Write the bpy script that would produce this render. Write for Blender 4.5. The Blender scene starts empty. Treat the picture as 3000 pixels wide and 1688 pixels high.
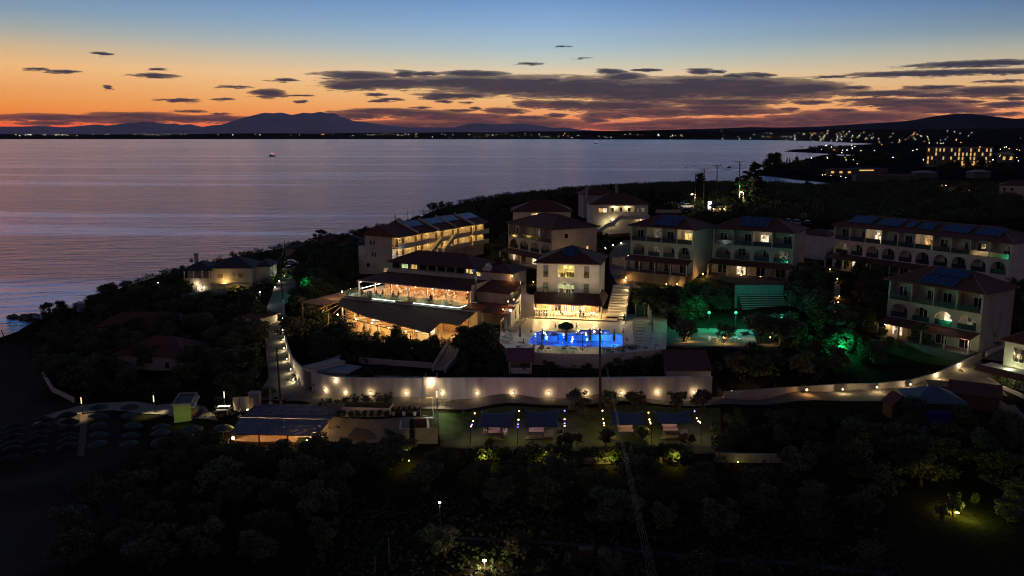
import bpy, bmesh, math, random
import numpy as np
from mathutils import Matrix, Vector
from mathutils.geometry import tessellate_polygon
R = math.radians
random.seed(7); rng = np.random.default_rng(11)
SC = bpy.context.scene
COL = SC.collection

# ------------------------------------------------------------------ camera
CAMZ, F, PITCH = 45.0, 2500.0, R(10.2)
cam_data = bpy.data.cameras.new('camera'); cam = bpy.data.objects.new('camera', cam_data)
COL.objects.link(cam)
cam.location = (0, 0, CAMZ); cam.rotation_euler = (R(90) - PITCH, 0, 0)
cam_data.sensor_width = 36; cam_data.lens = 36 * F / 3000
cam_data.clip_start = 1; cam_data.clip_end = 120000
SC.camera = cam
SC.view_settings.view_transform = 'Standard'; SC.view_settings.look = 'None'
SC.view_settings.exposure = 0; SC.view_settings.gamma = 1
SC.render.engine = 'CYCLES'
SC.cycles.use_denoising = True
SC.cycles.max_bounces = 6; SC.cycles.diffuse_bounces = 3; SC.cycles.glossy_bounces = 3
SC.cycles.transparent_max_bounces = 12; SC.cycles.transmission_bounces = 4
SC.cycles.sample_clamp_indirect = 3.0; SC.cycles.sample_clamp_direct = 0
SC.cycles.use_light_tree = True
SC.cycles.caustics_reflective = False; SC.cycles.caustics_refractive = False
SC.cycles.light_sampling_threshold = 0.002
SC.cycles.pixel_filter_type = 'BLACKMAN_HARRIS'; SC.cycles.filter_width = 1.15

def ray(px, py):
    x, y = (px - 1500) / F, -(py - 844) / F
    c, s = math.cos(PITCH), math.sin(PITCH)
    return Vector((x, c + y * s, -s + y * c))
def P(px, py, z):
    """the point of the photograph's ray through (px, py) that lies at height z"""
    d = ray(px, py); t = (z - CAMZ) / d.z
    return Vector((d.x * t, d.y * t, z))
def D(px, py, y):
    """the point on that ray at forward distance y"""
    d = ray(px, py); t = y / d.y
    return Vector((d.x * t, y, CAMZ + d.z * t))
def crop(x0, y0, s):
    return lambda x, y: (x0 + x / s, y0 + y / s)
cL = crop(500, 680, 5.138); cR = crop(950, 780, 5.138); cH = crop(2400, 620, 4.287); cM = crop(1820, 600, 4.287)
cV = crop(2500, 780, 5.138); cG = crop(1850, 820, 5.138); cY = crop(1000, 580, 5.138); cF = crop(2200, 380, 3.22)
cT = crop(1800, 430, 4.293); cS = crop(650, 1020, 3.963); cW = crop(1250, 1120, 3.0306); cN = crop(0, 900, 3.22)
cE = crop(2300, 980, 3.68); c5 = crop(1450, 550, 4.83); c6 = crop(1450, 800, 4.83); c7 = crop(1450, 860, 5.724)
k1 = crop(0, 0, 2.574); k2 = crop(1000, 0, 2.574); k3 = crop(2000, 0, 2.574)
k4 = crop(0, 563, 2.574); k5 = crop(1000, 563, 2.574); k6 = crop(2000, 563, 2.574)
b1 = crop(0, 1126, 2.576); b2 = crop(1000, 1126, 2.576); b3 = crop(2000, 1126, 2.576)

# ------------------------------------------------------------------ world: dusk sky after sunset
world = bpy.data.worlds.new('World'); SC.world = world; world.use_nodes = True
class NT:
    def __init__(s, tree):
        s.t = tree; s.n = tree.nodes; s.l = tree.links
    def __call__(s, typ, ins=None, **kw):
        n = s.n.new(typ)
        for k, v in kw.items(): setattr(n, k, v)
        for k, v in (ins or {}).items():
            if isinstance(v, bpy.types.NodeSocket): s.l.new(v, n.inputs[k])
            else: n.inputs[k].default_value = v
        return n
    def m(s, op, a, b=0.0, c=0.0, clamp=False):
        return s('ShaderNodeMath', {0: a, 1: b, 2: c}, operation=op, use_clamp=clamp).outputs[0]
    def vm(s, op, a, b=(0, 0, 0), c=None):
        d = {0: a, 1: b}
        if c is not None: d[2] = c
        return s('ShaderNodeVectorMath', d, operation=op).outputs
    def ramp(s, fac, stops, interp='LINEAR'):
        r = s('ShaderNodeValToRGB', {0: fac}); e = r.color_ramp; e.interpolation = interp
        while len(e.elements) > 1: e.elements.remove(e.elements[-1])
        for i, (p, c) in enumerate(stops):
            el = e.elements[0] if i == 0 else e.elements.new(p)
            el.position = p; el.color = (*c, 1) if len(c) == 3 else c
        return r.outputs[0]
    def mix(s, f, a, b):
        n = s('ShaderNodeMix', data_type='RGBA', clamp_factor=True)
        for k, v in ((0, f), (6, a), (7, b)):
            if isinstance(v, bpy.types.NodeSocket): s.l.new(v, n.inputs[k])
            else: n.inputs[k].default_value = (*v, 1) if isinstance(v, tuple) and len(v) == 3 else v
        return n.outputs[2]
def lin(*c):
    return tuple((x / 255 / 12.92) if x / 255 <= .04045 else ((x / 255 + .055) / 1.055) ** 2.4 for x in c)
def elev(py): return -math.atan((py - 844) / F) - PITCH
def tpos(py): return math.sqrt(max(math.sin(elev(py)), 0))
def azel(px, py):
    d = ray(px, py).normalized()
    return math.atan2(d.x, d.y), math.asin(d.z)
w = NT(world.node_tree); w.n.clear()
geo = w('ShaderNodeTexCoord').outputs['Generated']
sep = w('ShaderNodeSeparateXYZ', {0: geo}).outputs
el = w.m('ARCSINE', sep[2]); az = w.m('ARCTAN2', sep[0], sep[1])
t = w.m('SQRT', w.m('MAXIMUM', sep[2], 0.0))
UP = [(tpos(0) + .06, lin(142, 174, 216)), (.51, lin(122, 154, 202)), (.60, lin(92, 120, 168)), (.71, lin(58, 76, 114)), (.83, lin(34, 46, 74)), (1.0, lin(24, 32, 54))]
def sky(rows): return w.ramp(t, [(0, lin(*rows[0][1]))] + [(tpos(p), lin(*c)) for p, c in rows[1:]] + UP)
skyL = sky([(394, (226, 84, 62)), (372, (255, 98, 60)), (345, (255, 136, 58)), (310, (255, 160, 76)), (265, (255, 177, 104)), (215, (250, 192, 128)), (170, (216, 186, 146)), (125, (172, 174, 166)), (70, (134, 158, 178)), (0, (108, 142, 178))])
skyC = sky([(394, (206, 104, 90)), (372, (240, 122, 88)), (345, (255, 156, 98)), (310, (255, 184, 116)), (265, (255, 208, 144)), (225, (250, 216, 170)), (185, (208, 208, 190)), (140, (174, 196, 206)), (70, (142, 176, 212)), (0, (114, 154, 202))])
skyR = sky([(394, (200, 96, 78)), (372, (238, 122, 86)), (345, (255, 154, 98)), (310, (255, 176, 114)), (265, (240, 186, 130)), (215, (210, 188, 152)), (170, (174, 174, 162)), (120, (124, 144, 160)), (60, (96, 126, 160)), (0, (74, 106, 150))])
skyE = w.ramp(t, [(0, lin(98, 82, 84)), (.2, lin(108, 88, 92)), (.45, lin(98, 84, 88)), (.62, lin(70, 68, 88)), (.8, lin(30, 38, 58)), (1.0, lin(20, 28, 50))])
f1 = w('ShaderNodeMapRange', {0: az, 1: -.52, 2: .02}).outputs[0]
f2 = w('ShaderNodeMapRange', {0: az, 1: .05, 2: .56}).outputs[0]
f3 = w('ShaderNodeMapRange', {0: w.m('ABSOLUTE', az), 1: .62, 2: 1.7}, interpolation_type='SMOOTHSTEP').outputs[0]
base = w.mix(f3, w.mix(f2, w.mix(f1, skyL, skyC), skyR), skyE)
# clouds: flat banks given by ellipses in azimuth and elevation, frayed by noise
CL = []
def cl(k, rows):
    for x, y, hw, hh in rows:
        a = k(x, y); b = k(x + hw, y); c = k(x, y - hh)
        A = azel(*a); CL.append((A[0], A[1], azel(*b)[0] - A[0], azel(*c)[1] - A[1]))
cl(k1, [(280, 522, 75, 9), (480, 540, 100, 11), (780, 408, 60, 12), (1170, 572, 145, 15), (1210, 522, 70, 6), (815, 660, 30, 14), (2140, 604, 90, 13), (1740, 655, 120, 9), (2030, 705, 100, 30), (1680, 748, 70, 9), (1350, 757, 140, 13), (1440, 840, 95, 9), (1655, 858, 90, 6), (2260, 722, 105, 6), (2280, 766, 40, 8), (1650, 880, 90, 11), (500, 892, 460, 26), (1000, 880, 330, 28), (1500, 898, 420, 22), (360, 930, 150, 14), (950, 915, 300, 14)])
cl(k2, [(130, 572, 250, 30), (480, 560, 85, 24), (640, 557, 90, 15), (1010, 558, 210, 22), (350, 630, 380, 36), (60, 655, 200, 24), (900, 620, 340, 42), (1300, 650, 560, 66), (1800, 665, 560, 72), (2300, 690, 520, 90), (1560, 610, 100, 22), (740, 728, 110, 26), (880, 722, 220, 18), (250, 715, 85, 11), (365, 750, 95, 10), (275, 763, 85, 9), (600, 812, 75, 8), (760, 768, 65, 7), (940, 775, 50, 7), (1015, 820, 34, 13), (1450, 790, 120, 26), (1680, 790, 160, 34), (2050, 800, 430, 34), (1230, 838, 140, 18), (880, 835, 100, 9), (320, 840, 280, 20), (600, 862, 300, 26), (900, 890, 360, 28), (1400, 890, 170, 16), (1200, 940, 620, 44), (1900, 905, 100, 20), (2000, 872, 190, 24), (2400, 850, 280, 32), (100, 875, 200, 22), (1620, 872, 60, 16), (500, 960, 500, 40), (2350, 955, 420, 30), (2130, 580, 140, 28), (2040, 540, 85, 16), (2300, 530, 90, 10), (1410, 480, 95, 8), (1680, 352, 60, 5), (1800, 438, 60, 5), (1060, 880, 160, 18)])
cl(k3, [(140, 540, 80, 20), (275, 540, 55, 11), (400, 575, 85, 15), (570, 570, 95, 16), (250, 650, 620, 64), (560, 690, 660, 54), (950, 668, 260, 40), (1270, 662, 120, 13), (1520, 706, 330, 20), (1900, 720, 200, 15), (1400, 752, 220, 11), (1720, 770, 360, 24), (950, 775, 150, 14), (300, 772, 420, 24), (250, 815, 320, 22), (300, 845, 420, 24), (825, 825, 65, 12), (1180, 835, 100, 14), (1480, 792, 210, 12), (1820, 808, 320, 32), (2020, 835, 280, 22), (1250, 885, 520, 40), (800, 905, 210, 20), (300, 935, 700, 38), (1100, 935, 520, 34), (2250, 480, 480, 22), (1900, 552, 620, 20), (2450, 545, 220, 13), (2400, 612, 130, 9), (1100, 580, 130, 8), (1900, 660, 190, 15), (2320, 690, 360, 34), (2500, 745, 160, 9), (2450, 790, 190, 22), (2160, 770, 90, 12), (2450, 860, 110, 15), (2290, 868, 130, 14)])
pos = w('ShaderNodeCombineXYZ', {0: az, 1: el, 2: 0.0}).outputs[0]
n1 = w('ShaderNodeTexNoise', {'Vector': w.vm('MULTIPLY', pos, (22, 170, 1))[0], 'Scale': 1.0, 'Detail': 6.0, 'Roughness': .62}, noise_dimensions='2D').outputs['Fac']
n2 = w('ShaderNodeTexNoise', {'Vector': w.vm('MULTIPLY', pos, (60, 620, 1))[0], 'Scale': 1.0, 'Detail': 7.0, 'Roughness': .72}, noise_dimensions='2D').outputs['Fac']
wx = w.m('MULTIPLY_ADD', n1, .034, -.017); wy = w.m('MULTIPLY_ADD', n2, .0064, -.0032)
wp = w.vm('ADD', pos, w('ShaderNodeCombineXYZ', {0: wx, 1: wy, 2: 0.0}).outputs[0])[0]
low = None
for a, e, ra, re in CL:
    v = w.vm('MULTIPLY_ADD', wp, (1 / ra, 1 / re, 0), (-a / ra, -e / re, 0))[0]
    d = w.vm('LENGTH', v)[1]
    low = d if low is None else w('ShaderNodeMath', {0: low, 1: d, 2: .1}, operation='SMOOTH_MIN').outputs[0]
nz = w.m('MULTIPLY_ADD', n2, 1.15, w.m('MULTIPLY_ADD', n1, 1.1, -1.125))
dens = w.m('SUBTRACT', w.m('ADD', 1.46, nz), low)
cov = w('ShaderNodeMapRange', {0: dens, 1: 0.0, 2: .3}, interpolation_type='SMOOTHSTEP').outputs[0]
cov = w.m('MULTIPLY', cov, .96)
lit = w('ShaderNodeMapRange', {0: n1, 1: .5, 2: .68}).outputs[0]
ccol = w.ramp(t, [(0, lin(84, 52, 62)), (.13, lin(72, 50, 62)), (.17, lin(54, 44, 62)), (.21, lin(38, 40, 62)), (.27, lin(42, 46, 68)), (1, lin(60, 66, 90))])
thin = w.mix(w('ShaderNodeMapRange', {0: dens, 1: .1, 2: .8}).outputs[0], w.mix(.3, ccol, base), ccol)
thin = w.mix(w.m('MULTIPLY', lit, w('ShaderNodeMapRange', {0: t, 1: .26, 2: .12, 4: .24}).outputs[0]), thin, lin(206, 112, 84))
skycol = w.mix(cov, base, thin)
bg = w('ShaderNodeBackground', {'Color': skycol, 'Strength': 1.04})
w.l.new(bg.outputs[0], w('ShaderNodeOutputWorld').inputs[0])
world.cycles.sampling_method = 'MANUAL'; world.cycles.sample_map_resolution = 1024

# ------------------------------------------------------------------ helpers
def tag(o, label=None, cat=None, group=None, kind=None):
    if label: o['label'] = label
    if cat: o['category'] = cat
    if group: o['group'] = group
    if kind: o['kind'] = kind
    return o
def thing(name, label, cat, loc=(0, 0, 0), rz=0.0, group=None):
    o = bpy.data.objects.new(name, None); COL.objects.link(o)
    o.location = loc; o.rotation_euler = (0, 0, rz); o.empty_display_size = .2
    return tag(o, label, cat, group)
KIDS = {}
def adopt(o, parent):
    if parent is not None:
        o.parent = parent; KIDS.setdefault(parent.name, []).append(o)
def copy_tree(o, parent=None):
    c = o.copy(); COL.objects.link(c); 
    if parent is not None: adopt(c, parent)
    for ch in KIDS.get(o.name, []): copy_tree(ch, c)
    return c
def clone(o, label, loc, rz=0.0, group=None, scale=None):
    c = copy_tree(o); c.location = loc; c.rotation_euler = (0, 0, rz); tag(c, label, None, group)
    if scale is not None: c.scale = scale if not isinstance(scale, (int, float)) else (scale,) * 3
    return c
class MB:
    def __init__(s): s.v = []; s.f = []; s.mi = []; s.M = None; s.k = 0
    def add(s, vs, fs):
        b = len(s.v)
        s.v += [tuple(s.M @ Vector(p)) if s.M is not None else tuple(p) for p in vs]
        s.f += [tuple(b + i for i in f) for f in fs]; s.mi += [s.k] * len(fs)
        return s
    def box(s, x0, x1, y0, y1, z0, z1):
        return s.add([(x0, y0, z0), (x1, y0, z0), (x1, y1, z0), (x0, y1, z0), (x0, y0, z1), (x1, y0, z1), (x1, y1, z1), (x0, y1, z1)],
                     [(0, 3, 2, 1), (4, 5, 6, 7), (0, 1, 5, 4), (1, 2, 6, 5), (2, 3, 7, 6), (3, 0, 4, 7)])
    def cbox(s, c, sx, sy, sz): return s.box(c[0] - sx / 2, c[0] + sx / 2, c[1] - sy / 2, c[1] + sy / 2, c[2] - sz / 2, c[2] + sz / 2)
    def prism(s, poly, z0, z1):
        """poly: list of (x, y); z0 / z1: numbers or lists per corner"""
        n = len(poly); Z0 = z0 if isinstance(z0, (list, tuple)) else [z0] * n; Z1 = z1 if isinstance(z1, (list, tuple)) else [z1] * n
        ar = sum(poly[i][0] * poly[(i + 1) % n][1] - poly[(i + 1) % n][0] * poly[i][1] for i in range(n))
        if ar < 0: poly = poly[::-1]; Z0 = Z0[::-1]; Z1 = Z1[::-1]
        vs = [(p[0], p[1], z) for p, z in zip(poly, Z0)] + [(p[0], p[1], z) for p, z in zip(poly, Z1)]
        tr = tessellate_polygon([[Vector((p[0], p[1], 0)) for p in poly]])
        fs = []
        for a, b, c in tr:
            A, B, C = poly[a], poly[b], poly[c]
            if (B[0] - A[0]) * (C[1] - A[1]) - (B[1] - A[1]) * (C[0] - A[0]) < 0: b, c = c, b
            fs += [(a + n, b + n, c + n), (c, b, a)]
        fs += [(i, (i + 1) % n, (i + 1) % n + n, i + n) for i in range(n)]
        return s.add(vs, fs)
    def cyl(s, p0, p1, r0, r1=None, n=8, cap=True):
        r1 = r0 if r1 is None else r1
        p0, p1 = Vector(p0), Vector(p1); d = (p1 - p0).normalized()
        a = d.orthogonal().normalized(); b = d.cross(a)
        vs = [p0 + (a * math.cos(2 * math.pi * i / n) + b * math.sin(2 * math.pi * i / n)) * r0 for i in range(n)] + \
             [p1 + (a * math.cos(2 * math.pi * i / n) + b * math.sin(2 * math.pi * i / n)) * r1 for i in range(n)]
        fs = [(i, (i + 1) % n, (i + 1) % n + n, i + n) for i in range(n)]
        if cap: fs += [tuple(range(n - 1, -1, -1)), tuple(range(n, 2 * n))]
        return s.add(vs, fs)
    def sphere(s, c, rx, ry=None, rz=None, nu=10, nv=6):
        ry = rx if ry is None else ry; rz = rx if rz is None else rz
        vs = [(c[0], c[1], c[2] - rz)]
        for j in range(1, nv):
            ph = -math.pi / 2 + math.pi * j / nv
            vs += [(c[0] + rx * math.cos(ph) * math.cos(2 * math.pi * i / nu), c[1] + ry * math.cos(ph) * math.sin(2 * math.pi * i / nu), c[2] + rz * math.sin(ph)) for i in range(nu)]
        vs.append((c[0], c[1], c[2] + rz)); T = len(vs) - 1
        fs = [(0, 1 + (i + 1) % nu, 1 + i) for i in range(nu)]
        for j in range(nv - 2):
            a = 1 + j * nu
            fs += [(a + i, a + (i + 1) % nu, a + nu + (i + 1) % nu, a + nu + i) for i in range(nu)]
        a = 1 + (nv - 2) * nu
        fs += [(a + i, a + (i + 1) % nu, T) for i in range(nu)]
        return s.add(vs, fs)
    def torus(s, c, r, q, n=16, m=6, axis='z'):
        vs = []
        for i in range(n):
            a = 2 * math.pi * i / n
            for j in range(m):
                b = 2 * math.pi * j / m; rr = r + q * math.cos(b); h = q * math.sin(b)
                p = (rr * math.cos(a), rr * math.sin(a), h) if axis == 'z' else (rr * math.cos(a), h, rr * math.sin(a))
                vs.append((c[0] + p[0], c[1] + p[1], c[2] + p[2]))
        fs = [(i * m + j, ((i + 1) % n) * m + j, ((i + 1) % n) * m + (j + 1) % m, i * m + (j + 1) % m) for i in range(n) for j in range(m)]
        return s.add(vs, fs)
    def tube(s, pts, r, n=6):
        pts = [Vector(p) for p in pts]; rings = []
        for i, p in enumerate(pts):
            d = (pts[min(i + 1, len(pts) - 1)] - pts[max(i - 1, 0)]).normalized()
            a = Vector((0, 0, 1)).cross(d)
            a = a.normalized() if a.length > 1e-3 else Vector((1, 0, 0)); b = d.cross(a)
            rr = r[i] if isinstance(r, (list, tuple)) else r
            rings.append([p + (a * math.cos(2 * math.pi * k / n) + b * math.sin(2 * math.pi * k / n)) * rr for k in range(n)])
        vs = [q for g in rings for q in g]
        fs = [(i * n + k, i * n + (k + 1) % n, (i + 1) * n + (k + 1) % n, (i + 1) * n + k) for i in range(len(pts) - 1) for k in range(n)]
        fs += [tuple(range(n - 1, -1, -1)), tuple(range((len(pts) - 1) * n, len(pts) * n))]
        return s.add(vs, fs)
    def wall(s, pts, z0, z1, th):
        """a wall of constant thickness along a polyline; z0, z1 per point"""
        pts = [Vector((p[0], p[1])) for p in pts]; n = len(pts); vs = []
        for i in range(n):
            d0 = (pts[i] - pts[i - 1]).normalized() if i else None
            d1 = (pts[i + 1] - pts[i]).normalized() if i < n - 1 else None
            d = ((d0 or d1) + (d1 or d0)).normalized(); nn = Vector((-d.y, d.x)) * th / 2
            a, b = pts[i] + nn, pts[i] - nn
            vs += [(a.x, a.y, z0[i]), (b.x, b.y, z0[i]), (b.x, b.y, z1[i]), (a.x, a.y, z1[i])]
        fs = [(4 * i + j, 4 * i + (j + 1) % 4, 4 * i + 4 + (j + 1) % 4, 4 * i + 4 + j) for i in range(n - 1) for j in range(4)]
        fs += [(3, 2, 1, 0), tuple(4 * (n - 1) + j for j in range(4))]
        return s.add(vs, fs)
    def panel(s, x0, x1, z0, z1, holes, y0, y1):
        """a wall in the xz plane from y0 (front) to y1, with holes (xa, xb, za, zb, arch): arch holes have a half-round head"""
        xs = sorted({x0, x1} | {h[0] for h in holes} | {h[1] for h in holes}); zs = sorted({z0, z1} | {h[2] for h in holes} | {h[3] for h in holes})
        inn = lambda x, z: any(h[0] < x < h[1] and h[2] < z < h[3] for h in holes)
        ix = {}
        def V(x, y, z):
            k = (round(x, 4), round(y, 4), round(z, 4))
            if k not in ix: ix[k] = len(vs); vs.append(k)
            return ix[k]
        vs, fs = [], []
        nx, nz = len(xs) - 1, len(zs) - 1
        solid = [[not inn((xs[i] + xs[i + 1]) / 2, (zs[j] + zs[j + 1]) / 2) for j in range(nz)] for i in range(nx)]
        for i in range(nx):
            for j in range(nz):
                if not solid[i][j]: continue
                a, b, c, d = xs[i], xs[i + 1], zs[j], zs[j + 1]
                fs.append((V(a, y0, c), V(b, y0, c), V(b, y0, d), V(a, y0, d))); fs.append((V(a, y1, c), V(a, y1, d), V(b, y1, d), V(b, y1, c)))
                if i == 0 or not solid[i - 1][j]: fs.append((V(a, y0, c), V(a, y0, d), V(a, y1, d), V(a, y1, c)))
                if i == nx - 1 or not solid[i + 1][j]: fs.append((V(b, y0, c), V(b, y1, c), V(b, y1, d), V(b, y0, d)))
                if j == 0 or not solid[i][j - 1]: fs.append((V(a, y0, c), V(a, y1, c), V(b, y1, c), V(b, y0, c)))
                if j == nz - 1 or not solid[i][j + 1]: fs.append((V(a, y0, d), V(b, y0, d), V(b, y1, d), V(a, y1, d)))
        for xa, xb, za, zb, arch in holes:
            if not arch: continue
            rr = (xb - xa) / 2; cx = (xa + xb) / 2; rz = min(arch, zb - za); zc = zb - rz; N = 8
            cur = [(cx - rr * math.cos(math.pi * k / N), zc + rz * math.sin(math.pi * k / N)) for k in range(N + 1)]
            for side, cr, seg in (((xa, zb), cur[:N // 2 + 1], 0), ((xb, zb), cur[N // 2:], 1)):
                for k in range(len(cr) - 1):
                    (p, q), (u, v) = cr[k], cr[k + 1]
                    fs.append((V(side[0], y0, side[1]), V(p, y0, q), V(u, y0, v))); fs.append((V(side[0], y1, side[1]), V(u, y1, v), V(p, y1, q)))
            for k in range(N):
                (p, q), (u, v) = cur[k], cur[k + 1]
                fs.append((V(p, y0, q), V(p, y1, q), V(u, y1, v), V(u, y0, v)))
        return s.add(vs, fs)
    def hip(s, x0, x1, y0, y1, z, rise, th=.14, gable=(0, 0)):
        """hip roof over a rectangle (eaves given), a closed solid"""
        W, Dp = x1 - x0, y1 - y0
        if W >= Dp:
            r0 = (x0 + (0 if gable[0] else Dp / 2), (y0 + y1) / 2); r1 = (x1 - (0 if gable[1] else Dp / 2), (y0 + y1) / 2)
        else:
            r0 = ((x0 + x1) / 2, y0 + W / 2); r1 = ((x0 + x1) / 2, y1 - W / 2)
        vs = [(x0, y0, z), (x1, y0, z), (x1, y1, z), (x0, y1, z), (x0, y0, z + th), (x1, y0, z + th), (x1, y1, z + th), (x0, y1, z + th), (*r0, z + rise), (*r1, z + rise)]
        if W >= Dp: fs = [(4, 5, 9, 8), (5, 6, 9), (6, 7, 8, 9), (7, 4, 8)]
        else: fs = [(4, 5, 8), (5, 6, 9, 8), (6, 7, 9), (7, 4, 8, 9)]
        fs += [(3, 2, 1, 0), (0, 1, 5, 4), (1, 2, 6, 5), (2, 3, 7, 6), (3, 0, 4, 7)]
        return s.add(vs, fs)
    def caps(s, x0, x1, y0, y1, z, rise, th=.14):
        W, Dp = x1 - x0, y1 - y0; q = min(W, Dp) / 2; ym, xm = (y0 + y1) / 2, (x0 + x1) / 2
        a, b = (Vector((x0 + q, ym, z + rise)), Vector((x1 - q, ym, z + rise))) if W >= Dp else (Vector((xm, y0 + q, z + rise)), Vector((xm, y1 - q, z + rise)))
        c = [Vector((x, y, z + th)) for x, y in ((x0, y0), (x1, y0), (x1, y1), (x0, y1))]; e = (a, b, b, a) if W >= Dp else (a, a, b, b)
        for p, r in zip(c, e): s.cyl(p, r, .11, None, 5)
        if (a - b).length > .2: s.cyl(a, b, .12, None, 5)
        return s
    def build(s, name, mats, parent=None, smooth=False):
        me = bpy.data.meshes.new(name); me.from_pydata(s.v, [], s.f)
        mats = mats if isinstance(mats, (list, tuple)) else [mats]
        for m_ in mats: me.materials.append(m_)
        if len(mats) > 1: me.polygons.foreach_set('material_index', s.mi)
        if smooth: me.polygons.foreach_set('use_smooth', [True] * len(me.polygons))
        me.update()
        o = bpy.data.objects.new(name, me); COL.objects.link(o); adopt(o, parent)
        return o
def single(name, mb, mats, label, cat, loc=(0, 0, 0), rz=0.0, group=None, smooth=False):
    o = mb.build(name, mats, None, smooth); o.location = loc; o.rotation_euler = (0, 0, rz)
    return tag(o, label, cat, group)
def struct(name, mb, mats, smooth=False, label=None):
    return tag(mb.build(name, mats, None, smooth), label, None, None, 'structure')
ORD = 'first second third fourth fifth sixth seventh eighth ninth tenth eleventh twelfth thirteenth fourteenth fifteenth sixteenth seventeenth eighteenth nineteenth twentieth'.split()

# ------------------------------------------------------------------ materials
MATS = {}
def mat(name, col, rough=.85, var=.18, scale=1.5, bump=0.0, spec=.3, metal=0.0, col2=None, detail=4.0, stretch=None, objrand=0.0):
    if name in MATS: return MATS[name]
    m_ = bpy.data.materials.new(name); m_.use_nodes = True; T = NT(m_.node_tree); T.n.clear()
    co = T('ShaderNodeTexCoord').outputs['Object']
    if stretch: co = T.vm('MULTIPLY', co, stretch)[0]
    nz = T('ShaderNodeTexNoise', {'Vector': co, 'Scale': scale, 'Detail': detail, 'Roughness': .6}).outputs['Fac']
    c2 = col2 or tuple(max(0, c * (1 - var * 2)) for c in col)
    c = T.ramp(nz, [(.3, c2), (.62, col)])
    if objrand:
        rnd = T('ShaderNodeObjectInfo').outputs['Random']
        c = T('ShaderNodeHueSaturation', {'Hue': T.m('MULTIPLY_ADD', rnd, .04, .48), 'Value': T.m('MULTIPLY_ADD', rnd, objrand, 1 - objrand / 2), 'Color': c}).outputs[0]
    b = T('ShaderNodeBsdfPrincipled', {'Base Color': c, 'Roughness': rough, 'Specular IOR Level': spec, 'Metallic': metal})
    if bump:
        n3 = T('ShaderNodeTexNoise', {'Vector': co, 'Scale': scale * 6, 'Detail': 3.0}).outputs['Fac']
        T.l.new(T('ShaderNodeBump', {'Height': n3, 'Strength': bump, 'Distance': .05}).outputs[0], b.inputs['Normal'])
    T.l.new(b.outputs[0], T('ShaderNodeOutputMaterial').inputs[0])
    MATS[name] = m_; return m_
def emit(name, col, strength, sampling='NONE'):
    if name in MATS: return MATS[name]
    m_ = bpy.data.materials.new(name); m_.use_nodes = True; T = NT(m_.node_tree); T.n.clear()
    e = T('ShaderNodeEmission', {'Color': (*col, 1), 'Strength': strength})
    T.l.new(e.outputs[0], T('ShaderNodeOutputMaterial').inputs[0])
    m_.cycles.emission_sampling = sampling
    MATS[name] = m_; return m_
def litpane(name, c1, c2, strength, scale=1.3):
    """a lit room seen through a pane: blocks of furniture and curtains, some darker"""
    if name in MATS: return MATS[name]
    m_ = bpy.data.materials.new(name); m_.use_nodes = True; T = NT(m_.node_tree); T.n.clear()
    co = T('ShaderNodeTexCoord').outputs['Object']
    v = T('ShaderNodeTexVoronoi', {'Vector': T.vm('MULTIPLY', co, (1.6, 1.6, 1.1))[0], 'Scale': scale}, distance='CHEBYCHEV').outputs['Color']
    n = T('ShaderNodeTexNoise', {'Vector': co, 'Scale': 2.4, 'Detail': 3.0}).outputs['Fac']
    g = T.m('MULTIPLY', T('ShaderNodeSeparateColor', {0: v}).outputs[0], n)
    c = T.ramp(g, [(.04, tuple(x * .12 for x in c2)), (.16, c2), (.42, c1)])
    e = T('ShaderNodeEmission', {'Color': c, 'Strength': strength})
    gl = T('ShaderNodeBsdfGlossy', {'Color': (1, 1, 1, 1), 'Roughness': .05})
    mx = T('ShaderNodeMixShader', {0: .06, 1: e.outputs[0], 2: gl.outputs[0]})
    T.l.new(mx.outputs[0], T('ShaderNodeOutputMaterial').inputs[0])
    m_.cycles.emission_sampling = 'NONE'
    MATS[name] = m_; return m_
def tiles(name, col, scale=3.2, axis='X'):
    """clay pantile roof: ribs down the slope, courses across, tone changing from tile to tile"""
    if name in MATS: return MATS[name]
    m_ = bpy.data.materials.new(name); m_.use_nodes = True; T = NT(m_.node_tree); T.n.clear()
    co = T('ShaderNodeTexCoord').outputs['Object']; sp = T('ShaderNodeSeparateXYZ', {0: co}).outputs
    nrm = T('ShaderNodeSeparateXYZ', {0: T('ShaderNodeNewGeometry').outputs['Normal']}).outputs
    wx = T('ShaderNodeTexWave', {'Vector': co, 'Scale': scale * .32, 'Distortion': .3, 'Detail': 1.0}, bands_direction='X').outputs['Fac']
    wz = T('ShaderNodeTexWave', {'Vector': co, 'Scale': scale * .5, 'Distortion': .2, 'Detail': 1.0}, bands_direction='Z', wave_profile='SAW').outputs['Fac']
    n = T('ShaderNodeTexNoise', {'Vector': T.vm('MULTIPLY', co, (3, 3, 3))[0], 'Scale': 1.6, 'Detail': 5.0, 'Roughness': .7}).outputs['Fac']
    c = T.ramp(n, [(.28, tuple(x * .45 for x in col)), (.5, col), (.75, tuple(min(1, x * 1.5) for x in col))])
    c = T.mix(T.m('MULTIPLY', T.m('MULTIPLY', wx, wz), .55), c, tuple(x * .3 for x in col))
    h = T.m('ADD', wx, wz)
    b = T('ShaderNodeBsdfPrincipled', {'Base Color': c, 'Roughness': .8, 'Specular IOR Level': .25})
    T.l.new(T('ShaderNodeBump', {'Height': h, 'Strength': .6, 'Distance': .08}).outputs[0], b.inputs['Normal'])
    T.l.new(b.outputs[0], T('ShaderNodeOutputMaterial').inputs[0])
    MATS[name] = m_; return m_
WHITE = mat('white_stucco', (.70, .63, .56), .9, .13, .45, .15, detail=8.0)
CREAM = mat('cream_stucco', (.62, .55, .44), .9, .14, .45, .15, detail=8.0)
GREYW = mat('grey_render', (.42, .375, .335), .9, .14, .5, .15, detail=8.0)
CONC = mat('concrete', (.36, .34, .31), .85, .14, .9, .2)
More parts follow.
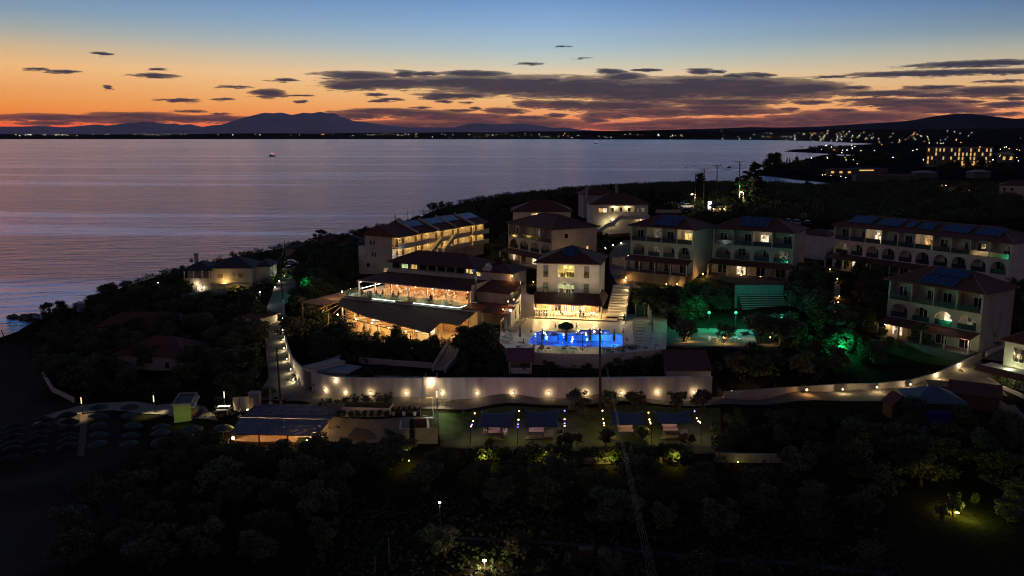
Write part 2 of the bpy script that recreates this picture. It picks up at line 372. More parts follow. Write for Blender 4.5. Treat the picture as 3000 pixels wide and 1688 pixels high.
PAVE = mat('concrete_paving', (.22, .20, .17), .95, .18, .5, .25, spec=.05)
STONEP = mat('pale_stone_paving', (.56, .50, .42), .45, .1, 1.2, .1)
ASPH = mat('worn_road', (.22, .21, .185), .95, .2, .35, .3, spec=.05)
EARTH = mat('dry_earth', (.060, .046, .032), .95, .25, .4, .4)
GRASS = mat('dark_lawn', (.050, .090, .022), .95, .3, .8, .5)
CAPM = mat('ridge_cap_tiles', (.30, .15, .11), .85, .2, 3); WALLM = mat('stained_white_wall', (.66, .60, .55), .9, .17, .8, .15, detail=7.0, stretch=(1.3, 1.3, .16)); SAND = mat('beach_sand', (.20, .17, .13), .95, .15, 1.5, .3)
TILE = tiles('roof_tiles', (.16, .062, .045))
TILED = tiles('dark_roof_tiles', (.075, .075, .085))
TILEB = tiles('brown_roof_tiles', (.20, .10, .065))
DARKG = mat('dark_glass', (.018, .022, .028), .08, .2, 1.0, spec=.8)
RAILG = mat('railing_glass', (.03, .05, .06), .1, .1, 1.0, spec=.7)
WOOD = mat('brown_wood', (.16, .085, .045), .7, .3, 2, .2, stretch=(1, 1, 6))
POLEW = mat('weathered_pole', (.10, .07, .05), .9, .3, 1.5, .3, stretch=(3, 3, .4))
WMET = mat('white_metal', (.75, .74, .72), .4, .04, 1)
GMET = mat('galvanised_steel', (.45, .46, .48), .35, .1, 2, metal=.9)
BLACK = mat('black_metal', (.02, .02, .022), .5, .1, 2)
SOLAR = mat('solar_collector', (.012, .045, .16), .12, .15, .8, spec=.9, col2=(.008, .03, .11))
CLOTHW = mat('white_plastic', (.78, .78, .76), .5, .04, 1)
WOODT = mat('pale_table_wood', (.50, .30, .15), .5, .15, 3)
TRUNK = mat('tree_bark', (.07, .055, .04), .95, .3, 4, .5)
LEAFO = mat('olive_leaves', (.125, .138, .078), .75, .25, .6, objrand=.5, spec=.2)
LEAFG = mat('green_leaves', (.080, .115, .044), .7, .25, .6, objrand=.4, spec=.2)
LEAFP = mat('pine_needles', (.030, .045, .022), .8, .25, .6, objrand=.4, spec=.15)
REDC = mat('orange_plastic', (.6, .11, .03), .5, .08, 2)

# ------------------------------------------------------------------ lamps
AV = []
def light(name, loc, watts, col=(1, .72, .38), parent=None, r=.06, spot=None, aim=(0, 0, -1), blend=.6):
    d = bpy.data.lights.new(name, 'SPOT' if spot else 'POINT'); d.energy = watts * 2.6; d.color = col; d.shadow_soft_size = r
    o = bpy.data.objects.new(name, d); COL.objects.link(o); o.location = loc
    if spot:
        d.spot_size = R(spot); d.spot_blend = blend
        o.rotation_euler = Vector(aim).to_track_quat('-Z', 'Y').to_euler()
    adopt(o, parent); return o
WARM = (1, .62, .26); AMBER = (1, .5, .14); SOFT = (1, .80, .52); COOL = (.8, .92, 1); GREEN = (.03, 1, .42)
E_WARM = emit('warm_bulb', (1, .68, .32), 14); E_WALL = emit('wall_lamp_bulb', (1, .76, .42), 2.4); E_AMB = emit('amber_bulb', (1, .52, .16), 12); E_SOFT = emit('soft_white_bulb', (1, .86, .6), 18)
E_COOL = emit('cool_bulb', (.85, .95, 1), 18); E_GREEN = emit('green_bulb', (.04, 1, .36), 1.7); E_BLUE = emit('blue_bulb', (.16, .1, 1), 12); E_RED = emit('red_bulb', (1, .2, .05), 10)
# ------------------------------------------------------------------ terrain
CTRL = []
def ctl(px, py, z): p = P(px, py, z); CTRL.append((p.x, p.y, z))
for a in [(245, 1270, 1.6), (100, 1350, 1.2), (400, 1500, 2.2), (0, 1600, 1.6), (10, 1280, .9), (0, 1120, .6), (110, 960, .3), (60, 1010, .3), (20, 1060, .4), (560, 1215, 3.2), (430, 1200, 2.6), (240, 1210, 2.0), (660, 1210, 4.2), (560, 1290, 2.6), (300, 1330, 1.8),
          (1500, 1680, 4), (1000, 1600, 3.6), (2000, 1680, 4.4), (600, 1680, 3), (2900, 1500, 6), (2500, 1680, 5), (2900, 1680, 5.5), (1250, 1680, 3.8), (1300, 1280, 4.6), (1700, 1285, 5), (2050, 1290, 5.2), (1000, 1290, 4.0), (800, 1290, 3.4), (1500, 1400, 4.3), (2000, 1420, 4.6), (1100, 1430, 3.6), (2500, 1350, 6),
          (1279, 1180, 6.9), (1645, 1180, 7), (2000, 1172, 7), (2200, 1172, 7.2), (2450, 1150, 7.9), (2600, 1130, 8.6), (2720, 1110, 9.3), (2840, 1075, 10.2), (2930, 1150, 8.8), (2990, 1220, 8), (2700, 1180, 7.8), (900, 1150, 6.6), (780, 1190, 5.8), (1050, 1175, 6.8), (830, 1080, 6.8), (850, 980, 7), (840, 900, 7.2), (838, 830, 7.6), (850, 780, 8.2), (700, 1130, 5.6),
          (950, 1060, 8.6), (1150, 1080, 9.4), (1400, 1090, 9.8), (1700, 1085, 10), (2000, 1075, 10.4), (2200, 1090, 10),
          (1500, 1000, 11.9), (1560, 960, 12.2), (1700, 940, 12.2), (1850, 950, 12.2), (1920, 1010, 11.8), (1620, 1035, 11.4), (1760, 1035, 11.4), (2100, 1010, 11.7), (2300, 1015, 11.6),
          (1050, 990, 10.0), (1200, 1005, 10.2), (1350, 980, 10.3), (1100, 930, 10.3), (1250, 900, 10.3), (980, 900, 9.6), (1000, 860, 10),
          (1146, 804, 11.2), (1400, 745, 11.6), (1050, 790, 10.8), (1500, 800, 13), (1560, 790, 13.2), (1700, 740, 15), (1740, 716, 15.4), (1850, 700, 16), (1900, 800, 16), (2100, 800, 17), (2250, 805, 17), (2350, 790, 17), (1840, 850, 14.6), (2100, 850, 15.4), (2100, 900, 13), (2300, 860, 15), (2400, 930, 13), (2440, 800, 17), (2900, 845, 16.6), (2650, 850, 15.5), (2600, 990, 11.7), (2850, 1030, 11.2), (2930, 960, 12.5), (2985, 880, 15), (2500, 950, 12.6), (2400, 1050, 10.4), (2650, 1080, 9.6),
          (560, 870, 4.6), (700, 862, 5.4), (640, 835, 4.2), (450, 930, 3.6), (300, 980, 2.6), (600, 960, 5.0), (450, 1060, 4.2), (650, 1080, 5.4), (220, 1090, 2.0), (500, 1140, 4.2), (340, 1150, 3),
          (1450, 640, 14.5), (1600, 640, 15.5), (1740, 640, 17), (1870, 660, 18), (2050, 640, 19), (2250, 640, 20), (2500, 640, 20), (2800, 660, 20.5), (3000, 690, 20), (1900, 610, 20), (2050, 610, 20.5), (2250, 600, 20), (2600, 590, 19), (2990, 600, 18), (2400, 555, 10), (2700, 545, 11), (3000, 530, 12), (1700, 575, 22), (1600, 600, 18), (1990, 590, 19)]: ctl(*a)
# sea bed off the coast
for px, py, z in [(0, 950, -2.5), (70, 930, -2), (170, 880, -2), (300, 830, -2), (430, 780, -2), (560, 745, -2.5), (800, 708, -3), (1000, 660, -3), (1200, 615, -3), (1400, 580, -3), (1600, 558, -3), (1800, 540, -3), (2000, 531, -3), (2150, 526, -3), (2260, 533, -2.5), (2330, 541, -2), (-300, 1000, -3), (-300, 1300, -3)]: ctl(px, py, z)
for px, py, z in [(260, 905, 1.2), (400, 850, 1.5), (560, 800, 2), (760, 752, 3), (980, 700, 3.5), (1180, 655, 4.5), (1380, 612, 7), (1560, 585, 11), (1800, 562, 13), (2050, 550, 11), (2200, 548, 7), (2330, 552, 4.5), (130, 935, .8)]: ctl(px, py, z)
CA = np.array(CTRL)
def terr(x, y):
    d2 = (CA[:, 0] - x) ** 2 + (CA[:, 1] - y) ** 2
    s = np.maximum(36.0, d2 * .02)
    wgt = 1 / (d2 + .5) ** 1.7
    return float((wgt * CA[:, 2]).sum() / wgt.sum())
def G(px, py, dz=0.0):
    """where the photograph's ray meets the ground"""
    z = 8.0
    for _ in range(40):
        p = P(px, py, z); z = .5 * z + .5 * (terr(p.x, p.y) + dz)
    p = P(px, py, z); p.z = terr(p.x, p.y) + dz
    return p
def onground(p, dz=0.0): return Vector((p.x, p.y, terr(p.x, p.y) + dz))
DECKPX = [(*c6(*q), 12.0) for q in [(150, 970), (350, 1085), (900, 1120), (1500, 1125), (2060, 1085), (2400, 1050), (2400, 640), (1850, 640), (1700, 680), (560, 640), (250, 700)]]
RESTPX = [(*cR(*q), 10.4) for q in [(120, 700), (420, 1000), (1500, 1170), (2000, 1130), (2300, 900), (2300, 720), (600, 560)]]
COAST = [P(px, py, 0) for px, py in [(-260, 1100), (-60, 1030), (0, 1003), (50, 985), (100, 955), (200, 905), (330, 860), (450, 820), (600, 787), (800, 750), (1000, 716), (1200, 674), (1400, 620), (1600, 583), (1800, 556), (2000, 547), (2150, 543), (2300, 549), (2440, 538)]]
COA, COY = [c.x / c.y for c in COAST], [c.y for c in COAST]
def dry(x, y): return x / y > COA[-1] or y < float(np.interp(x / y, COA, COY)) - 1.5
def terrain():
    xs = np.concatenate([np.arange(-170, -70, 2.5), np.arange(-70, 130, 1.6), np.arange(130, 420, 5)])
    ys = np.concatenate([np.arange(38, 240, 1.6), np.arange(240, 640, 5)])
    X, Y = np.meshgrid(xs, ys); Z = np.zeros_like(X)
    for j in range(X.shape[0]):
        d2 = (X[j][:, None] - CA[None, :, 0]) ** 2 + (Y[j][:, None] - CA[None, :, 1]) ** 2
        wt = 1 / (d2 + .5) ** 1.7
        Z[j] = (wt * CA[None, :, 2]).sum(1) / wt.sum(1)
    ca, cy = np.array(COA), np.array(COY)
    lim = np.interp(X / Y, ca, cy, right=1e9); lim = np.where(X / Y > ca[-1], 1e9, lim)
    over = Y - lim
    Z = np.where(over > -4, np.minimum(Z, np.maximum(-2.5, .25 - over * .06)), Z)
    for poly, zz in ((DECKPX, 9.6), (RESTPX, 8.8)):
        q = [P(px, py, z) for px, py, z in poly]; ins = np.zeros_like(X, bool)
        for i in range(len(q)):
            a, b = q[i], q[i - 1]
            if abs(a.y - b.y) > 1e-6: ins ^= ((a.y > Y) != (b.y > Y)) & (X < (b.x - a.x) * (Y - a.y) / (b.y - a.y) + a.x)
        Z = np.where(ins, np.minimum(Z, zz), Z)
    nx, ny = len(xs), len(ys)
    vs = np.stack([X, Y, Z], -1).reshape(-1, 3)
    mb = MB(); mb.v = [tuple(v) for v in vs]
    mb.f = [(j * nx + i, j * nx + i + 1, (j + 1) * nx + i + 1, (j + 1) * nx + i) for j in range(ny - 1) for i in range(nx - 1) if max(vs[j * nx + i][2], vs[j * nx + i + 1][2], vs[(j + 1) * nx + i + 1][2], vs[(j + 1) * nx + i][2]) > -1.2]
    m_ = bpy.data.materials.new('ground_cover'); m_.use_nodes = True; T = NT(m_.node_tree); T.n.clear()
    co = T('ShaderNodeTexCoord').outputs['Object']; sp = T('ShaderNodeSeparateXYZ', {0: co}).outputs
    n = T('ShaderNodeTexNoise', {'Vector': co, 'Scale': .12, 'Detail': 6.0, 'Roughness': .65}).outputs['Fac']
    n_ = T('ShaderNodeTexNoise', {'Vector': co, 'Scale': 1.6, 'Detail': 4.0, 'Roughness': .7}).outputs['Fac']
    g = T.mix(T('ShaderNodeMapRange', {0: n, 1: .4, 2: .6}).outputs[0], (.028, .023, .016), (.028, .032, .014))
    g = T.mix(T('ShaderNodeMapRange', {0: n_, 1: .35, 2: .7}).outputs[0], g, (.014, .014, .008))
    sand = T.mix(n_, (.10, .085, .065), (.06, .05, .04))
    zz = T.m('MULTIPLY_ADD', n_, .5, sp[2])
    xe = T.m('MULTIPLY', sp[0], -1.0)
    f = T.m('MULTIPLY', T('ShaderNodeMapRange', {0: zz, 1: 2.9, 2: 2.2}).outputs[0], T('ShaderNodeMapRange', {0: sp[1], 1: 185.0, 2: 165.0}).outputs[0])
    c = T.mix(f, g, sand)
    b = T('ShaderNodeBsdfPrincipled', {'Base Color': c, 'Roughness': .95, 'Specular IOR Level': 0.0})
    T.l.new(T('ShaderNodeBump', {'Height': n_, 'Strength': .6, 'Distance': .3}).outputs[0], b.inputs['Normal'])
    T.l.new(b.outputs[0], T('ShaderNodeOutputMaterial').inputs[0])
    struct('ground', mb, m_, True)
terrain()

# ------------------------------------------------------------------ sea
def sea():
    m_ = bpy.data.materials.new('sea_water'); m_.use_nodes = True; T = NT(m_.node_tree); T.n.clear()
    co = T('ShaderNodeTexCoord').outputs['Object']
    rot = T('ShaderNodeMapping', {'Vector': co, 'Rotation': (0, 0, R(-9))}).outputs[0]
    a = T('ShaderNodeTexNoise', {'Vector': T.vm('MULTIPLY', rot, (.04, .15, 1))[0], 'Scale': 1.0, 'Detail': 3.0, 'Roughness': .5, 'Distortion': .5}, noise_dimensions='2D').outputs['Fac']
    b = T('ShaderNodeTexNoise', {'Vector': T.vm('MULTIPLY', co, (.30, .75, 1))[0], 'Scale': 1.0, 'Detail': 4.0, 'Roughness': .6}, noise_dimensions='2D').outputs['Fac']
    slick = T('ShaderNodeTexNoise', {'Vector': T.vm('MULTIPLY', T('ShaderNodeMapping', {'Vector': co, 'Rotation': (0, 0, R(4))}).outputs[0], (.0008, .011, 1))[0], 'Scale': 1.0, 'Detail': 4.0, 'Roughness': .55}, noise_dimensions='2D').outputs['Fac']
    calm = T('ShaderNodeMapRange', {0: slick, 1: .52, 2: .66}, interpolation_type='SMOOTHSTEP').outputs[0]
    h = T.m('ADD', T.m('MULTIPLY', a, 1.0), T.m('MULTIPLY', b, .28))
    bump = T('ShaderNodeBump', {'Height': h, 'Strength': 1.0, 'Distance': T.m('MULTIPLY_ADD', calm, -3.0, 3.9)}).outputs[0]
    rough = T.m('MULTIPLY_ADD', calm, -.05, .14)
    p = T('ShaderNodeBsdfPrincipled', {'Base Color': (.24, .48, .80, 1), 'Metallic': T.m('MULTIPLY_ADD', calm, .30, .24), 'Roughness': rough, 'IOR': 1.33, 'Specular IOR Level': .5, 'Normal': bump})
    T.l.new(p.outputs[0], T('ShaderNodeOutputMaterial').inputs[0])
    mb = MB(); S = 90000
    mb.add([(-S, -2000, 0), (S, -2000, 0), (S, S, 0), (-S, S, 0)], [(0, 1, 2, 3)])
    struct('sea', mb, m_)
sea()
# ------------------------------------------------------------------ far land
FARM = mat('haze_toned_hillside', (.72, .54, .64), .95, .1, .0006, spec=0)  # pale mauve stands in for distance haze, put into the base colour
FARB = mat('wooded_far_slope', (.016, .018, .020), .95, .2, .004, spec=0)
def ridge(name, prof, dist, depth, m_, dip=-20, label=None, rough=.02):
    """a range of hills: crest from a profile at a forward distance, with slopes before and behind"""
    px = np.array([p[0] for p in prof], float); py = np.array([p[1] for p in prof], float)
    xs = np.linspace(px[0], px[-1], 160); ys = np.interp(xs, px, py)
    mb = MB(); rows = []
    n = len(xs); K = 7
    for j in range(K):
        u = -1 + 2 * j / (K - 1)
        for x, y in zip(xs, ys):
            c = D(x, y, dist); hgt = max(c.z - 0, 2)
            fall = (1 - abs(u)) ** .8
            zz = hgt * fall * (1 + (rough * 6 * math.sin(x * .35 + 9 * u) * (abs(u) > .01) * (1 - abs(u))))
            mb.v.append((c.x * (1 + .0 * u), dist + depth * u, zz if abs(u) < .99 else dip))
    mb.f = [(j * n + i, j * n + i + 1, (j + 1) * n + i + 1, (j + 1) * n + i) for j in range(K - 1) for i in range(n - 1)]
    return struct(name, mb, m_, True, label)
prof = [(-160, 372)] + [k1(x, y) for x, y in [(0, 955), (150, 955), (300, 950), (420, 957), (500, 960), (650, 945), (740, 938), (800, 948), (960, 928), (1080, 918), (1180, 925), (1260, 935), (1310, 930), (1380, 945), (1430, 932), (1460, 950), (1540, 958), (1600, 945), (1740, 935), (1790, 905), (1830, 888), (1920, 868), (1990, 850), (2060, 855), (2120, 848), (2200, 868), (2290, 850), (2350, 855), (2390, 848), (2420, 842), (2450, 850), (2480, 858), (2520, 848)]] + [k2(x, y) for x, y in [(0, 885), (40, 892), (90, 912), (170, 920), (250, 930), (350, 945), (480, 960), (650, 962), (850, 960), (950, 935), (1050, 930), (1150, 940), (1230, 935), (1380, 932), (1450, 940), (1600, 965), (1700, 962), (1800, 978), (2000, 990)]]
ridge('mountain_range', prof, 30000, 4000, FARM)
prof = [(1500, 396)] + [k2(1800, 995), k2(2200, 985), k2(2500, 978)] + [k3(x, y) for x, y in [(0, 975), (300, 968), (520, 958), (700, 962), (1000, 957), (1300, 937), (1600, 920), (1750, 905), (1850, 885), (1930, 872), (2000, 864), (2140, 856), (2250, 865), (2350, 883), (2450, 900), (2574, 892), (2700, 890), (3000, 905)]]
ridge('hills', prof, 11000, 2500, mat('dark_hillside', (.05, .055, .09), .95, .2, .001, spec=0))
prof = [(-200, 396)] + [k1(x, y) for x, y in [(0, 1011), (400, 1012), (800, 1014), (1200, 1012), (1500, 1010), (1800, 1006), (2100, 1005), (2400, 1008)]] + [k2(x, y) for x, y in [(0, 1001), (300, 1003), (700, 999), (900, 996), (1200, 1000), (1340, 991), (1700, 990), (2100, 986), (2500, 980)]] + [k3(100, 985), k3(900, 990), k3(1600, 990), (3300, 385)]
ridge('far_coast', prof, 9500, 1300, FARB, rough=.0)

# the bay shore on the right: one sheet of land from the cove to the far town
def land():
    W0 = lambda px, py: P(px, py, 0.0)
    shore = [W0(*cF(*q)) for q in [(900, 540), (800, 508), (600, 488), (420, 472), (220, 445), (60, 432), (15, 428), (60, 405), (140, 392), (300, 330), (480, 292), (620, 256), (700, 240), (780, 250), (900, 252), (1040, 250), (1050, 240), (900, 234), (700, 226), (560, 218), (420, 213), (320, 206), (400, 190), (560, 182), (800, 160), (1000, 146), (1160, 136), (1150, 131), (1000, 127), (850, 120), (600, 109), (400, 103), (200, 100), (0, 98)]]
    shore += [W0(2100, 409.6), W0(1900, 408.5), W0(1700, 407.6)]
    far = [Vector((shore[-1].x - 200, 9000, 0)), Vector((9000, 9000, 0)), Vector((6000, 3000, 0)), Vector((2500, 1200, 0)), P(3150, 560, 0), P(3050, 545, 0), P(2800, 545, 0), P(2600, 545, 0)]
    poly = shore + far
    # land rises gently away from the water
    bm = bmesh.new(); vs = [bm.verts.new((p.x, p.y, .9)) for p in poly]
    es = [bm.edges.new((vs[i], vs[(i + 1) % len(vs)])) for i in range(len(vs))]
    bmesh.ops.triangle_fill(bm, edges=es, use_beauty=True)
    r = bmesh.ops.extrude_face_region(bm, geom=bm.faces[:])
    for v in [g for g in r['geom'] if isinstance(g, bmesh.types.BMVert)]: v.co.z = -1.5
    me = bpy.data.meshes.new('bay_shore'); bm.to_mesh(me); bm.free(); me.materials.append(FARB)
    o = bpy.data.objects.new('bay_shore', me); COL.objects.link(o); tag(o, None, None, None, 'structure')
    # the slope behind the town
    mb = MB(); cols = 60; rows = 14
    foot = [(1700, 405), (2100, 408), (2300, 410.5), (2460, 414), (2600, 424), (2800, 440), (3000, 460), (3200, 480)]
    top = [(1700, 388), (2100, 383), (2400, 380), (2700, 378), (3000, 376), (3200, 376)]
    fx = np.array([f[0] for f in foot]); fy = np.array([f[1] for f in foot]); tx = np.array([f[0] for f in top]); ty = np.array([f[1] for f in top])
    for j in range(rows):
        u = j / (rows - 1)
        for i in range(cols):
            x = 1700 + 1500 * i / (cols - 1); a = P(x, float(np.interp(x, fx, fy)), 1.2); b = D(x, float(np.interp(x, tx, ty)), 8200)
            y = a.y + (b.y - a.y) * u ** 1.3; xx = x
            q = D(x, 400, y); z = 1.0 + (b.z - 1) * u ** 1.8 + (3 * math.sin(i * 1.1 + j * 2.1) * u if 0 < j else 0)
            mb.v.append((q.x, y, z))
    mb.f = [(j * cols + i, j * cols + i + 1, (j + 1) * cols + i + 1, (j + 1) * cols + i) for j in range(rows - 1) for i in range(cols - 1)]
    struct('hillside', mb, FARB, True)
land()

def haze():
    m_ = bpy.data.materials.new('evening_haze'); m_.use_nodes = True; T = NT(m_.node_tree); T.n.clear()
    v = T('ShaderNodeVolumePrincipled', {'Color': (.80, .78, .84, 1), 'Density': 6e-6, 'Anisotropy': .2})
    T.l.new(v.outputs[0], T('ShaderNodeOutputMaterial').inputs['Volume'])
    o = MB().box(-26000, 26000, -300, 34600, -5, 1900).build('haze', m_); tag(o, None, None, None, 'stuff')
haze()
# ------------------------------------------------------------------ building parts
PANE_Y = litpane('lit_room_yellow', (1, .72, .22), (.62, .36, .08), 1.15)
PANE_W = litpane('lit_room_white', (1, .86, .62), (.7, .5, .3), 1.3)
PANE_O = litpane('lit_room_orange', (1, .55, .18), (.6, .26, .06), 1.0)
PANE_G = litpane('lit_room_green', (.75, 1, .45), (.3, .4, .12), .9)
PANE_D = litpane('dim_room', (.30, .27, .16), (.09, .08, .07), .5)
def window(root, x, z, wd, hg, y=-.03, pane=None, frame=None, mull=1, trans=0, side=None):
    """a window set proud of a wall: frame, and its pane as a sub-part. side: a matrix that carries the wall's plane elsewhere"""
    mb = MB(); mb.M = side; f = .06
    mb.panel(x - wd / 2, x + wd / 2, z, z + hg, [(x - wd / 2 + f + i * (wd - f) / mull, x - wd / 2 + (i + 1) * (wd - f) / mull, z + f + j * (hg - f) / (trans + 1), z + (j + 1) * (hg - f) / (trans + 1), 0) for i in range(mull) for j in range(trans + 1)], y - .03, y + .05)
    o = mb.build('window', frame or WMET, root)
    pb = MB(); pb.M = side; pb.box(x - wd / 2 + .01, x + wd / 2 - .01, y + .005, y + .03, z + .01, z + hg - .01)
    pb.build('pane', pane or DARKG, o)
    return o
def doorway(root, x, wd, hg, y, z=0.0, pane=None, frame=None, mull=2, side=None):
    mb = MB(); mb.M = side; f = .07
    mb.panel(x - wd / 2, x + wd / 2, z, z + hg, [(x - wd / 2 + f + i * (wd - f) / mull, x - wd / 2 + (i + 1) * (wd - f) / mull, z + f, z + hg - f, 0) for i in range(mull)], y - .05, y + .02)
    o = mb.build('door', frame or WMET, root)
    pb = MB(); pb.M = side; pb.box(x - wd / 2 + .01, x + wd / 2 - .01, y - .02, y + .01, z + .01, z + hg - .01)
    pb.build('pane', pane or DARKG, o)
    return o
def side_m(L, right=True):
    """carries the front plane (x along, y outwards negative) to a side wall: right wall at x = L, or left wall at x = 0"""
    return Matrix.Translation((L, 0, 0)) @ Matrix.Rotation(R(90), 4, 'Z') if right else Matrix.Rotation(R(-90), 4, 'Z')
def solar(root, x0, x1, y0, z0, y1, z1, a, b, n=3, gap=.06):
    """a bank of collectors lying on a roof slope that runs from (y0, z0) up to (y1, z1); a, b: fractions up the slope"""
    sl = Vector((0, y1 - y0, z1 - z0)); nn = Vector((0, -(z1 - z0), y1 - y0)).normalized()
    mb = MB()
    p0 = Vector((0, y0, z0)) + sl * a + nn * .10; p1 = Vector((0, y0, z0)) + sl * b + nn * (.10 + .25 * (b - a))
    q = nn * .09
    def slab(xa, xb, pa, pb): mb.add([(xa, *pa[1:]), (xb, *pa[1:]), (xb, *pb[1:]), (xa, *pb[1:]), (xa, *(pa + q)[1:]), (xb, *(pa + q)[1:]), (xb, *(pb + q)[1:]), (xa, *(pb + q)[1:])], [(0, 3, 2, 1), (4, 5, 6, 7), (0, 1, 5, 4), (1, 2, 6, 5), (2, 3, 7, 6), (3, 0, 4, 7)])
    slab(x0, x1, p0, p1)
    o = mb.build('solar_panel', SOLAR, root)
    fb = MB(); r = nn * .095
    for i in range(n + 1):
        x = x0 + (x1 - x0) * i / n
        fb.add([(x - .03, *(p0 + r)[1:]), (x + .03, *(p0 + r)[1:]), (x + .03, *(p1 + r)[1:]), (x - .03, *(p1 + r)[1:]), (x - .03, *(p0 + r * 1.2)[1:]), (x + .03, *(p0 + r * 1.2)[1:]), (x + .03, *(p1 + r * 1.2)[1:]), (x - .03, *(p1 + r * 1.2)[1:])], [(0, 3, 2, 1), (4, 5, 6, 7), (0, 1, 5, 4), (1, 2, 6, 5), (2, 3, 7, 6), (3, 0, 4, 7)])
    fb.build('frame', GMET, o)
    return o
def front(pl, pr, over=.5):
    u = Vector((pr.x - pl.x, pr.y - pl.y)); L = u.length - 2 * over; u.normalize(); v = Vector((-u.y, u.x))
    o = Vector((pl.x, pl.y)) + u * over + v * over
    return o, math.atan2(u.y, u.x), L
HOTELN = []; FURN = []
def hotel(name, label, pl, pr, zb, depth, nb, lit, wallm, rise=2.3, panels=(), canopy=True, zoff=0.0, ground_lit=(), cut=None, ndoor=None, gx=None):
    """a three-storey hotel block: canopy over the ground floor, arcade on the middle floor, balconies on top"""
    (ox, oy), ang, L = front(pl, pr)
    root = thing(name, label, 'building', (ox, oy, zb), ang)
    h1, h2, h3 = 3.0, 6.0, pl.z - zb
    mb = MB(); rc = 1.8
    mb.box(0, L, rc, depth, -3, h3); mb.box(0, .28, 0, rc, -3, h3); mb.box(L - .28, L, 0, rc, -3, h3); mb.box(.28, L - .28, .004, rc, -3, h1 - .18)
    mb.build('wall', wallm, root)
    bw = (L - .56) / nb
    mb = MB(); mb.panel(.28, L - .28, h1, h2 - .18, [(.28 + i * bw + .42, .28 + (i + 1) * bw - .42, h1 + .06, h2 - .62, bw / 2 - .5) for i in range(nb)], .02, .3)
    mb.build('arcade', wallm, root)
    for z, e in ((h1, .06), (h2, .22)):
        MB().box(.28, L - .28, -e, rc, z - .18, z).build('balcony_slab', wallm, root)
    for i in range(nb + 1):
        if 0 < i < nb: MB().box(.28 + i * bw - .1, .28 + i * bw + .1, .0, rc, h2, h3).build('partition', wallm, root)
    for i in range(nb):
        a, b = .28 + i * bw, .28 + (i + 1) * bw; c = (a + b) / 2
        MB().box(a + .14, b - .14, -.1, -.06, h2 + .02, h2 + .95).build('railing', RAILG, root)
        MB().box(a + .45, b - .45, .1, .14, h1 + .07, h1 + .95).build('railing', RAILG, root)
        for fl, z in ((1, h1), (2, h2)):
            pn = lit.get((fl, i)); off = .55 if (i + fl) % 2 else -.55
            doorway(root, c + off * (0 if pn else 1), 1.5 if not pn else 1.7, 2.15, rc - .02, z, pn)
            if pn:
                light('balcony_light', (c, .7, z + 2.3), 9 if pn is not PANE_D else 2.5, SOFT, root, .1)
    MH = Matrix.Translation((ox, oy, zb)) @ Matrix.Rotation(ang, 4, 'Z'); HOTELN.append(1); who = ['the block nearer the drive', 'the grey-cream block', 'the long white block', 'the block with the lit arch', 'the tan corner block'][len(HOTELN) - 1]
    for i in range(nb):
        c = .28 + (i + .5) * bw
        for fl, z in (('middle', h1), ('top', h2)):
            for dx, rz in ((-.75, 1.2), (.5, -1.4)):
                if (i * 7 + len(fl) + int(dx * 4)) % 5: FURN.append((MH @ Vector((c + dx, .85, z)), ang + rz, f'pale chair on a {fl} floor balcony of {who}', f'balcony chairs, {fl} floor of {who}'))
        MB().box(c + .9, c + 1.5, rc - .3, rc - .004, h3 - .75, h3 - .3).build('air_conditioner', WMET, root)
        MB().cyl((.28 + i * bw, -.06, .2), (.28 + i * bw, -.06, h1 - .9), .05, None, 5).build('drainpipe', GMET, root)
    if canopy:
        x0, x1 = (gx or (0, L))
        mb = MB(); yo = -2.9
        mb.add([(x0, yo, h1 - .85), (x1, yo, h1 - .85), (x1, -.07, h1 - .2), (x0, -.07, h1 - .2), (x0, yo, h1 - .72), (x1, yo, h1 - .72), (x1, -.07, h1 - .07), (x0, -.07, h1 - .07)], [(0, 3, 2, 1), (4, 5, 6, 7), (0, 1, 5, 4), (1, 2, 6, 5), (2, 3, 7, 6), (3, 0, 4, 7)])
        mb.build('canopy', TILE, root)
        for i in range(nb + 1):
            x = x0 + .2 + (x1 - x0 - .4) * i / nb
            MB().box(x - .1, x + .1, yo + .15, yo + .35, -2, h1 - .84).build('post', wallm, root)
        MB().box(x0, x1, -3.4, -.002, -2.5, .02).build('terrace', PAVE, root)
    for i in range(nb):
        c = .28 + (i + .5) * bw
        doorway(root, c, 1.9, 2.1, 0, .03, {True: PANE_W, False: None}[i in ground_lit])
        if i in ground_lit: light('terrace_light', (c, -1.3, 2.0), 14, WARM, root, .1)
    MB().caps(-.55, L + .55, -.6, depth + .6, h3, rise).build('ridge_cap', CAPM, MB().hip(-.55, L + .55, -.6, depth + .6, h3, rise).build('roof', TILE, root))
    yr = depth / 2
    for a, b, fa, fb, n in panels: solar(root, a * L, b * L, -.6, h3 + .14, yr, h3 + rise, fa, fb, n)
    return root, L, h3

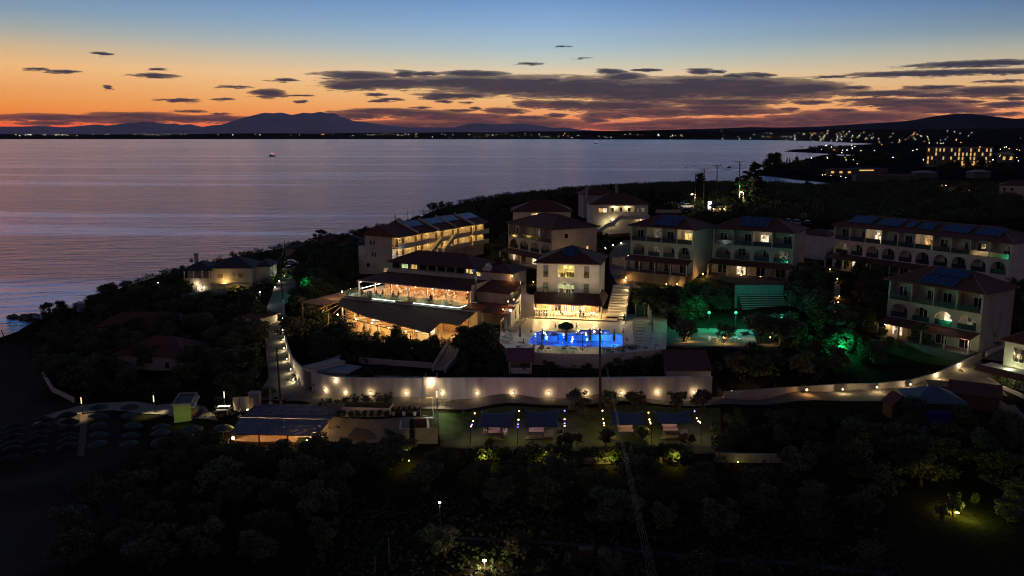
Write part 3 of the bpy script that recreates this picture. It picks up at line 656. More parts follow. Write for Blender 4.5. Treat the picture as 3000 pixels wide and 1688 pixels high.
# ---- right-hand hotel blocks
ZT = 26.2
hotel('hotel_block', 'cream three-storey hotel block with arches behind the garden lamps, nearer the sloping drive', P(*cM(80, 265), ZT), P(*cM(935, 325), ZT), 17.2, 9, 4, {(2, 3): PANE_Y, (2, 1): PANE_D, (1, 1): PANE_D}, CREAM, 2.2, [(.36, .72, .12, .52, 3), (.38, .74, .56, .92, 3)], ground_lit=())
hotel('hotel_block', 'grey-cream arched hotel block with one lit balcony room and four dark solar panels', P(*cM(1115, 300), ZT), P(*cM(2200, 365), ZT), 17.2, 9, 4, {(2, 2): PANE_W, (1, 3): PANE_D}, GREYW, 2.3, [(.30, .66, .25, .92, 4)], ground_lit=(1,))
hotel('hotel_block', 'long white hotel block with ten arches and six blue solar panel banks on its roof', P(*cH(150, 172), 25.8), P(*cH(2450, 408), 25.8), 16.9, 9.5, 10, {(2, 2): PANE_W, (2, 5): PANE_O, (1, 0): PANE_D}, WHITE, 2.2, [(.07, .21, .3, .85, 4), (.25, .38, .3, .85, 4), (.42, .46, .3, .8, 1), (.49, .57, .3, .8, 2), (.62, .76, .3, .85, 4), (.80, .92, .3, .85, 3)], ground_lit=(1,), gx=(0, 22))
rv, Lv, hv = hotel('hotel_block', 'hotel block with one brightly lit arch beside the curving lamp-lined road', P(*cV(475, 205), 20.9), P(*cV(1990, 435), 20.9), 11.8, 9.5, 4, {(1, 2): PANE_W, (1, 3): PANE_D}, GREYW, 2.6, [(.34, .70, .10, .48, 3), (.36, .74, .54, .92, 3)], ground_lit=(0,))
light('arch_light', (Lv * .62, .9, 5.2), 26, (1, .82, .5), rv, .1)
for x in (Lv * .95,):
    light('porch_light', (x, -3.3, 2.0), 24, SOFT, rv, .05)
# centre block seen from its corner
r4, L4, h4 = hotel('hotel_block', 'tan corner hotel block with a round arcade, behind the white pool building', P(*c5(150, 500), 22.6), P(*c5(800, 605), 22.6), 13.4, 13.5, 4, {(2, 2): PANE_D}, CREAM, 2.9, ground_lit=(0, 2, 3))
window(r4, 4.2, 6.9, 1.1, 1.2, side=side_m(L4)); window(r4, 10.6, 3.5, .8, 1.2, side=side_m(L4), pane=PANE_O)
light('wash_light', (L4 + 5.5, 3, 3.2), 60, WARM, r4, .2)

# ---- the far apartment houses
def villa(name, label, pl, pr, zb, depth, rise, wallm, wins, corridor=None, over=.6, tile=None, ridge_dir=None):
    (ox, oy), ang, L = front(pl, pr, over)
    root = thing(name, label, 'building', (ox, oy, zb), ang); h = pl.z - zb
    mb = MB()
    if corridor:
        xa, xb, za, zb_ = corridor
        mb.panel(0, L, -3, h, [(xa, xb, za, zb_, 0)], 0, .25); mb.box(0, .25, .25, depth, -3, h); mb.box(L - .25, L, .25, depth, -3, h); mb.box(.25, L - .25, depth - .25, depth, -3, h)
        mb.build('wall', wallm, root)
        MB().box(.25, L - .25, 1.5, 1.7, za - 1, h).build('corridor_wall', wallm, root)
        MB().box(.25, L - .25, .25, 1.5, za - .2, za).build('corridor_floor', wallm, root)
        for i in range(3):
            x = xa + (xb - xa) * (i + .5) / 3
            doorway(root, x, .9, 2.05, 1.47, za, mull=1)
        for x in (xa + (xb - xa) * .25, xa + (xb - xa) * .75):
            light('corridor_light', (x, .9, zb_ - .25), 40, (1, .84, .44), root, .08)
        MB().box(xa + .004, xb - .004, .02, .18, za, za + 1.0).build('parapet', wallm, root)
    else:
        mb.box(0, L, 0, depth, -3, h); mb.build('wall', wallm, root)
    for wv in wins: window(root, *wv[:4], pane=wv[4] if len(wv) > 4 else None, mull=wv[5] if len(wv) > 5 else 2)
    MB().caps(-over, L + over, -over, depth + over, h, rise).build('ridge_cap', CAPM, MB().hip(-over, L + over, -over, depth + over, h, rise).build('roof', tile or TILE, root))
    return root, L, h
r5, L5, h5 = villa('apartment_house', 'white apartment house with one lit corridor, behind the tan arcaded block', P(*c5(225, 345), 24.2), P(*c5(1110, 345), 24.2), 16, 11, 2.7, WHITE, [(2.0, 5.2, 1.5, 1.3), (13.6, 5.2, 1.3, 1.4), (15.4, 5.2, 1.0, 1.4)], corridor=(5.0, 11.8, 5.3, 7.7))
r6, L6, h6 = villa('apartment_house', 'pale apartment house with a zigzag outside staircase and glowing corridor', P(*c5(1345, 243), 25), P(*c5(2205, 241), 25), 18.8, 12, 2.9, WHITE, [(2.6, 3.9, 1.3, 1.3, PANE_O, 2), (3.9, 3.9, 1.2, 1.3, PANE_W, 1), (14.4, 4.0, 2.2, 1.3, PANE_D, 2)], corridor=(5.0, 12.4, 3.2, 5.8))
mb = MB()   # the outside staircase of that house
def ramp_box(mb, x0, z0, x1, z1, y0, y1, hgt): mb.add([(x0, y0, z0), (x1, y0, z1), (x1, y1, z1), (x0, y1, z0), (x0, y0, z0 + hgt), (x1, y0, z1 + hgt), (x1, y1, z1 + hgt), (x0, y1, z0 + hgt)], [(0, 3, 2, 1), (4, 5, 6, 7), (0, 1, 5, 4), (1, 2, 6, 5), (2, 3, 7, 6), (3, 0, 4, 7)])
ramp_box(mb, -.6, -3.6, 4.6, 0.0, -2.6, -1.5, 1.15); ramp_box(mb, 4.6, 0.0, 5.4, 0, -2.6, -1.5, 1.15); ramp_box(mb, 5.4, 0, 8.2, 2.2, -2.6, -1.5, 1.15); ramp_box(mb, 8.2, 2.2, L6, 2.2, -2.6, -1.5, 1.15)
mb.build('staircase', WHITE, r6)
MB().box(8.2, L6, -1.496, -.002, 2.2, 2.38).build('landing', WHITE, r6)
mb = MB()
for i in range(11): mb.box(10.7, 12.0, -2.9, -2.62, -5.4 + i * .55, -5.2 + i * .55)
mb.box(10.66, 10.74, -2.95, -2.62, -6, 1.2); mb.box(11.96, 12.04, -2.95, -2.62, -6, 1.2)
mb.build('louvre_screen', GMET, r6)
doorway(r6, 6.2, 1.6, 2.0, 0, -.1, PANE_D, mull=1); doorway(r6, 13.6, 1.2, 2.0, 0, -.1, PANE_Y, mull=1); doorway(r6, 15.6, 1.8, 2.0, 0, -.1, PANE_D)
light('stair_light', (6.2, -.9, 1.6), 40, (1, .84, .45), r6, .08); light('stair_light', (14.4, -1, 1.7), 26, (1, .84, .5), r6, .08); light('base_light', (.2, -3.0, -5.6), 30, COOL, r6, .06); light('base_light', (11.4, -3.2, -5.7), 18, COOL, r6, .06); light('stair_light', (4.0, -1.0, 1.0), 22, (1, .84, .45), r6, .08)
MB().box(-1.2, L6, -2.9, -2.65, -8.5, -3.6).build('retaining_wall', CREAM, r6)
villa('clifftop_house', 'small dark-roofed house with chimneys above the pale apartment house, against the sea', P(*c5(1235, 104), 25.6), P(*c5(1745, 100), 25.6), 21, 9, 2.6, GREYW, [(3, 2, 1, 1)])
for i, (x, y) in enumerate([(1297, 12), (1720, 5)]):
    p = P(*c5(x, y + 60), 26.5); 
    single('chimney_stack', MB().box(-.4, .4, -.4, .4, -3, 2.2).box(-.55, .55, -.55, .55, 2.21, 2.45), GREYW, ['square chimney stack with a cap at the seaward gable of the clifftop house', 'square chimney stack at the inland end of the clifftop house roof'][i], 'chimney', p)

# ---- long apartment house with lit walkways
def walkway_house():
    pl = P(*cY(760, 580), 20.8); pr = P(*cY(2140, 385), 20.3); pl.z = pr.z = 20.7
    u = Vector((pr.x - pl.x, pr.y - pl.y)); L = u.length; ang = math.atan2(u.y, u.x); zb = 11.4; H = 20.7 - zb
    root = thing('apartment_house', 'long stepped apartment house with lit walkways, five tiled roofs and a diagonal outside stair', 'building', (pl.x, pl.y, zb), ang)
    n = 5; bw = L / n; dep = 8.5
    for i in range(n):
        x0, x1 = i * bw, (i + 1) * bw; off = -.0 + (.45 if i % 2 else 0)
        zt = H
        MB().box(x0 + .002, x1 - .002, off, dep, -2, zt).build('wall', CREAM, root)
        yo = off - 1.7
        for fl in (1, 2):
            z = H - 2.75 * (3 - fl)
            if i in (0,) and fl == 1: pass
            MB().box(x0 + .002, x1 - .002, yo, off - .002, z - .18, z).build('walkway', CREAM, root)
            MB().box(x0 + .002, x1 - .002, yo - .12, yo - .002, z - .25, z + 1.0).build('parapet', CREAM, root)
            for k in (.22, .52):
                doorway(root, x0 + bw * k, .85, 2.05, off - .01, z, frame=WOOD, pane=mat('walnut_door', (.10, .055, .03), .6), mull=1)
            for k in (.36, .78):
                window(root, x0 + bw * k, z + 1.35, .45, .5, y=off - .03, mull=1)
            for k in (.3, .8):
                light('walkway_light', (x0 + bw * k, off - 1.3, z + 2.2), 40, (1, .64, .2), root, .25)
        # mono-pitch front roof and the back slope
        mb = MB(); ye, yr = yo - .5, off + dep * .5; zr = zt + 2.5 
        mb.add([(x0 + .02, ye, zt + .02), (x1 - .02, ye, zt + .02), (x1 - .02, yr, zr), (x0 + .02, yr, zr), (x1 - .02, dep + .5, zt + .02), (x0 + .02, dep + .5, zt + .02), (x0 + .02, ye, zt - .13), (x1 - .02, ye, zt - .13), (x1 - .02, dep + .5, zt - .13), (x0 + .02, dep + .5, zt - .13)],
               [(0, 1, 2, 3), (3, 2, 4, 5), (6, 9, 8, 7), (0, 6, 7, 1), (4, 8, 9, 5), (0, 3, 5, 9, 6), (1, 7, 8, 4, 2)])
        mb.build('roof', TILE, root)
        if i:
            mb = MB(); mb.add([(x0 - .14, ye - .1, zt + .0), (x0 + .14, ye - .1, zt + .0), (x0 + .14, yr, zr + .02), (x0 - .14, yr, zr + .02), (x0 - .14, ye - .1, zt + .55), (x0 + .14, ye - .1, zt + .55), (x0 + .14, yr, zr + .6), (x0 - .14, yr, zr + .6)], [(0, 3, 2, 1), (4, 5, 6, 7), (0, 1, 5, 4), (1, 2, 6, 5), (2, 3, 7, 6), (3, 0, 4, 7)])
            mb.build('parapet_gable', WHITE, root)
            solar(root, x0 + bw * .12, x1 - bw * .12, ye, zt + .03, yr, zr, .52, .95, 3)
    # end wall: hip, windows and a seaward balcony bay
    S = side_m(0, False)
    MB().add([(-.02, -2.2, H), (-.9, -2.2, H), (-.9, dep + .6, H), (-.02, dep + .6, H), (-.02, dep * .5, H + 2.5), (-.02, -2.2, H + .12), (-.9, -2.2, H + .12), (-.9, dep + .6, H + .12), (-.02, dep + .6, H + .12)], [(3, 2, 1, 0), (6, 5, 4), (7, 6, 4), (8, 7, 4), (0, 1, 6, 5), (1, 2, 7, 6), (2, 3, 8, 7), (0, 5, 4, 8, 3)]).build('roof_hip', TILE, root)
    for y, z in ((-5.6, 6.9), (-6.6, 6.9), (-5.2, 4.0), (-6.1, 4.0)): window(root, y, z, .75, 1.2, side=S, mull=1)
    window(root, -7.6, 1.2, 1.2, 1.2, side=S, mull=1)
    MB().box(.02, 4, dep + .004, dep + 2.2, -2, 6.4).build('balcony_bay', WHITE, root)
    MB().box(.02, 4, dep + 2.15, dep + 2.2, 6.42, 7.4).build('railing', RAILG, root)
    light('end_lamp', (.1, -2.2, 5.4), 45, COOL, root, .05)
    mb = MB(); ramp_box(mb, bw * 1.5, 3.4, bw * 2.1, 6.6, -2.75, -1.84, 1.1); ramp_box(mb, bw * 2.15, 3.4, bw * 2.75, 6.6, -2.95, -1.84, 1.1)
    mb.build('staircase', CREAM, root)
    MB().sphere((-.6, -1.6, 3.6), .55, .18, .55).cyl((-.5, -1.4, 3.6), (-.02, -.9, 3.6), .05).build('satellite_dish', GMET, root)
    MB().cyl((bw * .75, 3.8, H + 2.3), (bw * .75, 3.8, H + 4.6), .12).build('chimney_pipe', BLACK, root)
walkway_house()

# ---- villa by the lane with the slate-dark roof
def lane_villa():
    z = 11.2
    pl = P(*cL(560, 552), z); pr = P(*cL(1235, 548), z)
    (ox, oy), ang, L = front(pl, pr, .5); zb = 5.0; H = z - zb
    root = thing('lane_villa', 'two-storey villa with a dark hipped roof and amber-lit wall beside the lane', 'house', (ox, oy, zb), ang)
    dep = 10
    MB().box(0, L, 0, dep, -3, H).box(-6.8, -.002, 3.0, dep - 1, -3, .0).build('wall', CREAM, root)
    MB().hip(-.6, L + .7, -.6, dep + .6, H, 2.6).build('roof', TILED, root)
    MB().hip(-7.6, .6, -.9, dep - .5, H - .5, 1.9).build('roof', TILED, root)
    # left wing: ground floor room and open verandah above
    MB().box(-6.9, -.004, -.1, 3.0, -3, 2.9).build('wing_wall', CREAM, root)
    MB().box(-6.9, -.004, -.25, -.104, 2.6, 3.7).build('parapet', CREAM, root)
    MB().box(-6.9, -.004, 3.0, 3.2, 2.9, H - .5).build('wing_wall', CREAM, root)
    for x in (-6.7, -4.4, -2.2, -.3): MB().box(x - .12, x + .12, -.1, .1, 3.7, H - .5).build('post', WMET, root)
    doorway(root, -2.8, 1.7, 2.1, -.12, .0, PANE_W); window(root, -5.5, .8, 1.3, 1.3, y=-.14, mull=1)
    for x, wd, hg, zz in ((2.4, 1.5, 1.3, 3.6), (5.8, .55, .9, 4.0), (7.5, 1.3, 1.3, 3.6)): window(root, x, zz, wd, hg, mull=1, pane=mat('roller_blind', (.33, .25, .15), .8))
    MB().box(-.2, L, -1.6, -.004, 2.35, 2.5).build('balcony_slab', CREAM, root)
    MB().box(L + .002, L + 3.6, 4.5, dep + 2, -3, H - .3).build('side_wing', WHITE, root)
    MB().hip(L - .4, L + 4.2, 3.9, dep + 2.6, H - .3, 1.4).build('roof', TILED, root)
    S = side_m(L + 3.6); 
    for y in (6.4, 7.6): window(root, y, 3.2, .7, 1.6, side=S, mull=1)
    for y in (1.0, 2.4, 3.8): window(root, y, .2, 1.0, 2.2, side=side_m(L), mull=1)
    mb = MB()
    for i in range(7): mb.box(6.2, 7.8, -3.4 + i * .25 - .25, -3.4 + i * .25, -1.6, -1.4 + i * .24)
    mb.build('steps', CONC, root)
    light('wall_washer', (3.6, -1.2, 2.7), 70, (1, .62, .2), root, .15); light('step_light', (6.4, -1.6, .4), 60, (1, .6, .16), root, .1); light('step_light', (6.6, -3.2, .3), 18, (1, .6, .16), root, .06)
    light('porch_light', (-3.6, -.8, 2.3), 22, SOFT, root, .06); light('porch_light', (-2.0, -.5, 1.2), 12, SOFT, root, .05)
    light('garage_light', (L + 5.0, 3.0, 1.5), 50, (1, .62, .25), root, .1); light('green_wash', (L + 6.5, 8, 4), 30, (.5, 1, .45), root, .2)
    MB().box(-5.4, -4.6, 4.5, 5.3, H - .4, H + 3.0).box(-5.5, -4.5, 4.4, 5.4, H + 3.02, H + 3.2).build('chimney', GREYW, root)
    MB().sphere((-6.2, 4.4, H + 1.5), .55, .16, .55).cyl((-6.1, 4.5, H + 1.4), (-5.42, 4.9, H + 1.2), .04).build('satellite_dish', GMET, root)
    MB().cyl((-5.9, 5.6, H), (-5.9, 5.6, H + 3.4), .03).box(-6.4, -5.4, 5.58, 5.62, H + 3.0, H + 3.05).box(-6.2, -5.6, 5.58, 5.62, H + 2.6, H + 2.65).build('aerial', BLACK, root)
lane_villa()

def plain_house(name, label, px, py, zg, L, dep, ang, h, rise, wallm, tile, wins=()):
    p = G(px, py); root = thing(name, label, 'house', (p.x, p.y, p.z + zg), ang)
    MB().box(0, L, 0, dep, -3, h).build('wall', wallm, root)
    MB().hip(-.5, L + .5, -.5, dep + .5, h, rise).build('roof', tile, root)
    for wv in wins: window(root, *wv)
    return root
plain_house('bungalow', 'low bungalow with a broad red tiled roof among the dark trees', 345, 1085, 0, 13, 9, R(-8), 2.8, 2.6, GREYW, TILE, [(9.5, .6, 1, 1.3)])
plain_house('bungalow', 'low red-roofed house nearest the shore with a solar boiler beside it', 285, 995, 0, 18, 8, R(4), 2.6, 2.4, GREYW, TILE, [(3, .6, 1, 1)])
plain_house('garden_store', 'small red-roofed store with a pale wall against the lane', 712, 968, 0, 4.4, 5.2, R(-26), 2.8, 1.0, CREAM, TILE)
plain_house('seaside_house', 'dark-roofed house low on the slope beyond the end of the lane', 925, 742, 1.0, 17, 9, R(-14), 3.0, 2.4, GREYW, TILE)
plain_house('seaside_house', 'small dark pavilion roof past the parked white car', 838, 752, .6, 7, 6, R(-14), 2.4, 1.3, GREYW, TILED)
# white lean-to house with a red roof between the blocks
p = P(*cH(-240, 520), 17.5)
s_ = thing('stair_house', 'small white house with a red roof between two hotel blocks', 'house', (p.x, p.y, 17.4), R(-48))
MB().box(0, 6.5, 0, 5, -1, 4.6).build('wall', WHITE, s_); MB().hip(-.4, 6.9, -.4, 5.4, 4.6, 1.3).build('roof', TILE, s_)
# the house at the right-hand edge of the frame
pl = P(*cV(2205, 1115), 15.6); pr = P(*cV(2900, 1260), 15.6)
re_, Le, he = villa('corner_house', 'white house cut off by the frame edge, above a fenced green hedge', pl, pr, 9.2, 8, 2.2, WHITE, [(2.6, 3.6, 2.6, 2.1, DARKG, 3)], over=.5)
MB().box(-1.6, Le, -2.6, -.02, 2.6, 2.78).build('balcony_slab', WHITE, re_)
MB().add([(-2, -3.6, 2.0), (Le, -3.6, 2.0), (Le, -2.62, 2.6), (-2, -2.62, 2.6), (-2, -3.6, 2.15), (Le, -3.6, 2.15), (Le, -2.62, 2.75), (-2, -2.62, 2.75)], [(0, 3, 2, 1), (4, 5, 6, 7), (0, 1, 5, 4), (1, 2, 6, 5), (2, 3, 7, 6), (3, 0, 4, 7)]).build('canopy', TILE, re_)
light('terrace_light', (1.5, -3.0, 1.7), 30, SOFT, re_, .05)
# house at the far right among the trees
plain_house('inland_house', 'pale two-storey house by the amber lamps at the edge of the dark wood', 2925, 585, 0, 16, 10, R(-30), 6.5, 2.2, CREAM, TILE, [(2, 4, 1.2, 1.4), (5, 4, 1.2, 1.4)])
# ------------------------------------------------------------------ furniture prototypes and people
def chair_mb(armed=False):
    mb = MB()
    mb.box(-.23, .23, -.22, .22, .42, .46)
    for x in (-.2, .2):
        mb.box(x - .025, x + .025, -.2, -.15, 0, .42); mb.box(x - .025, x + .025, .17, .22, 0, .86)
    for z in (.54, .64, .74): mb.box(-.17, .17, .18, .21, z, z + .07)
    if armed:
        for x in (-.24, .24): mb.box(x - .03, x + .03, -.2, .2, .62, .66)
    return mb
def table_mb(s=.8):
    mb = MB(); mb.box(-s / 2, s / 2, -s / 2, s / 2, .71, .75)
    for x in (-1, 1):
        for y in (-1, 1): mb.box(x * (s / 2 - .08) - .03, x * (s / 2 - .08) + .03, y * (s / 2 - .08) - .03, y * (s / 2 - .08) + .03, 0, .71)
    return mb
PROTO = {}
def proto_mesh(key, mbf, mats):
    if key not in PROTO:
        mb = mbf(); me = bpy.data.meshes.new(key); me.from_pydata(mb.v, [], mb.f); me.materials.append(mats); PROTO[key] = me
    return PROTO[key]
def put(name, key, mbf, m_, loc, rz, label, cat, group=None):
    o = bpy.data.objects.new(name, proto_mesh(key, mbf, m_)); COL.objects.link(o); o.location = loc; o.rotation_euler = (0, 0, rz)
    return tag(o, label, cat, group)
SKIN = mat('skin', (.42, .25, .17), .6, .05, 3)
HAIR = mat('dark_hair', (.02, .014, .01), .7, .1, 6)
def person(pose, shirt, trousers, loc, rz, label, group=None, hair=HAIR):
    """one continuous body grown from joints; clothes by region"""
    if pose == 'sit':
        J = [(0, 0, .52), (0, .02, .72), (0, .02, .95), (0, 0, 1.13), (0, -.02, 1.2), (0, -.03, 1.32),
             (.09, -.02, .5), (.12, -.42, .5), (.12, -.44, .08), (.12, -.56, .05), (-.09, -.02, .5), (-.13, -.42, .5), (-.13, -.42, .08), (-.13, -.54, .05),
             (.17, .02, 1.07), (.24, -.06, .82), (.13, -.3, .76), (.09, -.38, .77), (-.17, .02, 1.07), (-.25, -.04, .82), (-.14, -.29, .76), (-.1, -.37, .77)]
    elif pose == 'stand':
        J = [(0, 0, .92), (0, 0, 1.1), (0, 0, 1.3), (0, 0, 1.45), (0, -.02, 1.52), (0, -.03, 1.64),
             (.09, 0, .88), (.11, -.01, .5), (.12, .01, .09), (.12, -.12, .05), (-.09, 0, .88), (-.11, -.02, .5), (-.12, 0, .09), (-.12, -.13, .05),
             (.18, 0, 1.4), (.25, .02, 1.13), (.25, -.08, .9), (.25, -.12, .8), (-.18, 0, 1.4), (-.25, .02, 1.13), (-.24, -.08, .9), (-.24, -.12, .8)]
    else:  # walk
        J = [(0, 0, .92), (0, -.01, 1.1), (0, -.03, 1.3), (0, -.04, 1.45), (0, -.06, 1.52), (0, -.08, 1.64),
             (.09, -.02, .88), (.11, -.2, .5), (.11, -.22, .09), (.11, -.36, .06), (-.09, .02, .88), (-.11, .1, .5), (-.11, .36, .16), (-.11, .28, .06),
             (.18, -.03, 1.4), (.25, .1, 1.14), (.24, .12, .9), (.24, .08, .8), (-.18, -.03, 1.4), (-.25, -.1, 1.14), (-.23, -.28, .98), (-.22, -.34, .92)]
    E = [(0, 1), (1, 2), (2, 3), (3, 4), (4, 5), (0, 6), (6, 7), (7, 8), (8, 9), (0, 10), (10, 11), (11, 12), (12, 13), (3, 14), (14, 15), (15, 16), (16, 17), (3, 18), (18, 19), (19, 20), (20, 21)]
    rad = [.15, .14, .16, .10, .055, .10, .1, .075, .05, .04, .1, .075, .05, .04, .07, .05, .04, .035, .07, .05, .04, .035]
    key = 'body_' + pose
    if key not in PROTO:
        me = bpy.data.meshes.new(key); me.from_pydata(J, E, []); ob = bpy.data.objects.new(key, me); COL.objects.link(ob)
        md = ob.modifiers.new('skin', 'SKIN'); me.skin_vertices[0].data[0].use_root = True
        for i, r_ in enumerate(rad): me.skin_vertices[0].data[i].radius = (r_, r_ * (.75 if i in (1, 2, 3) else 1))
        ss = ob.modifiers.new('sub', 'SUBSURF'); ss.levels = 1; ss.render_levels = 1
        bpy.context.view_layer.update()
        dg = bpy.context.evaluated_depsgraph_get(); nm = bpy.data.meshes.new_from_object(ob.evaluated_get(dg))
        bpy.data.objects.remove(ob); PROTO[key] = nm
    me = PROTO[key].copy(); me.materials.clear()
    for m_ in (shirt, trousers, SKIN): me.materials.append(m_)
    hz = J[0][2]
    for p in me.polygons:
        c = p.center
        arm = abs(c.x) > .19 and c.z < J[15][2] and c.z > hz - .2 if pose != 'sit' else (c.z > .6 and c.y < -.12)
        p.material_index = 2 if (c.z > J[4][2] - .02 or arm) else (1 if c.z < hz + .06 else 0)
        p.use_smooth = True
    root = thing('person', label, 'person', loc, rz, group)
    b = bpy.data.objects.new('body', me); COL.objects.link(b); adopt(b, root)
    h = J[5]
    MB().sphere((h[0], h[1] + .02, h[2] + .035), .105, .115, .10).build('hair', hair, root, True)
    return root
SH_RED = mat('red_shirt', (.55, .03, .03), .9, .1, 6); SH_DK = mat('dark_jacket', (.02, .02, .025), .9, .1, 6); SH_WH = mat('white_shirt', (.6, .58, .55), .9, .06, 6); SH_BL = mat('blue_shirt', (.04, .08, .22), .9, .1, 6); SH_GR = mat('grey_shirt', (.2, .2, .2), .9, .1, 6)
TR_DK = mat('dark_trousers', (.015, .016, .02), .9, .1, 6); TR_BL = mat('denim_trousers', (.03, .045, .09), .9, .1, 6); TR_LT = mat('pale_trousers', (.35, .3, .24), .9, .1, 6)

# ------------------------------------------------------------------ restaurant
RZ = 10.4
ra = P(*cR(400, 450), RZ + 4.2); rb = P(*cR(2030, 622), RZ + 4.2)
ru = Vector((rb.x - ra.x, rb.y - ra.y)); RL = ru.length; rang = math.atan2(ru.y, ru.x)
rest = thing('restaurant', 'two-level restaurant with a glowing upper terrace and a broad brown tiled roof below it', 'restaurant', (ra.x, ra.y, RZ), rang)
RM = Matrix.Translation((ra.x, ra.y, RZ)) @ Matrix.Rotation(rang, 4, 'Z')
def rl(x, y, z=0.0): return RM @ Vector((x, y, z))
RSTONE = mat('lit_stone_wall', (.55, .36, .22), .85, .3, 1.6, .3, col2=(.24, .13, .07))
DECKF = mat('pale_floor_tiles', (.50, .40, .29), .55, .12, 2, .05)
MB().box(-1.5, RL, 0, 20, 3.9, 4.2).build('upper_floor', DECKF, rest)
MB().box(-1, RL + 4, -.5, 20, -3, 3.88).build('base_wall', CREAM, rest)
MB().prism([(-1, -.52), (RL + 5, -.52), (RL + 5, -9), (26, -15.5), (21, -15), (9, -12.5), (0, -9)], -3, 0).build('lower_floor', DECKF, rest)
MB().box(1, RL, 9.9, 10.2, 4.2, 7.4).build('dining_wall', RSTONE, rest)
MB().box(RL - .3, RL, 4.6, 9.88, 4.2, 6.3).build('side_glass', mat('wind_screen_film', (.5, .3, .2), .3, .1, 2), rest)
mb = MB(); mb.add([(-1.4, 3.9, 6.5), (RL + .3, 3.9, 6.5), (RL + .3, 10.6, 7.35), (.8, 10.6, 7.35), (-1.4, 3.9, 6.66), (RL + .3, 3.9, 6.66), (RL + .3, 10.6, 7.5), (.8, 10.6, 7.5)], [(0, 3, 2, 1), (4, 5, 6, 7), (0, 1, 5, 4), (1, 2, 6, 5), (2, 3, 7, 6), (3, 0, 4, 7)])
mb.build('terrace_roof', TILE, rest)
MB().box(.2, RL + .5, 10.62, 10.9, 5, 8.15).build('parapet', WHITE, rest)
MB().box(RL + .31, RL + .6, 3.9, 10.6, 4.2, 7.6).build('end_wall', WHITE, rest)
MB().box(-1.4, RL + .3, 3.86, 4.0, 6.36, 6.5).build('eaves_beam', WMET, rest)
for i, x in enumerate([-1.2, 2.6, 6.4, 10.4, 14.6, 18.8, RL - .4]):
    MB().box(x - .12, x + .12, 4.1, 4.34, 4.2, 6.36).build('post', WMET, rest)
# the railing is real glass
def glass(name, tint=(.8, .95, .9), t=.86):
    if name in MATS: return MATS[name]
    m_ = bpy.data.materials.new(name); m_.use_nodes = True; T = NT(m_.node_tree); T.n.clear()
    a = T('ShaderNodeBsdfTransparent', {'Color': (*tint, 1)}); g = T('ShaderNodeBsdfGlossy', {'Color': (1, 1, 1, 1), 'Roughness': .04})
    fr = T('ShaderNodeFresnel', {'IOR': 1.45}).outputs[0]
    mx = T('ShaderNodeMixShader', {0: T.m('MULTIPLY_ADD', fr, .8, 1 - t - .1), 1: a.outputs[0], 2: g.outputs[0]})
    T.l.new(mx.outputs[0], T('ShaderNodeOutputMaterial').inputs[0]); MATS[name] = m_; return m_
GLASS = glass('clear_glass')
for i in range(8):
    x = -1.4 + i * (RL + 1.4) / 8
    MB().box(x + .04, x + (RL + 1.4) / 8 - .04, .08, .1, 4.22, 5.2).build('glass_railing', GLASS, rest)
for i in range(3): MB().box(-1.42, -1.4, .1 + i * 1.9, 1.9 + i * 1.9, 4.22, 5.2).build('glass_railing', GLASS, rest)
LED = emit('led_strip', (.72, 1, .85), 5.5); LEDW = emit('white_led_strip', (1, .95, .82), 6)
for a, b in ((5.0, 10.2), (14.2, RL - .05)): MB().box(a, b, -.04, .0, 4.1, 4.17).build('led_strip', LED, rest)
MB().box(RL - .02, RL + .02, .02, 2.6, 4.1, 4.17).build('led_strip', LED, rest)
MB().box(-1.3, -1.22, 5.0, 12.5, 4.75, 4.82).build('led_strip', LEDW, rest)
for i, x in enumerate([-1.0, 3.4, 7.6, 11.8, 15.6, 19.2, RL - .8]):
    MB().sphere((x, 4.5, 6.18), .11).build('eaves_lamp', E_WARM, rest)
    light('dining_light', (x, 5.2, 6.0), 80, (1, .62, .28), rest, .12)
    light('dining_light', (x, 8.2, 6.1), 66, (1, .60, .27), rest, .12)
for x in (6.5, 11, 16, 20): light('led_glow', (x, .4, 4.5), 7, (.75, 1, .85), rest, .3)
light('corner_light', (-1.2, 2.0, 5.2), 22, (.9, 1, .85), rest, .1)
MB().sphere((-2.0, -.1, 4.9), .12).build('corner_lamp', E_COOL, rest)
# upper storey with clerestory windows
bx0, bx1 = 1.8, RL - 3.2
MB().box(bx0, bx1, 11.2, 18.5, 4.2, 9.5).build('upper_wall', GREYW, rest)
MB().hip(bx0 - .8, bx1 + .6, 10.2, 19.5, 9.5, 2.1).build('upper_roof', TILE, rest)
for i in range(9):
    x = bx0 + 1.0 + i * (bx1 - bx0 - 2) / 8
    window(rest, x, 8.35, 1.6, .95, y=11.17, pane={1: PANE_G, 2: PANE_Y, 8: PANE_Y}.get(i), frame=BLACK, mull=2)
MB().box(bx1 + .02, RL + 4.5, 11.2, 18, 4.2, 9.0).build('annex_wall', WHITE, rest)
MB().hip(bx1 + 1.0, RL + 5.2, 10.6, 18.6, 9.02, 1.3).build('annex_roof', TILE, rest)
window(rest, bx1 + .9, 7.6, 1.0, 1.3, y=11.17, pane=PANE_Y, mull=2)
MB().add([(bx1 + 1.8, 10.9, 9.2), (bx1 + 3.6, 10.9, 9.2), (bx1 + 2.7, 10.9, 10.6), (bx1 + 1.8, 12.4, 9.2), (bx1 + 3.6, 12.4, 9.2), (bx1 + 2.7, 12.4, 10.6)], [(0, 1, 2), (3, 5, 4), (0, 2, 5, 3), (1, 4, 5, 2), (0, 3, 4, 1)]).build('dormer', WHITE, rest)
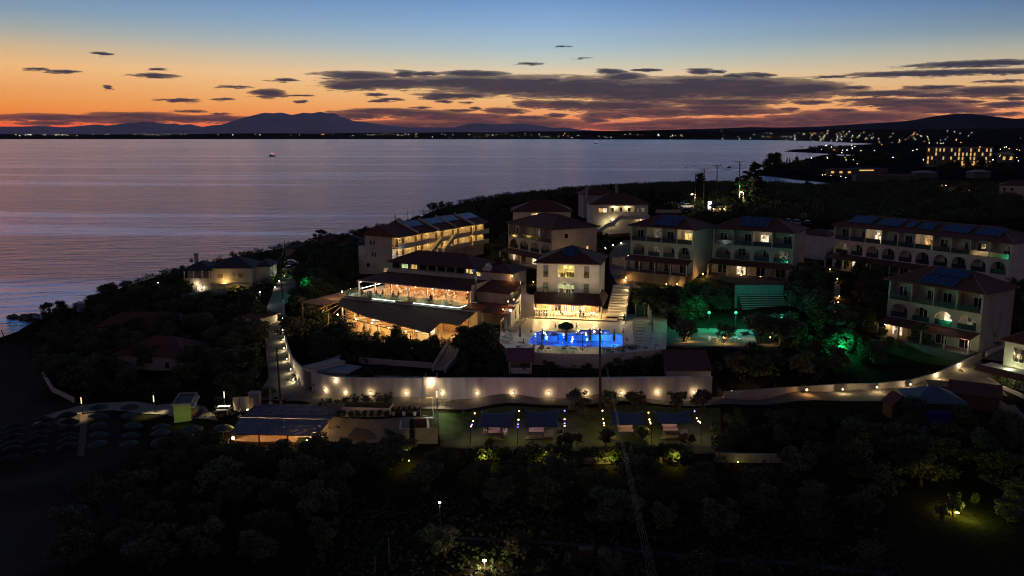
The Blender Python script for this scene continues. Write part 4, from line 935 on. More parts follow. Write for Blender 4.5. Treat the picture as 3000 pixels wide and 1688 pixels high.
# kitchen block with duct
MB().box(RL + .7, RL + 7.2, 5.2, 10.5, -2, 6.4).build('kitchen_wall', GREYW, rest)
MB().add([(RL + .4, 4.8, 6.4), (RL + 7.6, 4.8, 6.4), (RL + 7.6, 11, 7.5), (RL + .4, 11, 7.5), (RL + .4, 4.8, 6.56), (RL + 7.6, 4.8, 6.56), (RL + 7.6, 11, 7.66), (RL + .4, 11, 7.66)], [(0, 3, 2, 1), (4, 5, 6, 7), (0, 1, 5, 4), (1, 2, 6, 5), (2, 3, 7, 6), (3, 0, 4, 7)]).build('kitchen_roof', TILE, rest)
du = MB().tube([(RL + .95, 4.4, 4.6), (RL + .95, 4.4, 9.4), (RL + .75, 4.5, 9.8), (RL + .3, 4.9, 9.95), (RL - .6, 6.2, 9.95)], .27, 10).build('exhaust_duct', GMET, rest, True)
MB().box(RL + .55, RL + 1.5, 3.9, 4.85, 3.2, 4.6).build('fan_box', GMET, rest)
MB().tube([(RL + 7.5, 9.5, 5), (RL + 7.5, 9.5, 9.6), (RL + 7.2, 9.7, 9.8)], .22, 8).build('exhaust_duct', GMET, rest, True)
MB().sphere((RL + 5.0, 11.05, 8.6), .1).build('yard_lamp', E_AMB, rest); light('yard_light', (RL + 5.0, 10.8, 8.5), 20, AMBER, rest)
# the broad lower roof
pl_z = lambda y: 3.75 + .125 * y
lo = [(-2.0, -.2), (-.3, -4.0), (8.9, -8.0), (25.3, -12.1), (24.4, -6.9), (28.2, -7.2), (27.4, -.2)]
MB().prism(lo, [pl_z(p[1]) - .14 for p in lo], [pl_z(p[1]) for p in lo]).build('lower_roof', TILEB, rest)
MB().prism([(RL + .5, .0), (RL + 6.5, 1.0), (RL + 6.9, 5.1), (RL + .65, 5.1)], [3.9] * 4, [4.05, 4.05, 4.5, 4.5]).build('lower_roof', tiles('painted_orange_light_tiles', (.34, .10, .04)), rest)  # orange lamplight is put into the tile colour of this roof
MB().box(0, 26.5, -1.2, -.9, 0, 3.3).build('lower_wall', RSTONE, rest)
for x in (3, 6.6, 10.2, 13.8, 17.4): doorway(rest, x, 2.2, 2.2, -1.22, .02, PANE_W if x in (6.6, 13.8) else PANE_O)
MB().box(19.2, 24, -7.4, -7.1, .0, 2.7).build('bar_back', RSTONE, rest)
for x in (20.2, 21.6, 23.0): MB().box(x - .6, x + .6, -7.6, -7.42, .9, 2.3).build('shelf', PANE_W, rest)
mb = MB(); mb.box(21.0, 24.0, -8.9, -8.2, 0, 1.05); mb.box(20.9, 24.1, -9.0, -8.1, 1.06, 1.12); mb.build('bar_counter', WMET, rest)
for x, y in ((1, -4.2), (5, -6.0), (9, -7.7), (13, -8.7), (17, -9.7), (21, -10.7), (25, -11.6), (24.6, -7.2), (28, -7.0), (28, -3.5)):
    MB().box(x - .1, x + .1, y - .1 + .25, y + .1 + .25, 0, pl_z(y) - .14).build('post', CREAM, rest)
for x, y in ((2, -3), (6, -4.5), (9.5, -5.5), (13, -6), (16.5, -7), (20, -9.4), (23, -9.9), (26, -4.5), (22.5, -5.2), (8, -2.2), (15, -2.5)):
    light('dining_light', (x, y, 2.2), 95, (1, .60, .18), rest, .15)
# glazed pergola along its front
pg = thing('pergola', 'open timber pergola with slanted rafters along the front of the lower restaurant', 'pergola', (ra.x, ra.y, RZ), rang)
F0, F1 = Vector((-3.2, -6.2)), Vector((21.8, -13.9))
for a in range(8):
    q = F0.lerp(F1, a / 7)
    if a not in (0,): MB().box(q.x - .06, q.x + .06, q.y - .06, q.y + .06, -1, 2.25).build('post', GMET, pg)
ux = (F1 - F0).normalized()
MB().tube([(F0.x, F0.y, 2.32), (F1.x, F1.y, 2.2)], .07, 4).build('front_beam', WOOD, pg)
for a in range(11):
    q = F0.lerp(F1, a / 10); e = Vector((-.3, -4.0)).lerp(Vector((24, -11.8)), a / 10) if a > 2 else Vector((-1.5 + a * 1.2, -1.8 - a * 1.4))
    MB().tube([(q.x, q.y, 2.36), (e.x, e.y + .3, pl_z(e.y) - .2)], .08, 4).build('rafter', WOODT, pg)
for i, f in enumerate((.02, .2, .42, .6, .78, .96)):
    q = F0.lerp(F1, f)
    o = thing('pergola_lamp', f'warm globe lamp, {ORD[i]} along the restaurant pergola from its seaward end', 'lamp', rl(q.x + .3, q.y + 1.0, 2.05), 0, 'globe lamps along the pergola')
    MB().sphere((0, 0, 0), .14).build('bulb', E_WARM, o); MB().cyl((0, 0, .14), (0, 0, .3), .02).build('stem', BLACK, o)
    light('globe_light', (0, -.25, -.25), 55, (1, .6, .2), o, .1)
# slatted pergola at the seaward end
sp_ = thing('slatted_pergola', 'flat slatted pergola catching the light at the seaward end of the restaurant', 'pergola', (ra.x, ra.y, RZ), rang)
for i in range(22): MB().box(-8.5, -2.2, -4.5 + i * .62, -4.36 + i * .62, 2.9, 3.05).build('slat', WOODT, sp_)
for x, y in ((-8.3, -4.3), (-8.3, 2), (-8.3, 8.5), (-2.4, -4.3)): MB().box(x - .08, x + .08, y - .08, y + .08, -2, 2.9).build('post', WOODT, sp_)
light('under_light', (-5.2, 0, 2.0), 40, (1, .7, .4), sp_, .2); light('under_light', (-5.2, 5, 2.0), 40, (1, .7, .4), sp_, .2)

# terrace furniture
G1 = 'white chairs on the upper terrace'; G2 = 'tables on the upper terrace'
sp = random.Random(3)
up_tables = [(2.2, 1.6), (5.6, 1.5), (9.4, 1.6), (13.0, 1.5), (16.6, 1.5), (20.6, 1.6), (4, 6.4), (7.6, 6.6), (11.4, 6.4), (15.2, 6.6), (18.6, 6.4), (21.6, 6.6), (6, 8.6), (13.4, 8.6), (17, 8.5)]
for i, (x, y) in enumerate(up_tables):
    row = 'along the glass railing' if y < 3 else ('under the terrace roof' if y < 8 else 'against the stone wall')
    k = sum(1 for q in up_tables[:i] if (q[1] < 3) == (y < 3) and (q[1] < 8) == (y < 8))
    put('dining_table', 'table_wood', table_mb, WOODT, rl(x, y, 4.2), rang, f'square wooden table {row}, {ORD[k]} from the seaward end', 'table', G2)
    for j, (dx, dy, rz) in enumerate([(0, -.72, math.pi), (0, .72, 0), (-.74, 0, R(90)), (.74, 0, R(-90))]):
        if y > 3 and j > 1 and i % 2: continue
        put('terrace_chair', 'chair_white', lambda: chair_mb(True), CLOTHW, rl(x + dx * 1.05, y + dy * 1.05, 4.2), rang + rz + sp.uniform(-.3, .3),
            'white slat-back armchair at a railing table' if y < 3 else 'white slat-back armchair in the covered dining area', 'chair', G1 + (' by the railing' if y < 3 else ' under the roof'))
for i, (x, y, rz, sh, tr, lb) in enumerate([
    (5.6 - .74, 1.5, R(90), SH_RED, TR_DK, 'seated guest in a red top at a railing table'), (5.6 + .76, 1.5, R(-90), SH_DK, TR_DK, 'seated guest in black facing the one in red'),
    (9.4 - .75, 1.6, R(90), SH_DK, TR_BL, 'seated guest in a dark jacket at the middle railing table'), (9.4, 2.32, 0, SH_GR, TR_DK, 'seated guest in grey at the middle railing table'),
    (16.6, 2.2, 0, SH_BL, TR_DK, 'seated guest in dark blue beside the white chairs'), (16.6 + .75, 1.5, R(-90), SH_DK, TR_DK, 'seated guest in black with back to the pool, at the railing'),
    (2.2 - .74, 1.6, R(90), SH_GR, TR_LT, 'seated guest in grey at the seaward corner table'), (21.6, 7.3, 0, SH_DK, TR_DK, 'seated guest in black near the glass end screen')]):
    person('sit', sh, tr, rl(x, y, 4.18), rang + rz, lb)
single('planter', MB().cyl((0, 0, 0), (0, 0, .75), .3, .36, 12).sphere((0, 0, .95), .38, .38, .3), CLOTHW, 'round white planter on the terrace between two railing tables', 'planter', rl(4.0, .9, 4.2))
for p_, r_, l_, g_ in FURN: put('balcony_chair', 'chair_white', lambda: chair_mb(True), CLOTHW, p_, r_, l_, 'chair', g_)
G3 = 'tables on the lower restaurant floor'; G4 = 'chairs on the lower restaurant floor'
lo_tables = [(4, -8.0), (7.4, -9.4), (10.8, -9.6), (10.6, -11.2), (14.2, -10.6), (14.0, -12.6), (17.6, -11.4), (17.2, -13.2), (20.4, -12.4), (25.6, -9.4), (27.6, -10.6), (26.0, -12.4), (5.5, -6.3)]
for i, (x, y) in enumerate(lo_tables):
    put('dining_table', 'table_wood', table_mb, WOODT, rl(x, y, 0), rang, f'square wooden table on the lower restaurant floor, {ORD[i]} counting from the sea side', 'table', G3)
    for j, (dx, dy, rz) in enumerate([(0, -.74, math.pi), (0, .74, 0), (-.75, 0, R(90)), (.75, 0, R(-90))]):
        put('cafe_chair', 'chair_wood', chair_mb, WOODT, rl(x + dx, y + dy, 0), rang + rz + sp.uniform(-.25, .25), 'wooden chair at a table on the lit lower restaurant floor', 'chair', G4)
for i, (pose, x, y, rz, sh, tr, lb) in enumerate([
    ('stand', 21.2, -12.9, R(140), SH_RED, TR_DK, 'standing person in a red top at the edge of the lower roof'), ('sit', 20.4 - .75, -12.4, R(90), SH_RED, TR_DK, 'seated diner in red at the front of the lower floor'),
    ('stand', 22.0, -12.6, R(-40), SH_DK, TR_DK, 'standing person in black next to the one in red'), ('stand', 7.2, -8.3, R(60), SH_DK, TR_DK, 'standing waiter in black between the pergola posts'),
    ('sit', 10.8 - .75, -9.6, R(90), SH_DK, TR_BL, 'seated diner in a dark jacket under the pergola'), ('sit', 10.8 + .75, -9.6, R(-90), SH_GR, TR_DK, 'seated diner in grey under the pergola'),
    ('sit', 27.0, -11.9, R(30), SH_DK, TR_DK, 'seated guest in black at the top of the ramp'), ('sit', 28.1, -11.6, R(-60), SH_BL, TR_DK, 'seated guest in navy at the top of the ramp'), ('sit', 17.6, -10.7, 0, SH_WH, TR_LT, 'seated diner in a white shirt on the lower floor')]):
    person(pose, sh, tr, rl(x, y, 0 if pose != 'sit' else -.02), rang + rz, lb)

# ------------------------------------------------------------------ pool building
PZ = 12.5
pa = P(*c5(592, 1066), 21.6); pb = P(*c5(1478, 1092), 21.6)
pu = Vector((pb.x - pa.x, pb.y - pa.y)); PL = pu.length; pang = math.atan2(pu.y, pu.x)
pool_h = thing('pool_building', 'white three-storey pool building with large lit windows and a tiled bar canopy', 'building', (pa.x, pa.y, PZ), pang)
PM = Matrix.Translation((pa.x, pa.y, PZ)) @ Matrix.Rotation(pang, 4, 'Z')
def pw(x, y, z=0.0): return PM @ Vector((x, y, z))
s1 = PL / 11.6
PD = 11.5; PH = 9.1
rows = [(3.6, 1.9), (6.55, 2.25)]
holes = []
for z, hg in rows: holes += [(1.25 * s1, 2.15 * s1, z, z + hg, 0), (3.95 * s1, 7.05 * s1, z, z + hg, 0), (8.8 * s1, 9.75 * s1, z, z + hg, 0)]
mb = MB(); mb.panel(0, PL, 2.9, PH, holes, 0, .25); mb.box(0, .25, .25, PD, -2, PH); mb.box(PL - .25, PL, .25, PD, -2, PH); mb.box(.25, PL - .25, PD - .25, PD, -2, PH)
mb.build('wall', WHITE, pool_h)
MB().box(.25, PL - .25, .25, PD - .25, 2.92, 3.1).build('floor_slab', DECKF, pool_h); MB().box(.25, PL - .25, .25, PD - .25, 6.0, 6.2).build('floor_slab', DECKF, pool_h); MB().box(.25, PL - .25, .25, PD - .25, 8.95, 9.08).build('ceiling_slab', WHITE, pool_h)
for k in (2.9 * s1, 8.0 * s1):
    MB().box(k - .08, k + .08, .25, 6, 3.1, 6.0).build('room_wall', CREAM, pool_h); MB().box(k - .08, k + .08, .25, 6, 6.2, 8.95).build('room_wall', CREAM, pool_h)
MB().box(.25, PL - .25, 6, 6.15, 3.1, 6.0).build('room_wall', CREAM, pool_h); MB().box(.25, PL - .25, 6.0, 6.15, 6.2, 8.95).build('room_wall', RSTONE, pool_h)
for i, (xa, xb, za, zb_, _) in enumerate(holes):
    nm = 3 if xb - xa > 2 else 1
    mb = MB(); f = .07
    mb.panel(xa, xb, za, zb_, [(xa + f + j * (xb - xa - f) / nm, xa + (j + 1) * (xb - xa - f) / nm, za + f + q * (zb_ - za - f) / 2, za + (q + 1) * (zb_ - za - f) / 2, 0) for j in range(nm) for q in range(2)], .08, .16)
    o = mb.build('window', BLACK if i % 3 != 1 else WMET, pool_h); 
    MB().box(xa + .01, xb - .01, .11, .13, za + .01, zb_ - .01).build('pane', GLASS, o)
    if i in (3, 5): MB().box(xa + .03, xb - .03, .02, .07, za + (zb_ - za) * .48, zb_ - .02).build('shutter', mat('violet_grey_shutter', (.26, .23, .28), .7, .1, 2, stretch=(12, 1, 1)), o)
# a little furniture in the lit rooms
for x, y, z in ((4.6, 2, 6.2), (5.6, 3.4, 6.2), (6.5, 2.2, 6.2), (4.4, 2.4, 3.1), (5.7, 2.0, 3.1), (6.6, 3.0, 3.1)):
    MB().box(x * s1 - .4, x * s1 + .4, y - .3, y + .3, z, z + .9).build('cabinet', WOOD, pool_h)
    MB().box(x * s1 - .3, x * s1 + .3, 5.85, 5.98, z + 1.1, z + 1.8).build('picture', DARKG if z < 5 else WMET, pool_h)
for x in (4.6, 6.4):
    light('room_light', (x * s1, 3.0, 8.6), 260, (1, .78, .30), pool_h, .25); light('room_light', (x * s1, 3.0, 5.6), 150, (1, .84, .55), pool_h, .25)
light('room_light', (1.6 * s1, 2.5, 5.4), 30, (1, .8, .5), pool_h, .2); light('room_light', (9.3 * s1, 2.5, 5.4), 10, (.8, .8, .7), pool_h, .2); light('room_light', (9.3 * s1, 2.5, 8.4), 22, WARM, pool_h, .2); light('room_light', (1.6 * s1, 2.5, 8.4), 12, WARM, pool_h, .2)
MB().caps(-.5, PL + .5, -.55, PD + .5, PH, 2.7).build('ridge_cap', CAPM, MB().hip(-.5, PL + .5, -.55, PD + .5, PH, 2.7).build('roof', TILE, pool_h))
solar(pool_h, PL * .40, PL * .62, -.55, PH + .14, PD / 2, PH + 2.7, .38, .82, 2)
MB().cyl((PL + .12, .2, 2.5), (PL + .12, .2, 9.0), .06).build('drainpipe', GMET, pool_h)
# bar pavilion under a hipped canopy
bw0, bw1, bd = -.9, PL + 1.3, -5.6
mb = MB(); zc, zt_ = 2.55, 3.75
mb.add([(bw0, bd, zc), (bw1, bd, zc), (bw1, 5.5, zc), (PL + .06, 5.5, zt_), (PL + .06, -.06, zt_), (bw0 + .5, -.06, zt_), (bw0, bd, zc - .15), (bw1, bd, zc - .15), (bw1, 5.5, zc - .15), (PL + .06, 5.5, zc - .15), (PL + .06, -.06, zc - .15), (bw0 + .5, -.06, zc - .15)],
       [(0, 1, 4, 5), (1, 2, 3, 4), (6, 11, 10, 7), (7, 10, 9, 8), (0, 6, 7, 1), (1, 7, 8, 2), (2, 8, 9, 3), (5, 11, 6, 0), (4, 10, 11, 5), (3, 9, 10, 4)])
mb.build('bar_canopy', TILE, pool_h)
MB().box(bw0, bw1 + 2.6, bd - .9, 5.5, -2, .22).build('bar_floor', DECKF, pool_h)
for x in (bw0 + .3, 3.4, 6.9, 9.4, bw1 - .3): MB().box(x - .11, x + .11, bd + .2, bd + .42, .22, zc - .15).build('post', WMET, pool_h)
MB().box(.0, PL, -.02, -.001, .22, 2.88).build('bar_wall', RSTONE, pool_h)
def zigzag():
    m_ = bpy.data.materials.new('zigzag_tiles'); m_.use_nodes = True; T = NT(m_.node_tree); T.n.clear()
    s = T('ShaderNodeSeparateXYZ', {0: T('ShaderNodeTexCoord').outputs['Object']}).outputs
    tri = T.m('PINGPONG', T.m('MULTIPLY', s[2], 1.0), .17)
    st = T.m('GREATER_THAN', T.m('FRACT', T.m('MULTIPLY', T.m('ADD', s[0], tri), 2.3)), .5)
    b = T('ShaderNodeBsdfPrincipled', {'Base Color': T.mix(st, (.02, .02, .02), (.75, .72, .66)), 'Roughness': .3})
    T.l.new(b.outputs[0], T('ShaderNodeOutputMaterial').inputs[0]); return m_
ZIG = zigzag()
mb = MB(); mb.box(bw0 + .5, 2.9, bd + .7, bd + 1.2, .22, 1.3); mb.build('bar_front', ZIG, pool_h)
MB().box(bw0 + .4, 3.1, bd + .55, bd + 1.4, 1.31, 1.42).build('bar_top', WOODT, pool_h)
MB().box(4.9, 7.6, -.12, -.03, .3, 2.6).build('tiled_wall', ZIG, pool_h)
doorway(pool_h, 4.0, 1.4, 2.2, -.06, .24, DARKG); doorway(pool_h, 8.4, 1.2, 2.2, -.06, .24, PANE_W); MB().box(9.5, 10.3, -1.2, -.5, .22, 2.0).build('shelf_tower', WOODT, pool_h)
for x in (0.2, 3.0, 5.8, 8.4, 11.2):
    light('bar_light', (x, bd + 1.6, 2.15), 200, (1, .66, .26), pool_h, .15); light('bar_light', (x, -1.8, 2.2), 100, (1, .66, .28), pool_h, .15)
light('tv_glow', (10.6, -3.2, 1.2), 10, (.4, .4, 1), pool_h, .2)
for x in (2.5, 6, 10): light('canopy_spot', (x, bd - .6, 2.3), 190, (1, .72, .34), pool_h, .15)
for i, x in enumerate((4.2, 5.6, 6.8, 8.2, 9.6, 10.9)):
    put('bar_table', 'table_white', lambda: table_mb(.75), CLOTHW, pw(x, bd + .9 + .8 * (i % 2), .22), pang, f'small white table under the pool bar canopy, {ORD[i]} from the zigzag counter', 'table', 'white tables under the bar canopy')
    for dx, rz in ((-.7, R(90)), (.7, R(-90))): put('bar_chair', 'chair_white2', chair_mb, CLOTHW, pw(x + dx * .85, bd + .9 + .8 * (i % 2), .22), pang + rz, 'white chair at a table under the pool bar canopy', 'chair', 'white chairs under the bar canopy')
for i, x in enumerate((.2, 1.0, 1.8, 2.6)): put('bar_stool', 'bar_stool', lambda: MB().cyl((0, 0, .72), (0, 0, .78), .19).cyl((0, 0, 0), (0, 0, .72), .03).cyl((0, 0, 0), (0, 0, .03), .2), CLOTHW, pw(x, bd + .2, .22), 0, f'white bar stool, {ORD[i]} along the zigzag counter', 'stool', 'stools at the zigzag counter')
person('stand', SH_DK, TR_DK, pw(8.9, bd - .2, .22), pang + R(200), 'standing person in black at the step of the pool bar'); person('sit', SH_DK, TR_BL, pw(9.5, bd - .5, .2), pang + R(160), 'seated person in dark clothes on the step of the pool bar')
person('sit', SH_DK, TR_DK, pw(5.6 - .6, bd + 1.7, .2), pang + R(90), 'seated guest in black at a white bar table'); person('stand', SH_BL, TR_DK, pw(4.0, -1.6, .22), pang, 'barman in dark blue standing before the bar door')
# broad steps beside the building
st = thing('garden_stair', 'broad pale outdoor stair climbing beside the pool building', 'stairs', (pa.x, pa.y, PZ), pang)
for i in range(13):
    y0 = -4.6 + i * 1.3
    MB().box(bw1 + .4, bw1 + 3.6, y0, y0 + 1.3 - .002, -2, .22 + .26 * i).build('step', STONEP, st)
MB().add([(bw1 + 3.7, -5.5, .2), (bw1 + 3.95, -5.5, .2), (bw1 + 3.95, 12.3, 4.3), (bw1 + 3.7, 12.3, 4.3), (bw1 + 3.7, -5.5, -2), (bw1 + 3.95, -5.5, -2), (bw1 + 3.95, 12.3, -2), (bw1 + 3.7, 12.3, -2)], [(0, 1, 2, 3), (4, 7, 6, 5), (0, 4, 5, 1), (1, 5, 6, 2), (2, 6, 7, 3), (3, 7, 4, 0)]).build('side_wall', GREYW, st)
for i in (1, 4, 7, 10): light('stair_light', (bw1 + 3.4, -4.0 + i * 1.3, .9 + .26 * i), 24, (1, .74, .36), st, .06)

# ------------------------------------------------------------------ pool deck and pool
def deck():
    out = [P(*c6(*q), PZ) for q in [(60, 975), (150, 1060), (330, 1110), (900, 1140), (1500, 1150), (2060, 1110), (2420, 1080), (2440, 600), (1860, 575), (1700, 600), (380, 560), (250, 620), (90, 760)]]
    pool = [P(*c6(*q), PZ) for q in [(465, 985), (560, 842), (640, 820), (850, 826), (905, 862), (1140, 868), (1185, 800), (1625, 806), (1645, 848), (1800, 868), (1812, 1015), (1700, 1052), (1000, 1036), (560, 1018)]]
    bm = bmesh.new(); es = []
    for loop in (out, pool):
        vs = [bm.verts.new((p.x, p.y, PZ)) for p in loop]
        es += [bm.edges.new((vs[i], vs[(i + 1) % len(vs)])) for i in range(len(vs))]
    bmesh.ops.triangle_fill(bm, edges=es, use_beauty=True)
    for f in bm.faces:
        if f.normal.z < 0: f.normal_flip()
    r = bmesh.ops.extrude_face_region(bm, geom=bm.faces[:])
    for v in [g for g in r['geom'] if isinstance(g, bmesh.types.BMVert)]: v.co.z -= 2.2
    bmesh.ops.recalc_face_normals(bm, faces=bm.faces[:])
    me = bpy.data.meshes.new('pool_deck'); bm.to_mesh(me); bm.free(); me.materials.append(STONEP)
    o = bpy.data.objects.new('pool_deck', me); COL.objects.link(o); tag(o, None, None, None, 'structure')
    pt = thing('swimming_pool', 'free-form swimming pool glowing blue, with a pale shallow basin at the back', 'pool', (0, 0, 0))
    BT = mat('blue_pool_tiles', (.06, .30, .78), .5, .08, 3)
    poly = [(p.x, p.y) for p in pool]
    mb = MB(); n = len(poly)
    mb.add([(x, y, PZ - 1.5) for x, y in poly] + [(x * .9995, y * .9995, PZ - .06) for x, y in poly], [(i, (i + 1) % n, (i + 1) % n + n, i + n) for i in range(n)])
    tr = tessellate_polygon([[Vector((x, y, 0)) for x, y in poly]]); mb.f += [tuple(t_) for t_ in tr]; mb.mi += [0] * len(tr)
    mb.build('basin', BT, pt)
    shal = [P(*c6(*q), PZ - .25) for q in [(1150, 868), (1188, 803), (1622, 809), (1640, 866)]]
    MB().prism([(p.x, p.y) for p in shal], PZ - 1.4, PZ - .35).build('shallow_basin', mat('pale_pool_tiles', (.55, .60, .85), .5, .1, 3, stretch=(1, 4, 1)), pt)
    sh2 = [P(*c6(*q), PZ - .25) for q in [(540, 875), (575, 842), (648, 824), (845, 830), (900, 866), (880, 884)]]
    MB().prism([(p.x, p.y) for p in sh2], PZ - 1.4, PZ - .3).build('shallow_basin', MATS['pale_pool_tiles'], pt)
    m_ = bpy.data.materials.new('pool_water'); m_.use_nodes = True; T = NT(m_.node_tree); T.n.clear()
    nz = T('ShaderNodeTexNoise', {'Vector': T('ShaderNodeTexCoord').outputs['Object'], 'Scale': 2.2, 'Detail': 2.0}).outputs['Fac']
    bp = T('ShaderNodeBump', {'Height': nz, 'Strength': .05, 'Distance': .1}).outputs[0]
    fr = T('ShaderNodeFresnel', {'IOR': 1.33, 'Normal': bp}).outputs[0]
    mx = T('ShaderNodeMixShader', {0: fr, 1: T('ShaderNodeBsdfTransparent', {'Color': (.42, .72, 1, 1)}).outputs[0], 2: T('ShaderNodeBsdfGlossy', {'Roughness': .03, 'Normal': bp}).outputs[0]})
    T.l.new(mx.outputs[0], T('ShaderNodeOutputMaterial').inputs[0])
    mb = MB(); mb.v = [(x, y, PZ - .1) for x, y in poly]; mb.f = [tuple(t_) if (Vector(poly[t_[1]]) - Vector(poly[t_[0]])).cross(Vector(poly[t_[2]]) - Vector(poly[t_[0]])) > 0 else tuple(t_)[::-1] for t_ in tr]; mb.mi = [0] * len(tr); mb.build('water', m_, pt)
    for x, y, e in [(575, 905, 60), (720, 925, 60), (900, 960, 90), (1090, 935, 70), (1300, 960, 90), (1500, 935, 70), (1690, 960, 110), (620, 990, 60), (1150, 1005, 70), (1560, 1010, 70), (1760, 900, 60)]:
        p = P(*c6(x, y), PZ - .8); light('pool_light', p, e * .55, (.05, .55, .95) if x > 1480 else (.05, .33, 1), pt, .12)
    for x, y, e in [(1230, 835, 5), (1400, 835, 5), (1560, 835, 5), (640, 850, 2), (780, 850, 2)]:
        p = P(*c6(x, y), PZ - .2); light('pool_light', p, e, (.5, .5, 1), pt, .1)
    for x, y in [(572, 866), (722, 872), (1098, 905), (1500, 806), (970, 882)]:
        p = P(*c6(x, y), PZ - .12); MB().sphere(p, .075).build('pool_lamp', E_SOFT, pt); light('pool_light', p + Vector((0, -.2, .35)), 1.2, (1, .8, .5), pt, .05)
    return pool
POOL = deck()
def onp(k, x, y, z=PZ): return P(*k(x, y), z)
UMBF = mat('grey_beige_canvas', (.34, .28, .22), .9, .15, 4, stretch=(4, 4, .5))
def closed_parasol(loc, label, group):
    if 'para' not in PROTO:
        o = thing('closed_parasol', label, 'parasol', loc, 0, group)
        MB().cyl((0, 0, 0), (0, 0, 2.7), .03).build('pole', WMET, o)
        mb = MB(); rr = [(.85, .12), (1.0, .2), (1.5, .17), (2.1, .13), (2.55, .07), (2.75, .02)]; n = 10
        for z, r_ in rr: mb.v += [(r_ * (1 + .18 * (i % 2)) * math.cos(2 * math.pi * i / n), r_ * (1 + .18 * (i % 2)) * math.sin(2 * math.pi * i / n), z) for i in range(n)]
        mb.f = [(j * n + i, j * n + (i + 1) % n, (j + 1) * n + (i + 1) % n, (j + 1) * n + i) for j in range(len(rr) - 1) for i in range(n)]; mb.mi = [0] * len(mb.f)
        mb.build('folded_canopy', UMBF, o); MB().box(-.28, .28, -.28, .28, 0, .09).build('base', CONC, o)
        PROTO['para'] = o; return o
    return clone(PROTO['para'], label, loc, random.uniform(0, 3), group)
for i, (x, y) in enumerate([(505, 375), (412, 430), (340, 510), (268, 575), (205, 625), (185, 705), (420, 815)]):
    closed_parasol(onp(c7, x, y), f'folded parasol in the row beside the white pool wall, {ORD[i]} counting towards the camera', 'folded parasols by the white pool wall')
for i, x in enumerate([800, 1195, 1595, 1997]):
    closed_parasol(onp(c7, x, 870 + (i % 2) * 12), ['folded parasol standing before the pool near its slanted end, by a ring buoy', 'folded parasol in front of the pool, in line with the round bush', 'folded parasol beside a cone at the front edge of the pool', 'folded parasol in front of the turquoise end of the pool'][i], 'folded parasols along the front of the pool')
for i, (x, y) in enumerate([(255, 600), (285, 670), (300, 770), (310, 880), (262, 640)]):
    closed_parasol(onp(cG, x, y), f'pale folded parasol in the row past the pool, {ORD[i]} from the dark screen', 'folded parasols past the pool')
LNG = mat('lounger_fabric', (.30, .30, .29), .8, .1, 3)
def lounger(loc, rz, label, group):
    if 'lng' not in PROTO:
        o = thing('sun_lounger', label, 'sun lounger', loc, rz, group)
        MB().panel(-.34, .34, 0, 1.95, [(-.29, .29, .05, 1.9, 0)], 0, .06).build('frame', WMET, o)
        fr = o.children[0] if o.children else KIDS[o.name][0]; fr.rotation_euler = (R(-90), 0, 0); fr.location = (0, 0, .30)
        MB().box(-.29, .29, .05, 1.25, .29, .33).build('seat', LNG, o)
        MB().add([(-.29, 1.25, .29), (.29, 1.25, .29), (.29, 1.9, .62), (-.29, 1.9, .62), (-.29, 1.25, .33), (.29, 1.25, .33), (.29, 1.9, .66), (-.29, 1.9, .66)], [(0, 3, 2, 1), (4, 5, 6, 7), (0, 1, 5, 4), (1, 2, 6, 5), (2, 3, 7, 6), (3, 0, 4, 7)]).build('backrest', LNG, o)
        for x in (-.3, .3):
            for y in (.2, 1.7): MB().box(x - .03, x + .03, y - .03, y + .03, 0, .28).build('leg', WMET, o)
        PROTO['lng'] = o; return o
    return clone(PROTO['lng'], label, loc, rz, group)
for i, (x, y) in enumerate([(540, 440), (520, 475), (490, 515), (460, 555), (430, 600), (400, 640), (350, 700), (320, 740), (300, 790), (260, 830)]):
    lounger(onp(c7, x, y), R(72), f'empty sun lounger below the white pool wall, {ORD[i]} from the bar', 'sun loungers below the white pool wall')
for i, (x, y) in enumerate([(440, 900), (770, 930), (890, 930), (1130, 935), (1270, 935)]):
    lounger(onp(c7, x, y), R(160 + 10 * i), f'empty sun lounger on the near edge of the pool deck, {ORD[i]} from its slanted end', 'sun loungers on the near edge of the deck')
for i, (x, y) in enumerate([(190, 660), (180, 700), (180, 745), (190, 800), (200, 850), (210, 900), (210, 950)]):
    lounger(onp(cG, x, y), R(88), f'dark empty sun lounger past the turquoise end of the pool, {ORD[i]} from the screen', 'sun loungers past the pool')
# round bush in a tree ring beside the pool is made with the plants
def cone(loc, label):
    if 'cone' not in PROTO:
        o = thing('traffic_cone', label, 'traffic cone', loc, 0, 'cones around the pool')
        MB().box(-.2, .2, -.2, .2, 0, .05).build('base', BLACK, o); MB().cyl((0, 0, .05), (0, 0, .75), .15, .03, 10).build('body', REDC, o)
        MB().cyl((0, 0, .35), (0, 0, .5), .1, .085, 10).build('band', CLOTHW, o); PROTO['cone'] = o; return o
    return clone(PROTO['cone'], label, loc, 0, 'cones around the pool')
for i, (x, y) in enumerate([(608, 640), (1018, 565), (1370, 560), (480, 825), (650, 885), (1545, 890), (2152, 650), (2212, 780), (2168, 900)]):
    cone(onp(c7, x, y), f'{["orange traffic cone by the back slanted corner of the pool", "orange traffic cone on the deck behind the round bush", "orange traffic cone behind the lane ropes", "white-banded cone near the loungers by the pool wall", "white-banded cone at the near slanted corner of the pool", "white-banded cone near the middle front of the pool", "cone by the turquoise far end of the pool", "cone with a lamp past the turquoise end", "white-banded cone by the last pool post"][i]}')
